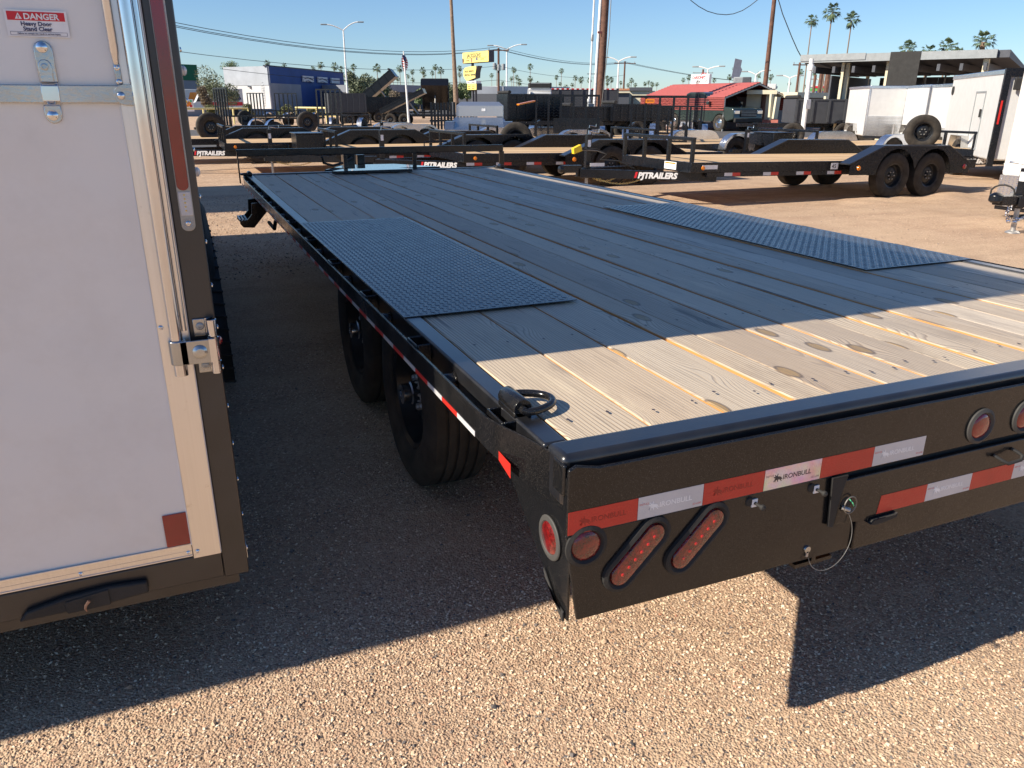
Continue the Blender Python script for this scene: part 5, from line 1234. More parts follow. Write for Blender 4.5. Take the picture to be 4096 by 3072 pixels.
# local: x along length away from the open end, y negative = away from camera (roof spans in y)
Wc = 4.6; ze = A.z; zw = px_pt(2905, 388, 43.5).z; zr = px_pt(2975, 331, 45.5).z; sgnY = -1
def roof_prof():
    # profile from near eave bottom up over the ridge to the far eave
    return [(0, ze), (0, zw), (Wc/2, zr), (Wc, zw), (Wc, ze)]
rp = roof_prof()
nrib = int(0)
def ribbed(p, q, n):
    out = []
    for k in range(n):
        for (u, h) in ((0, 0), (.12, .028), (.24, .028), (.36, 0)):
            t = (k+u)/n; out.append((p[0]+(q[0]-p[0])*t, p[1]+(q[1]-p[1])*t, h))
    return out
for (p, q, n, nm) in ((rp[0], rp[1], 6, 'side_sheet'), (rp[1], rp[2], 11, 'roof_sheet'), (rp[2], rp[3], 11, 'roof_sheet'), (rp[3], rp[4], 6, 'side_sheet')):
    L_ = math.hypot(q[0]-p[0], q[1]-p[1]); nx_, nz_ = -(q[1]-p[1])/L_, (q[0]-p[0])/L_
    P = [(y+nx_*h, z+nz_*h) for y, z, h in ribbed(p, q, n)]+[q]
    a = MB(); V = []; F = []
    for (y, z) in P: V += [(0, -y, z), (Lc, -y, z), (0, -y+.0, z-.012), (Lc, -y, z-.012)]
    for i in range(len(P)-1): F += [(4*i, 4*i+1, 4*i+5, 4*i+4), (4*i+2, 4*i+3, 4*i+7, 4*i+6)]
    a.add(V, F); part(nm, a, 'redroof', cp, smooth=False)
for x in (.02, Lc*.33, Lc*.66, Lc-.05):
    fr = [(0.03, .0), (0.03, zw-.05), (Wc/2, zr-.08), (Wc-.03, zw-.05), (Wc-.03, 0)]
    a = MB()
    for (p, q) in zip(fr[:-1], fr[1:]): a.beam((x, -p[0], p[1]), (x, -q[0], q[1]), .06, .06, up=(1, 0, 0))
    part('frame_hoop', a, 'dullsteel', cp, smooth=False)
a = MB(); V = [(0, -y, z) for y, z in rp]; V2_ = [(0, -y*.985-.03, z-.10) for y, z in rp]; a.add(V+V2_, [(i, i+1, 6+i, 5+i) for i in range(4)]); part('gable_trim', a, 'satin', cp, smooth=False)

# pickup in the carport
def pickup(label, loc, rot, mat='truckgreen', L=5.9):
    t = thing('pickup_truck', label, 'pickup truck', loc, (0, 0, rot))
    # side profile x (front = 0) z
    prof = [(0.0, .62), (.02, 1.02), (.12, 1.16), (1.35, 1.26), (1.48, 1.28), (2.25, 1.86), (2.5, 1.94), (3.5, 1.94), (3.78, 1.86), (3.92, 1.32), (5.78, 1.34), (5.88, 1.25), (5.9, .70), (5.75, .58)]
    low = []
    for c in (4.75, 1.05): low += [(c+.46*math.cos(q), .40+.46*math.sin(q)) for q in np.linspace(.35, math.pi-.35, 9)]
    low = [(5.3, .5)]+low[:9]+[(4.2, .45), (1.6, .45)]+low[9:]+[(.5, .5)]
    a = MB(); a.prism(prof+low, 'Y', -1.0, 1.0); part('body', a, mat, t, bevel=.04, seg=2)
    a = MB(); a.prism([(1.68, 1.33), (2.30, 1.80), (2.55, 1.87), (2.75, 1.87), (2.75, 1.33)], 'Y', -1.006, 1.006); part('door_window', a, 'glass', t, smooth=False)
    a = MB(); a.prism([(2.83, 1.33), (2.83, 1.87), (3.45, 1.87), (3.70, 1.80), (3.78, 1.33)], 'Y', -1.006, 1.006); part('door_window', a, 'glass', t, smooth=False)
    a = MB(); a.box(-.03, .0, -.55, .55, .72, 1.06); gr = part('grille', a, 'rubber', t, bevel=.02)
    for k in range(4):
        a = MB(); a.box(-.045, -.031, -.52, .52, .77+k*.075, .79+k*.075); part('grille_bar', a, 'dullsteel', gr, smooth=False)
    for s in (-1, 1):
        a = MB(); y0, y1 = sorted((s*.60, s*.96)); a.box(-.025, .05, y0, y1, .86, 1.04); part('headlight', a, 'chrome', t, bevel=.02)
        a = MB(); y0, y1 = sorted((s*.84, s*1.004)); a.box(5.84, 5.915, y0, y1, .95, 1.30); part('tail_light', a, 'ledred', t, bevel=.01)
        a = MB(); a.box(1.72, 1.90, *sorted((s*1.02, s*1.22)), 1.30, 1.48); part('mirror', a, mat, t, bevel=.03)
        a = MB(); a.box(1.62, 4.15, *sorted((s*.98, s*1.04)), .42, .50); part('side_step', a, 'rubber', t, bevel=.01)
    a = MB(); a.box(-.10, .04, -.95, .95, .45, .66); part('front_bumper', a, 'rubber', t, bevel=.04)
    a = MB(); a.box(5.86, 5.98, -.95, .95, .52, .70); part('rear_bumper', a, 'chrome', t, bevel=.03)
    for c in (1.05, 4.75):
        for s in (-1, 1):
            w = wheel(t, c, s*.90, .40, 'small', 'Y', -1 if s < 0 else 1, 0)
            a = MB(); a.lathe([(.205, -.02), (.19, -.03), (.17, -.012), (.05, -.02), (.0005, -.035)], 'X', n=20); part('alloy_wheel', a, 'chrome', w, loc=(-.06, 0, 0))
            w.scale = (1.15, 1.15, 1.15)
    return t
ang_c = math.atan2(ex.y, ex.x)
q = V2(px_pt(2998, 470, 42.7)); 
PKo = V2(A)+ex*(-.75)+ey*1.0
pickup('dark green pickup truck parked under the red carport, nose to the right', (PKo.x, PKo.y, 0), ang_c)

# ------------------------------------------------------------------ open shed with white posts
SA = px_pt(3206, 222, 33.0); SBp = px_pt(3985, 232, 31.5); zS = SA.z
sx_ = (V2(SBp)-V2(SA)).normalized(); sy_ = Vector((-sx_.y, sx_.x, 0)); LS = (V2(SBp)-V2(SA)).length
sh = thing('open_shed', 'large open sided shed with flat grey roof edge and white posts', 'shed', (SA.x, SA.y, 0), (0, 0, math.atan2(sx_.y, sx_.x)))
a = MB(); a.box(0, LS, 0, .12, zS-.26, zS); a.box(-.02, LS*.36, -.03, -.005, zS-.20, zS+.02); part('front_fascia', a, 'shedtrim', sh, smooth=False)
a = MB(); a.prism([(0.121, zS-.02), (6.0, zS-.5), (6.0, zS-.6), (.121, zS-.25)], 'X', .05, LS+.35); part('roof_deck', a, 'metalshed', sh, smooth=False)
for k in range(9):
    a = MB(); x = .5+k*(LS-.8)/8; a.box(x-.05, x+.05, .13, 5.9, zS-.62, zS-.40); part('roof_beam', a, 'metalshed', sh, smooth=False)
rw_ = MB(); rw_.box(0, .279, 5.9, 5.93, .0, zS-.66); rwm = rw_.mesh('wall_sheet', 'metalshed', False)
for k in range(int(LS/.28)): 
    if k*.28 > 1.4: put('wall_sheet', rwm, sh, (k*.28, (k % 2)*.03, 0))
a = MB(); a.box(1.0, 1.06, .5, 5.9, 0, zS-.7); part('end_wall', a, 'metalshed', sh, smooth=False)
def shed_post(px, py, D, r, mat, pyt=None):
    p = px_pt(px, py, D); l = sh.matrix_basis.inverted() @ p
    a = MB(); a.box(l.x-r, l.x+r, l.y-r, l.y+r, 0, zS-.27); part('post', a, mat, sh, smooth=False)
shed_post(3552, 300, 32.6, .085, 'cream'); shed_post(3946, 250, 31.9, .085, 'cream'); shed_post(3372, 420, 33.2, .07, 'cream'); shed_post(3352, 420, 33.0, .05, 'cream')
shed_post(3468, 330, 38.0, .06, 'cream'); shed_post(3700, 330, 37.6, .03, 'dullsteel'); shed_post(3778, 330, 37.6, .03, 'dullsteel')
a = MB(); a.box(5.9, 8.15, .3, .34, .9, zS-.28)
l0 = sh.matrix_basis.inverted() @ px_pt(3572, 232, 32.5); l1 = sh.matrix_basis.inverted() @ px_pt(3690, 232, 32.2); zb_ = px_pt(3640, 385, 32.4).z
a = MB(); a.box(l0.x, l1.x, -.02, -.005, zb_, zS+.02); part('black_tarp', a, 'rubber', sh, smooth=False)
for k, (pa, pb) in enumerate(((3468, 3556), (3684, 3790), (3800, 3945))):
    l0 = sh.matrix_basis.inverted() @ px_pt(pa, 273, 36.0); l1 = sh.matrix_basis.inverted() @ px_pt(pb, 277, 36.0)
    a = MB(); a.box(l0.x, l1.x, 5.86, 5.89, l0.z-.10, l0.z+.02); part('clear_roof_strip', a, 'clear', sh, smooth=False)
# cedar fence behind the white trailers
fA, fB = px_pt(3575, 386, 31.2), px_pt(3632, 386, 31.0); fx_ = (V2(fB)-V2(fA)); Lf = fx_.length; fx_.normalize()
fn = thing('cedar_fence', 'orange cedar board fence between and behind the small white trailers', 'fence', (fA.x, fA.y, 0), (0, 0, math.atan2(fx_.y, fx_.x)))
fb_ = MB(); fb_.box(.005, .135, 0, .02, 0, fA.z); fbm = fb_.mesh('fence_board', 'fencewood', False)
for k in range(int(Lf/.14)): put('fence_board', fbm, fn, (k*.14, random.uniform(-.004, .004), random.uniform(-.03, .02)))

# ------------------------------------------------------------------ white enclosed trailers
def cargo(label, px, py, D, W_, L, H, rot, vnose=True, diamond=True, rear=False, z0=.42, door=None, mat='whitefar'):
    """origin: near bottom-left front corner region; body +Y backwards"""
    p = px_pt(px, py, D); t = thing('cargo_trailer', label, 'cargo trailer', (p.x, p.y, 0), (0, 0, rot), 'white cargo trailers at the right')
    a = MB(); a.box(0, W_, 0, L, z0, H); part('body', a, mat, t, bevel=.04)
    a = MB(); a.box(-.012, W_+.012, -.012, L+.012, H-.06, H+.03); part('roof_trim', a, 'brightalum', t, bevel=.01)
    for x in (-.012, W_-.03):
        a = MB(); a.box(x, x+.042, -.014, .03, z0, H-.061); part('corner_trim', a, 'brightalum', t)
    if diamond:
        a = MB(); a.box(.03, W_-.032, -.020, -.004, z0, z0+.60); sg = part('stone_guard', a, 'brightalum', t, smooth=False)
        rm = MB(); rm.box(.03, W_-.032, -.028, -.021, 0, .016); rme_ = rm.mesh('guard_rib', 'dullsteel', False)
        for k in range(14): put('guard_rib', rme_, sg, (0, 0, z0+.02+k*.042))
    if door:
        a = MB(); a.box(door[0], door[1], -.010, -.002, z0+.1, H-.25); d = part('door', a, mat, t, bevel=.006)
        a = MB(); a.box(door[1]-.08, door[1]-.05, -.03, -.011, z0+1.0, z0+1.12); part('handle', a, 'rubber', d)
    for (x, s) in ((-.02, -1), (W_+.02, 1)):
        for y in (L*.55,):
            wheel(t, x, y, .34, 'small', 'X', s, 0)
            a = MB(); P = [(y-.55, .55), (y-.45, .78), (y+.45, .78), (y+.55, .55)]; V = []; F = []
            for (yy, z) in P: V += [(x-.12, yy, z), (x+.12, yy, z)]
            for i in range(3): F.append((2*i, 2*i+1, 2*i+3, 2*i+2))
            a.add(V, F); part('fender', a, 'dullsteel', t, smooth=False)
    a = MB(); a.beam((W_/2-.5, 0, .40), (W_/2, -1.1, .40), .06, .08); a.beam((W_/2+.5, 0, .40), (W_/2+.01, -1.1, .40), .06, .08); part('tongue', a, 'farblack', t, smooth=False)
    a = MB(); a.tube([(W_/2, -1.0, .80), (W_/2, -1.0, .0)], .03, 8); part('jack', a, 'dullsteel', t)
    return t
cargo('small white cargo trailer with ribbed silver stone guard, left of the cedar boards', 3456, 522, 28.0, 1.12, 2.3, px_pt(3456, 347, 28).z, -.53)
cargo('white cargo trailer directly right of the cedar boards', 3690, 530, 26.5, .75, 1.9, px_pt(3690, 342, 26.5).z, -.53)
cargo('plain white cargo trailer between the ribbed one and the tallest one', 3832, 535, 24.0, .95, 2.3, px_pt(3832, 336, 24).z, -.53, diamond=False)
t = cargo('tallest white cargo trailer, black corner frame, side door and small work lamp', 3974, 560, 17.0, 2.0, 3.9, px_pt(3974, 283, 17).z, -.68, diamond=False, vnose=False)
zt_ = px_pt(3974, 283, 17).z
a = MB(); a.box(-.04, .06, -.05, .03, .32, zt_+.04); part('black_corner_post', a, 'farblack', t)
a = MB(); a.box(.0605, 2.04, -.05, .03, zt_-.10, zt_+.04); part('black_header', a, 'farblack', t)
a = MB(); a.box(.12, .42, -.12, -.051, zt_-.32, zt_-.12); part('work_lamp', a, 'rubber', t, bevel=.01)
a = MB(); a.box(-.02, .01, -.058, -.051, 1.05, 1.45); part('tail_lamp', a, 'ledred', t)
for y0_, y1_, z0_, z1_ in ((1.05, 1.08, .55, zt_-.32), (1.72, 1.75, .55, zt_-.32), (1.081, 1.719, zt_-.35, zt_-.32), (1.081, 1.719, .55, .58)):
    a = MB(); a.box(-.012, -.0005, y0_, y1_, z0_, z1_); part('door_frame', a, 'shedtrim', t, smooth=False)
a = MB(); a.box(-.04, -.0125, 1.12, 1.16, 1.15, 1.30); part('door_handle', a, 'rubber', t)
a = MB(); a.lathe([(.09, 0), (.09, -.02), (.0005, -.02)], 'X', (0, 3.7, zt_-.28), 14); part('vent', a, 'rubber', t)
a = MB(); a.box(.45, .49, -.05, -.002, .9, 1.25); part('bar_lock', a, 'rubber', t)

# near right: nose of another enclosed trailer
rt = thing('enclosed_trailer', 'white enclosed trailer cut by the right edge, tread plate stone guard, chained jack', 'trailer', (9.2, 5.77, 0), (0, 0, math.radians(-90)), None)
a = MB(); a.box(0, 2.1, 0, 6, .53, 2.9); part('body', a, 'white', rt, bevel=.03)
a = MB(); a.box(-.004, 2.104, -.006, .02, .15, .535); gd = part('stone_guard', a, 'brightalum', rt, smooth=False)
lug = MB()
for j in range(16):
    for i in range(40):
        x = .03+i*.052; z = .165+j*.0235; s = 1 if (i+j) % 2 else -1
        lug.add([(x-.016, -.0065, z-.006*s), (x+.016, -.0065, z+.006*s), (x, -.0065, z+.006), (x, -.0065, z-.006), (x, -.011, z)], [(0, 2, 4), (2, 1, 4), (1, 3, 4), (3, 0, 4)])
part('raised_tread', lug, 'brightalum', gd, smooth=False, kind='stuff')
a = MB(); a.box(-.01, 2.1, .02, 6, .10, .15); part('frame_rail', a, 'farblack', rt, smooth=False)
for k in range(4):
    put('side_screw', rme, rt, (.02, -.008, .40+.09*k))
for s_ in (-1, 1):
    a = MB(); a.beam((1.03+s_*.75, .0, .36), (1.03+s_*.05, -1.15, .36), .06, .11); part('tongue_beam', a, 'farblack', rt, bevel=.006)
a = MB(); a.box(.97, 1.09, -1.42, -1.10, .33, .43); a.lathe([(.0004, .36), (.05, .36), (.075, .38), (.07, .44), (.03, .47), (.0004, .47)], 'Z', (1.03, -1.45, 0), 14); part('coupler', a, 'farblack', rt, bevel=.006)
a = MB(); a.box(.99, 1.07, -1.09, -1.01, .28, .72); jk = part('jack', a, 'farblack', rt, bevel=.006)
a = MB(); a.box(.9885, .9895, -1.08, -1.02, .58, .68); a.box(1.0, 1.06, -1.0915, -1.0905, .58, .68); part('jack_label', a, 'print_white', jk, smooth=False)
a = MB(); a.tube([(1.03, -1.05, .29), (1.03, -1.05, .02)], .028, 14); a.lathe([(.0004, .030), (.05, .028), (.075, .012), (.080, .004), (.0004, .004)], 'Z', (1.03, -1.05, 0), 16); part('jack_foot', a, 'dullsteel', jk)
a = MB(); a.tube([(1.03, -1.05, .72), (1.03, -1.05, .76), (.95, -1.07, .77), (.84, -1.08, .775)], .012, 8); part('jack_crank', a, 'steel', jk)
a = MB(); a.tube([(.86+.11*math.cos(q), -1.12+.05*math.cos(q), .44+.085*math.sin(q)) for q in np.linspace(0, 6.28, 14)[:-1]], .010, 8, closed=True); part('wiring_loop', a, 'rubber', rt)
chain(rt, [(1.12, -.75, .40), (1.14, -.85, .30), (1.15, -.95, .22), (1.12, -1.08, .17), (1.04, -1.14, .16), (.96, -1.12, .22), (.93, -1.05, .30)], 'chrome', .006, .045)
chain(rt, [(1.13, -1.0, .22), (1.08, -1.12, .13), (1.0, -1.13, .13), (.95, -1.10, .20), (.92, -1.0, .28)], 'chrome', .006, .045)
# another enclosed trailer standing past the first; only its shadow reaches the gap
cargo('white cargo trailer standing ahead of the big enclosed trailer at left', 0, 0, 1, 2.3, 3.6, 2.6, 0, diamond=False); o = [x for x in bpy.data.objects if x.name.startswith('cargo_trailer')][-1]; o.location = (-5.6, 10.0, 0)

# ------------------------------------------------------------------ aluminium gear trailer, white truck
at_ = thing('aluminium_trailer', 'bare aluminium trailer with tall front shield and sloping bed, centre of the yard', 'trailer', tuple(gpt(1920, 500, 0, 23.5)), (0, 0, math.radians(-23)), None)
zt_ = px_pt(1920, 407, 23.5).z; zm = px_pt(1920, 423, 23.5).z; zl = px_pt(1920, 466, 23.5).z; w2 = 83/3070*25.2
a = MB(); V = [(-w2, 0, zl), (w2, 0, zl), (w2, 0, zm), (-w2, 0, zm), (-w2*.82, .25, zt_), (w2*.80, .25, zt_)]; V += [(x, y+.03, z) for x, y, z in V]
a.add(V, [(0, 1, 2, 3), (3, 2, 5, 4), (6, 7, 8, 9), (9, 8, 11, 10), (0, 1, 7, 6), (1, 2, 8, 7), (0, 3, 9, 6), (3, 4, 10, 9), (2, 5, 11, 8), (4, 5, 11, 10)]); part('front_shield', a, 'alum', at_, smooth=False)
a = MB(); a.add([(-w2-.02, -.08, zl-.02), (w2-.02, -.08, zl-.02), (w2+.25, -1.15, zl-.33), (-w2-.25, -1.15, zl-.33), (-w2-.02, -.08, zl-.08), (w2-.02, -.08, zl-.08), (w2+.25, -1.15, zl-.40), (-w2-.25, -1.15, zl-.40)], [(0, 1, 2, 3), (4, 5, 6, 7), (0, 3, 7, 4), (1, 2, 6, 5), (3, 2, 6, 7), (0, 1, 5, 4)]); part('sloping_bed', a, 'steel', at_, smooth=False)
for s in (-1, 1):
    a = MB(); a.prism([(-1.3, zl-.5), (-.9, zl-.12), (-.3, zl-.12), (-.1, zl-.5)], 'X', *sorted((s*(w2+.01), s*(w2+.26)))); part('fender', a, 'steel', at_, smooth=False)
    a = MB(); a.box(*sorted((s*w2, s*(w2-.03))), -.02, .02, .3, zm); part('shield_edge', a, 'brightalum', at_, smooth=False)
    wheel(at_, s*(w2+.13), -.6, .3, 'small', 'X', s, 0)
a = MB(); a.box(.05, .16, -.012, -.001, (zl+zm)/2, (zl+zm)/2+.07); part('label_plate', a, 'print_white', at_, smooth=False)
wt = thing('white_truck', 'white semi truck cab with tall roof fairing behind the mesh gate', 'truck', tuple(gpt(2160, 460, 0, 45)), (0, 0, math.radians(-22)))
zt_ = px_pt(2160, 332, 45).z; zm = px_pt(2160, 366, 45).z; w2 = 41/3070*47
a = MB(); a.box(-w2, w2, 0, 2.2, .9, zm); part('cab', a, 'whitefar', wt, bevel=.06)
a = MB(); a.prism([(-w2, zm+.002), (w2, zm+.002), (w2*.97, zt_-.25), (-w2*.97, zt_-.25)], 'Y', .05, 1.8); part('roof_fairing', a, 'whitefar', wt, bevel=.05)
for k in range(2):
    a = MB(); a.box(-w2*.85, w2*.85, .02, .05, zm+.15+k*.25, zm+.19+k*.25); part('fairing_rib', a, 'shedtrim', wt, smooth=False)
a = MB(); a.box(-w2*.99, w2*.99, .03, 1.6, zt_-.245, zt_+.02); part('black_roof_cap', a, 'rubber', wt, bevel=.04)
a = MB(); a.box(-w2*.82, w2*.82, -.012, .0, zm-.62, zm-.12); part('rear_window', a, 'glass', wt, smooth=False)
a = MB(); a.beam((-w2-.02, -.1, zm+.1), (-w2-.10, -.2, 1.2), .10, .10); part('exhaust_stack', a, 'whitefar', wt)
for s in (-1, 1): wheel(wt, s*(w2-.1), 1.1, .45, 'big', 'X', s, 0)
# black open-slat container fence and timber
wf = thing('slat_fence', 'black slatted fence panels with brown patches right of the tipped dump bed', 'fence', tuple(gpt(1775, 450, 0, 40)), (0, 0, math.radians(-22)))
sm_ = MB(); sm_.box(-.055, .055, 0, .03, .15, px_pt(1775, 410, 40).z); smm = sm_.mesh('fence_slat', 'farblack', False)
for k in range(13): put('fence_slat', smm, wf, (-.6+k*.16, 0, random.uniform(-.03, .03)))
a = MB(); a.box(-.7, 1.5, .031, .06, .5, .58); part('fence_rail', a, 'farblack', wf, smooth=False)
a = MB(); A_, B_ = px_pt(2072, 418, 32), px_pt(2138, 404, 32.5); a.beam(A_, B_, .16, .05); o = put('timber_board', a.mesh('timber_board', 'orange', False)); o['label'] = 'orange board leaning up left of the tall mesh gate'; o['category'] = 'board'
A_ = A_; 

# ------------------------------------------------------------------ yellow pipe barriers
def barrier(label, pts, D, zt, zl=None, posts=()):
    P = [px_pt(px, 440, d) for px, d in pts]; t = thing('pipe_barrier', label, 'barrier', (P[0].x, P[0].y, 0), (0, 0, 0), 'pale yellow pipe barriers')
    o = Vector((P[0].x, P[0].y, 0)); Q = [Vector((p.x, p.y, zt))-o for p in P]
    a = MB(); a.tube(Q, .055, 8); part('top_rail', a, 'paintyellow', t)
    if zl: a = MB(); a.tube([q-Vector((0, 0, zt-zl)) for q in Q], .055, 8); part('lower_rail', a, 'paintyellow', t)
    for px, d in posts:
        p = px_pt(px, 440, d)-o; a = MB(); a.tube([(p.x, p.y, 0), (p.x, p.y, zt)], .055, 8); part('post', a, 'paintyellow', t)
barrier('long pale yellow pipe barrier in front of the white wall at left', [(725, 52), (995, 57)], 55, px_pt(860, 434, 54).z, None, [(813, 53.5), (876, 54.5), (932, 56), (994, 57)])
barrier('pale yellow pipe frame in front of the grey dump box', [(1183, 60), (1345, 55)], 58, px_pt(1260, 431, 58).z, px_pt(1260, 461, 58).z, [(1184, 60), (1228, 59), (1266, 57.5), (1304, 56), (1344, 55)])

# ------------------------------------------------------------------ poles, lamps, wires, signs, flag
def tube_thing(name, label, cat, pts, r, mat, n=8, group=None):
    o0 = Vector((pts[0][0], pts[0][1], 0)); a = MB(); a.tube([Vector(p)-o0 for p in pts], r, n)
    o = put(name, a.mesh(name, mat), None, tuple(o0)); o['label'] = label; o['category'] = cat
    if group: o['group'] = group
    return o
p = px_pt(2394, 470, 42)
up_ = thing('utility_pole', 'thick leaning wooden utility pole with white conduits, left of the carport', 'utility pole', (p.x, p.y, 0))
dx = Vector((math.cos(YAW), -math.sin(YAW), 0))
a = MB(); a.tube([(0, 0, 0), tuple(dx*.18+Vector((0, 0, 9)))], [.20, .165], 14); part('pole', a, 'polewood', up_)
a = MB(); a.tube([tuple(-dx*.27+Vector((0, 0, .2))), tuple(-dx*.05+Vector((0, 0, 9)))], .075, 10); part('conduit', a, 'whitepaint', up_)
a = MB(); a.tube([tuple(-dx*.14+Vector((0, -.1, .2))), tuple(dx*.06+Vector((0, -.1, 9)))], .045, 8); part('conduit', a, 'shedtrim', up_)
a = MB(); a.tube([tuple(dx*.10+Vector((0, -.2, .3))), tuple(dx*.02+Vector((0, -.2, 1.0))), tuple(dx*.28+Vector((0, -.18, 4.5))), tuple(dx*.33+Vector((0, -.18, 9)))], .022, 6); part('cable', a, 'cablegrey', up_)
for z in (4.6,): a = MB(); a.box(-.30, .05, -.14, -.10, z, z+.10); part('strap', a, 'redpaint', up_, smooth=False)
p = px_pt(2352, 470, 41); ms = thing('service_mast', 'thin white service mast with grey meter box left of the thick utility pole', 'mast', (p.x, p.y, 0))
a = MB(); a.tube([(0, 0, 0), tuple(dx*.14+Vector((0, 0, 8.5)))], .045, 8); part('mast_pipe', a, 'whitepaint', ms)
a = MB(); a.box(-.08, .26, -.12, .05, .9, 1.35); part('meter_box', a, 'shedtrim', ms, bevel=.02)
a = MB(); a.lathe([(.09, 1.4), (.10, 1.42), (.10, 1.55), (.09, 1.57)], 'Z', n=12); part('coupling', a, 'whitepaint', ms)
a = MB(); a.lathe([(.06, 4.2), (.065, 4.22), (.065, 4.48), (.06, 4.5)], 'Z', (dx.x*.07, dx.y*.07, 0), 12); part('coupling', a, 'dullsteel', ms)
a = MB(); a.beam(tuple(-dx*.12+Vector((0, 0, 2.72))), tuple(dx*.3+Vector((0, 0, 2.72))), .03, .04); part('stand_off', a, 'dullsteel', ms)
b0, b1 = px_pt(3043, 505, 46), px_pt(3097, 0, 46); d = b1-b0
tube_thing('wooden_pole', 'red brown wooden pole right of the carport, leaning right', 'utility pole', [b0-d*.02, b0+d*1.3], [.135, .10], 'polewood', 12)
# thin tall palm trunk reaching out of the picture
b0, b1 = px_pt(1826, 440, 62), px_pt(1804, 0, 62); tube_thing('palm_tree', 'very tall bare palm trunk left of the yellow signs, crown above the picture', 'palm tree', [b0-(b1-b0)*.02, b0+(b1-b0)*.5, b1+(b1-b0)*.3], [.22, .15, .10], 'palmtrunk', 10)
def street_light(label, px, pyb, pyf, D, lpx, lpy, rpx, rpy):
    f = px_pt(px, pyf, D); t = thing('street_light', label, 'street light', (f.x, f.y, 0), (0, 0, 0), 'double arm street lights'); o = Vector((f.x, f.y, 0))
    r = .0030*D/3.0
    a = MB(); a.tube([(0, 0, 0), (0, 0, f.z)], [r*1.25, r*.8], 10); part('pole', a, 'whitepaint', t)
    for (x, y, s) in ((lpx, lpy, -1), (rpx, rpy, 1)):
        e = px_pt(x, y, D)-o; st = Vector((0, 0, f.z)); k = 10; P = []
        for i in range(k+1):
            u = i/k; q = st.lerp(Vector((e.x, e.y, f.z)), u); q.z = st.z+(e.z-st.z)*math.sin(u*math.pi/2)**.9; P.append(q)
        a = MB(); a.tube(P, r*.62, 8); part('arm', a, 'whitepaint', t)
        dd = (Vector((e.x, e.y, 0))).normalized(); a = MB(); a.beam(P[-1]-dd*r*1.2, P[-1]+dd*r*6, r*3.2, r*1.3); part('lamp_head', a, 'shedtrim', t, bevel=r*.4)
street_light('double arm street light left, before the grey green tree', 1373, 395, 122, 100, 1303, 98, 1434, 88)
street_light('double arm street light beside the yellow signs', 2027, 410, 199, 145, 1969, 182, 2088, 178)
street_light('double arm street light right of the thick utility pole', 2475, 390, 246, 215, 2430, 229, 2526, 228)
street_light('double arm street light right of the white signboard', 2832, 330, 277, 260, 2790, 267, 2880, 265)
street_light('double arm street light left of the wooden pole', 3024, 350, 300, 280, 2987, 286, 3062, 282)
street_light('double arm street light right of the wooden pole', 3160, 350, 313, 300, 3127, 302, 3193, 302)
street_light('faintest double arm street light near the shed post', 3300, 350, 326, 320, 3264, 316, 3326, 315)
def power_pole(label, px, pyt, D, arms, h0=0, tr=False, lean=0, r=.15, group='distant power poles'):
    f = px_pt(px, pyt, D); t = thing('power_pole', label, 'power pole', (f.x, f.y, 0), (0, 0, 0), group)
    a = MB(); a.tube([(0, 0, 0), (lean, 0, f.z)], [r*1.2, r*.9], 8); part('pole', a, 'polewood', t)
    for (dz, w) in arms:
        a = MB(); a.beam(tuple(-dx*w+Vector((lean, 0, f.z-dz))), tuple(dx*w+Vector((lean, 0, f.z-dz))), .14, .14); part('cross_arm', a, 'polewood', t)
        for s in (-1, 0, 1): a = MB(); a.tube([tuple(dx*w*.9*s+Vector((lean, 0, f.z-dz+.07))), tuple(dx*w*.9*s+Vector((lean, 0, f.z-dz+.35)))], .06, 6); part('insulator', a, 'shedtrim', t)
    if tr:
        for k, (s, dz) in enumerate(((-.7, 2.4), (-.1, 2.6), (.55, 2.5))):
            a = MB(); a.lathe([(.0004, .45), (.25, .42), (.27, .3), (.27, -.35), (.22, -.4), (.0004, -.4)], 'Z', tuple(dx*s+Vector((0, -.35, f.z-dz))), 12); part('transformer', a, 'shedtrim', t)
    return t, f
pA, fA_ = power_pole('power pole with three transformers between yellow signs and street light', 1994, 192, 118, ((.3, 1.5),), tr=True, r=.17)
pB, fB_ = power_pole('slim power pole just right of the street light, right of the thick pole', 2500, 245, 170, ((.4, 2.2),), r=.18)
pC, fC_ = power_pole('short power pole behind the white signboard', 2813, 277, 250, ((1.0, 3.0),), r=.3)
pD, fD_ = power_pole('leaning power pole with cross arm left of the shed', 3200, 250, 120, ((.3, .9),), r=.16)
for k, (px, pyt, D, r, lb) in enumerate(((3286, 296, 60, .13, 'slim brown pole just left of the shed posts'), (3318, 258, 52, .15, 'thick brown pole just left of the shed posts'), (3262, 300, 90, .14, 'palm like brown pole under a small palm crown'))):
    f = px_pt(px, pyt, D); tube_thing('wooden_pole', lb, 'utility pole', [(f.x, f.y, 0), tuple(f)], r, 'polewood', 8)
def wire(label, pts, r=.02, mat='wire', group='overhead wires'):
    P = []
    for (A, B, sag) in pts:
        for i in range(0, 13):
            u = i/12; q = Vector(A).lerp(Vector(B), u); q.z -= sag*4*u*(1-u); P.append(q)
    return tube_thing('overhead_wire', label, 'wire', P, r, mat, 4, group)
w1 = [((640, 78), (1994, 187)), ((640, 90), (1994, 196)), ((640, 96), (1994, 198))]
for k, ((xa, ya), (xb_, yb)) in enumerate(w1):
    A_, B_ = px_pt(xa, ya, 75), px_pt(xb_, yb, 118); C_ = px_pt(2500, 247, 170); D_ = px_pt(3080, 330, 260)
    mid = wire(('uppermost', 'middle', 'lowest')[k]+' of the three parallel wires crossing the sky from upper left', [(A_, B_, 1.4), (B_, C_+Vector((0, 0, -.12*k)), 1.0), (C_+Vector((0, 0, -.12*k)), D_, .8)], .026)
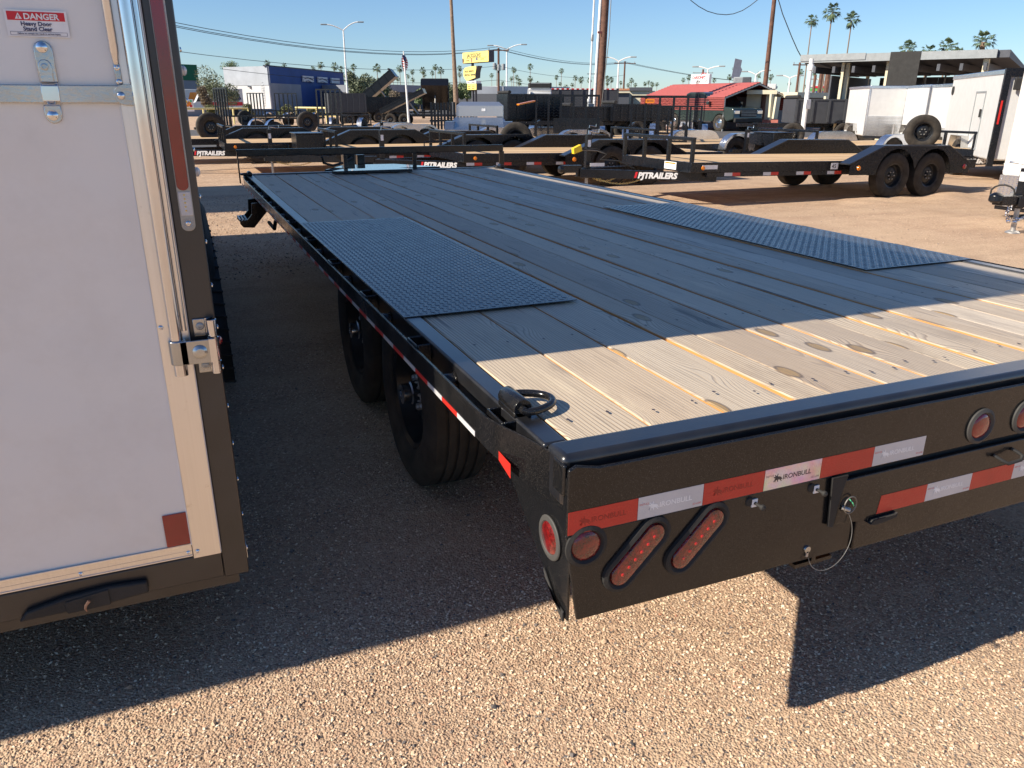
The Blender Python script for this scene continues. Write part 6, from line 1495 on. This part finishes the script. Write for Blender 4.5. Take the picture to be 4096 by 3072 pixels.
A_, B_ = px_pt(640, 196, 75), px_pt(1994, 264, 118); wire('single lower overhead wire from the left edge to the power pole', [(A_, B_, 1.0), (B_, px_pt(2500, 300, 170), 1.0)], .022)
A_, B_ = px_pt(880, 275, 90), px_pt(1994, 320, 118); wire('lowest thin wire in front of the blue building', [(A_, B_, .8), (B_, px_pt(2500, 352, 170), .6)], .022)
# slack cables, upper right
def px_wire(label, pix, D, r): return tube_thing('overhead_wire', label, 'wire', [tuple(px_pt(x, y, D)) for x, y in pix], r, 'wire', 6, 'slack cables at the upper right')
px_wire('slack cable hanging in an arc at the top, left of the wooden pole', [(2740, -25), (2765, 3), (2795, 26), (2830, 45), (2868, 56), (2905, 59), (2935, 55), (2970, 42), (3000, 23), (3032, -2), (3050, -20)], 44, .020)
px_wire('slack cable running down from the wooden pole top to the white meter post', [(3105, -25), (3117, 10), (3130, 55), (3148, 100), (3167, 148), (3190, 200), (3212, 240), (3232, 268)], 38, .020)
# white meter post in front of the shed
mp = thing('meter_post', 'white post with conduit and meter box standing left of the shed', 'post', gpt(3228, 440, 0, 31))
b0, b1 = px_pt(3222, 432, 31), px_pt(3247, 235, 31); o0 = Vector(mp.location)
a = MB(); a.tube([b0-o0-Vector((0, 0, 1.3)), b0-o0, b1-o0], [.085, .085, .075], 12); part('post', a, 'whitepaint', mp)
q = px_pt(3224, 417, 30.9)-o0; a = MB(); a.box(q.x-.11, q.x+.11, q.y-.12, q.y-.02, q.z-.16, q.z+.16); part('meter_box', a, 'whitepaint', mp, bevel=.01)
q = px_pt(3243, 270, 31)-o0; a = MB(); a.lathe([(.0004, -.10), (.11, -.09), (.12, 0), (.11, .09), (.0004, .10)], 'Z', tuple(q), 12); part('weather_head', a, 'whitepaint', mp)
# yellow shop signs
def sgn_frame(px0, px1, D0, D1): 
    a_, b_ = px_pt(px0, 250, D0), px_pt(px1, 250, D1); d = (V2(b_)-V2(a_)); L = d.length; return V2(a_), L, math.atan2(d.y, d.x)
o_, L_, an_ = sgn_frame(1851, 1956, 61, 58)
zT, zB = px_pt(1851, 210, 61).z, px_pt(1851, 255, 61).z
ys = thing('shop_sign', 'stack of three yellow shop sign boards on dark posts right of the tall palm trunk', 'sign', tuple(o_), (0, 0, an_))
a = MB(); a.box(0, L_, 0, .45, zB, zT); sb1 = part('sign_cabinet', a, 'darkwall', ys, bevel=.03)
a = MB(); a.box(.03, L_-.03, -.02, -.001, zB+.03, zT-.03); part('sign_face', a, 'signyellow', sb1, smooth=False)
put('lettering', text_mesh('JACKSSONS', .36, .01, .004, .2, sx=.98, mat='darkfar'), sb1, (L_*.18, -.025, zT-.38), (RX, 0, 0))
a = MB(); a.box(L_*.2, L_*.92, -.026, -.021, zT-.44, zT-.415); part('underline', a, 'print_dark', sb1, smooth=False)
put('lettering', text_mesh('66', .26, .01, .01, mat='bluewall'), sb1, (L_*.52, -.025, zB+.18), (RX, 0, 0))
put('lettering', text_mesh('TRAILERS', .11, .01, .0, mat='print_dark'), sb1, (L_*.14, -.025, zB+.14), (RX, 0, 0))
put('lettering', text_mesh('HITCHES', .11, .01, .0, mat='print_dark'), sb1, (L_*.70, -.025, zB+.18), (RX, 0, 0))
for (cx_, mt) in ((.10, 'polewood'), (1.27, 'twig')):
    a = MB(); a.prism([(cx_-.08, zB+.06), (cx_-.10, zB+.35), (cx_-.03, zB+.30), (cx_+.06, zB+.36), (cx_+.12, zB+.25), (cx_+.08, zB+.06)], 'Y', -.028, -.021); part('painted_figure', a, mt, sb1, smooth=False)
z2T, z2B = px_pt(1857, 268, 61).z, px_pt(1880, 322, 61).z; H2 = z2T-z2B
P = [(.06, z2B+H2*.5), (.10, z2B+H2*.75), (.30, z2B+H2*.92), (.75, z2T-.02), (1.4, z2T), (2.05, z2T+.02), (1.88, z2T-.18), (1.78, z2B+.5), (1.74, z2B+.15), (.55, z2B-.05), (.30, z2B+.1), (.12, z2B+.28)]
a = MB(); a.prism(P, 'Y', 0, .4); sb2 = part('sign_cabinet', a, 'darkwall', ys)
a = MB(); a.prism([(x*.985+.01 if x < 1.9 else 1.86, z) for x, z in P], 'Y', -.02, -.001); part('sign_face', a, 'signyellow', sb2, smooth=False)
put('lettering', text_mesh('\u00b7SALES \u00b7SERVICE', .185, .01, .004, mat='darkfar'), sb2, (.24, -.025, z2B+H2*.58), (RX, 0, 0))
put('lettering', text_mesh('\u00b7RENTALS \u00b7REPAIRS', .185, .01, .004, mat='darkfar'), sb2, (.22, -.025, z2B+H2*.32), (RX, 0, 0))
z3T, z3B = px_pt(1880, 325, 61).z, px_pt(1880, 361, 61).z
a = MB(); a.box(.60, 1.90, 0, .45, z3B, z3T-.18); sb3 = part('sign_cabinet', a, 'darkwall', ys, bevel=.02)
a = MB(); a.box(.62, 1.86, -.02, -.001, z3B+.02, z3T-.19); part('sign_face', a, 'signyellow', sb3, smooth=False)
a = MB(); a.box(.56, 1.84, -.03, .40, z3T-.175, z3T); tr_ = part('reader_strip', a, 'print_white', ys, smooth=False)
put('lettering', text_mesh('TRUCK & TRAILER', .13, .01, .0, mat='print_dark'), tr_, (.62, -.035, z3T-.145), (RX, 0, 0))
for (x_, z_t, tx) in ((.74, z3T-.40, 'PARTS'), (1.30, z3T-.40, 'HITCH'), (.74, z3B+.08, 'SALES'), (1.30, z3B+.08, 'RENTS')): put('lettering', text_mesh(tx, .11, .01, .0, mat='print_dark'), sb3, (x_, -.025, z_t), (RX, 0, 0))
for (x0_, x1_, za, zb2) in ((.96, 1.10, 0, zB), (1.42, 1.48, 0, z3B)):
    a = MB(); a.box(x0_, x1_, .12, .28, za, zb2); part('sign_post', a, 'darkwall', ys, smooth=False)
# white signboard above the carport
o_, L_, an_ = sgn_frame(2769, 2841, 95, 93); zT, zB = px_pt(2769, 298, 95).z, px_pt(2769, 336, 95).z
ws = thing('signboard', 'white signboard with a red and black name above the red carport', 'sign', tuple(o_), (0, 0, an_))
a = MB(); a.box(0, L_, 0, .4, zB-.4, zT); part('board', a, 'print_white', ws, bevel=.03)
put('lettering', text_mesh("CARSONE'S", .40, .01, .01, .15, mat='print_red'), ws, (.18, -.02, zB+.52), (RX, 0, 0))
put('lettering', text_mesh('RV', .5, .01, .02, .2, mat='print_dark'), ws, (.85, -.02, zB+.02), (RX, 0, 0))
a = MB(); a.tube([(L_*.75+.55*math.cos(q)*1.0-.1, -.02, zB+.6+.5*math.sin(q)) for q in np.linspace(-1.0, 2.7, 14)], .03, 5); part('swoosh', a, 'print_red', ws)
a = MB(); a.box(.4, .6, .1, .3, 0, zB-.41); a.box(L_-.6, L_-.4, .1, .3, 0, zB-.41); part('sign_legs', a, 'dullsteel', ws, smooth=False)
# flagpole
f = px_pt(1614, 205, 48); fl = thing('flagpole', 'slim flagpole with a limp striped flag before the dark building', 'flagpole', (f.x, f.y, 0))
a = MB(); a.tube([(.15, 0, 0), (0, 0, f.z)], [.075, .035], 10); part('pole', a, 'whitepaint', fl)
zt_ = px_pt(1614, 222, 48).z; zb_ = px_pt(1614, 285, 48).z; Hh = zt_-zb_
nz_ = 26
for mt, rng, sel in (('flagred', range(nz_), 0), ('print_white', range(nz_), 1)):
    V = []; F = []
    for k in range(nz_):
        stripe = (k//2) % 2
        if stripe != sel: continue
        z0_, z1_ = zt_-Hh*k/nz_, zt_-Hh*(k+1)/nz_-.0
        for i in range(13):
            u = i/12; spread = .10+.17*math.sin(min(1, (k+2)/nz_*1.1)*math.pi)**.6
            xx = -spread*.6+u*spread*1.5; yy = .06*math.sin(u*14)+.03
            for z in (z0_, z1_): V.append((xx+.02, yy, z-.10*u))
        b_ = len(V)-26
        for i in range(12): F.append((b_+2*i, b_+2*i+2, b_+2*i+3, b_+2*i+1))
    a = MB(); a.add(V, F); part('flag_stripes', a, mt, fl, smooth=False)
V = [(-.10, -.02, zt_+.05), (.09, -.03, zt_), (.11, -.05, zt_-Hh*.42), (-.02, -.05, zt_-Hh*.34)]; a = MB(); a.add(V+[(x, y-.01, z) for x, y, z in V], [(0, 1, 2, 3), (4, 5, 6, 7), (0, 1, 5, 4), (1, 2, 6, 5), (2, 3, 7, 6), (3, 0, 4, 7)]); part('flag_canton', a, 'flagblue', fl, smooth=False)
a = MB(); a.lathe([(.0004, 3.45), (.10, 3.42), (.12, 3.35), (.0004, 3.3)], 'Z', n=10); 

# ------------------------------------------------------------------ vegetation
def palm_mesh(seed, n=30):
    R_ = random.Random(seed); a = MB()
    for k in range(n):
        az = k*2.39996+R_.uniform(-.2, .2); el = R_.uniform(-.75, 1.25); L = R_.uniform(.75, 1.05)
        d = Vector((math.cos(az)*math.cos(el), math.sin(az)*math.cos(el), math.sin(el)))
        side = d.cross(Vector((0, 0, 1)));
        if side.length < .1: side = Vector((1, 0, 0))
        side.normalize(); up = side.cross(d).normalized()
        b0 = d*.12; b1 = d*(L*.55)+Vector((0, 0, -.03)); a.beam(b0, b1, .022, .022)
        # fan of leaflets
        for q in range(-4, 5):
            an = q*.26; dirl = (d*math.cos(an)+side*math.sin(an)+up*R_.uniform(-.12, .12)).normalized()
            tip = b1+dirl*(.55*L*(1-.35*abs(q)/4))+Vector((0, 0, -.20*L*(1.1-el*.3)))
            m1 = b1+dirl*.25*L; w = side*.045*math.cos(an)+d*(-.045*math.sin(an))
            a.add([b1, m1+w, tip, m1-w], [(0, 1, 2, 3)])
    for k in range(16):   # dead skirt
        az = k*2.4; d = Vector((math.cos(az)*.35, math.sin(az)*.35, -.62-R_.uniform(0, .35)))
        a.add([(0, 0, -.1), tuple(d*1.0+Vector((.05, 0, 0))), tuple(d*1.05-Vector((.05, .05, 0)))], [(0, 1, 2)])
    return a.mesh('crown', 'palm', False)
PM = [palm_mesh(s) for s in range(4)]
TR = MB(); TR.tube([(0, 0, 0), (0, 0, 1)], [.5, .36], 8); TRM = TR.mesh('trunk', 'palmtrunk')
pal = [(1069, 253, 13), (1138, 264, 12), (1252, 275, 11), (1283, 262, 15), (1338, 266, 16), (1364, 277, 12), (1414, 270, 14), (1394, 288, 12), (1508, 275, 19), (1554, 293, 10), (1572, 302, 10), (1590, 315, 11), (1599, 275, 15), (1631, 306, 10), (1650, 288, 11), (1651, 320, 10), (1691, 282, 14), (1697, 300, 10), (1729, 293, 10), (1741, 269, 13), (1763, 284, 16), (1839, 274, 12), (1839, 300, 11), (1967, 302, 10), (1987, 269, 13), (2011, 335, 10), (2055, 280, 13), (2047, 315, 10), (2067, 309, 10), (2078, 329, 14), (2121, 268, 13), (2121, 316, 13),
       (2150, 335, 10), (2226, 310, 10), (2246, 285, 12), (2240, 336, 8), (2264, 349, 11), (2301, 313, 12), (2325, 320, 14), (2289, 340, 9), (2358, 322, 11), (2429, 315, 12), (2445, 320, 12), (2430, 334, 9), (2526, 324, 12), (2483, 331, 8), (2513, 342, 9), (2542, 340, 9), (2580, 335, 9), (2595, 331, 9), (2609, 338, 11), (2628, 338, 9), (2733, 320, 9), (2756, 311, 11), (2857, 322, 9), (2919, 309, 12), (3033, 302, 13), (3084, 309, 12), (3158, 336, 8), (3203, 288, 12), (3259, 293, 11), (3222, 348, 9), (2937, 275, 9),
       (3248, 85, 25), (3329, 50, 33), (3407, 82, 30), (3632, 199, 33), (3714, 212, 30), (3790, 197, 38), (3835, 217, 24), (3934, 168, 38)]
big_lab = {3248: 'tall slim palm above the shed, leftmost of three', 3329: 'tallest slim palm above the shed, middle of three', 3407: 'tall slim palm above the shed, rightmost of three', 3632: 'full palm crown just above the shed roof, leftmost of the low ones', 3714: 'low palm crown barely clearing the shed roof', 3790: 'wide palm crown with drooping fronds above the shed roof', 3835: 'smallest palm crown half hidden by the shed roof', 3934: 'stout palm with thick brown trunk right above the shed roof end'}
zones = [(0, 1160, 'above the white side wall of the blue building'), (1160, 1380, 'above the blue building'), (1380, 1470, 'right of the leftmost street light'), (1470, 1662, 'around the flagpole'), (1662, 1812, 'between flagpole and tall bare trunk'), (1812, 1900, 'beside the tall bare trunk, left of the yellow signs'), (1900, 2130, 'between yellow signs and white truck'),
         (2130, 2385, 'between white truck and thick utility pole'), (2385, 2660, 'between thick utility pole and red carport'), (2660, 3010, 'above the red carport'), (3010, 3300, 'between brown pole and open shed')]
ords = ['first', 'second', 'third', 'fourth', 'fifth', 'sixth', 'seventh', 'eighth', 'ninth', 'tenth', 'eleventh', 'twelfth']
def palm_label(px, r):
    for a0, a1, z in zones:
        if a0 <= px < a1:
            k = sorted([(p[0], p[1]) for p in pal if a0 <= p[0] < a1 and p[0] not in big_lab]); idx = [q for q in range(len(k)) if k[q] == (px, r)][0]
            return '%s palm from the left %s' % (ords[idx], z)
for i, (px, py, r) in enumerate(pal):
    D = min(3070*1.75/r, 420); R_ = r/3070*D*1.06; c = px_pt(px, py, D)
    if px in big_lab: lb, gr = big_lab[px], 'palms above the shed'
    else: lb, gr = palm_label(px, py), 'fan palms along the skyline'
    t = thing('palm_tree', lb, 'palm tree', (c.x, c.y, 0), (0, 0, i*1.3), gr)
    o = put('crown', PM[i % 4], t, (0, 0, c.z+R_*.1), (random.uniform(-.1, .1), random.uniform(-.1, .1), 0)); o.scale = (R_, R_, R_)
    tw_ = .085*R_ if px != 3934 else .24*R_
    o = put('trunk', TRM, t); o.scale = (tw_*2, tw_*2, c.z)

def tree(label, px0, px1, pyt, pyb, D, mat, n=1800, leaf=.16, seed=1, trunk=True, cat='tree', name='tree', lobes=9, group=None, flat=1.0):
    R_ = np.random.RandomState(seed); pc = px_pt((px0+px1)/2, pyt, D); w = (px1-px0)/3070*D*1.05/2; zt = pc.z; zb = max(.1, px_pt((px0+px1)/2, pyb, D).z); h = (zt-zb)/2
    t = thing(name, label, cat, (pc.x, pc.y, 0), (0, 0, 0), group)
    cs = []; 
    for k in range(lobes):
        a_ = R_.uniform(0, 6.28); rr_ = R_.uniform(.15, .62); zz = R_.uniform(-.55, .62); cs.append((math.cos(a_)*rr_*w, math.sin(a_)*rr_*w*flat, zb+h+zz*h, R_.uniform(.30, .52)))
    C = np.array([c[:3] for c in cs]); S_ = np.array([c[3] for c in cs])
    idx = R_.randint(0, lobes, n); d = R_.normal(size=(n, 3)); d /= np.linalg.norm(d, axis=1)[:, None]; rad = R_.uniform(.35, 1.05, n)**.5
    P = C[idx]+d*(S_[idx]*rad)[:, None]*np.array([w, w*flat, h])[None]
    P[:, 2] = np.maximum(P[:, 2], zb*.8)
    u = R_.normal(size=(n, 3)); u /= np.linalg.norm(u, axis=1)[:, None]; v = np.cross(u, R_.normal(size=(n, 3))); v /= np.linalg.norm(v, axis=1)[:, None]
    s = leaf*R_.uniform(.6, 1.4, n)[:, None]
    V = np.stack([P-u*s*1.3, P-v*s*.5, P+u*s*1.3, P+v*s*.5], 1).reshape(-1, 3); F = np.arange(4*n).reshape(-1, 4)
    me = bpy.data.meshes.new('crown'); me.from_pydata(V.tolist(), [], F.tolist()); me.materials.append(M[mat]); put('crown', me, t)
    if trunk:
        a = MB(); a.tube([(0, 0, 0), (.05*w, 0, zb+h*.35), (0.02, 0, zb+h*1.0)], [w*.07, w*.05, w*.02], 7)
        for k in range(min(6, lobes)): a.tube([(.03*w, 0, zb+h*.15), tuple(C[k])], [w*.035, w*.012], 5)
        part('trunk', a, 'bark', t)
    return t
tree('large grey green tree in front of the white wall at left', 785, 945, 262, 440, 68, 'mesquite', 5200, .06, 3, lobes=14)
tree('brownish half dry tree in front of the larger grey green one', 783, 852, 335, 436, 64, 'dryleaf', 3000, .05, 5, lobes=8)
tree('thin pale tree top rising above the white wall', 880, 948, 240, 300, 170, 'paleleaf', 900, .10, 6, lobes=6)
tree('broad grey green tree right of the blue building', 1378, 1480, 285, 425, 125, 'mesquite', 5600, .13, 8, lobes=14)
tree('broad grey green tree behind the steeply tipped dump bed', 1455, 1562, 292, 430, 128, 'mesquite', 5200, .13, 9, lobes=14)
tree('pale green airy tree left of the end-on tipped dump bed', 1650, 1705, 352, 425, 120, 'paleleaf', 2200, .10, 10)
tree('pale green airy tree behind the end-on tipped dump bed', 1690, 1800, 318, 400, 130, 'paleleaf', 4200, .12, 12, lobes=12)
tree('green tree between tall palm trunk and tipped dump bed', 1755, 1840, 330, 420, 125, 'mesquite', 3600, .12, 13, lobes=11)
tree('pale green tree at the foot of the yellow signs', 1825, 1908, 322, 415, 125, 'paleleaf', 4200, .12, 14, lobes=12)
tree('brownish shrub under the tipped dump bed', 1535, 1580, 415, 450, 70, 'bush', 1500, .05, 17, trunk=False, cat='shrub', name='shrub')
tree('olive shrub growing under the steeply raised ram', 1555, 1625, 350, 440, 110, 'dryleaf', 2200, .09, 19, cat='shrub', name='shrub')
bu = [(845, 418, 470, 27, 'round clipped bush behind the first slatted gate'), (992, 410, 470, 28, 'round clipped bush left of the second slatted gate'), (1142, 412, 478, 34, 'large round clipped bush behind the third slatted gate'), (1262, 428, 478, 36, 'round clipped bush inside the yellow pipe frame'), (1660, 420, 462, 10, 'small bush behind the tilt trailer')]
for k, (px, a_, b_, r, lb) in enumerate(bu): tree(lb, px-r, px+r, a_, b_, 60, 'bush', 2600, .04, 30+k, trunk=False, cat='bush', name='bush', lobes=12, group='round clipped bushes')
# far-off tree line that reads as one mass behind the street
a = MB(); R_ = random.Random(5)
for k in range(5200):
    px = R_.uniform(-150, 3700); D = R_.uniform(260, 330); q = px_pt(px, 405, D); z = R_.uniform(0, 1)**.7*(2.6+1.6*math.sin(px*.013)+1.1*math.sin(px*.041)); s = R_.uniform(.5, 1.0)
    d = Vector((R_.uniform(-1, 1), R_.uniform(-1, 1), R_.uniform(-1, 1))).normalized()*s; e = Vector((R_.uniform(-1, 1), R_.uniform(-1, 1), R_.uniform(-1, 1))).normalized()*s
    c = Vector((q.x, q.y, z)); a.add([c-d, c-e*.6, c+d, c+e*.6], [(0, 1, 2, 3)])
o = put('tree_line', a.mesh('tree_line', 'mesquite', False), kind='stuff'); o['label'] = 'low distant belt of trees along the skyline'
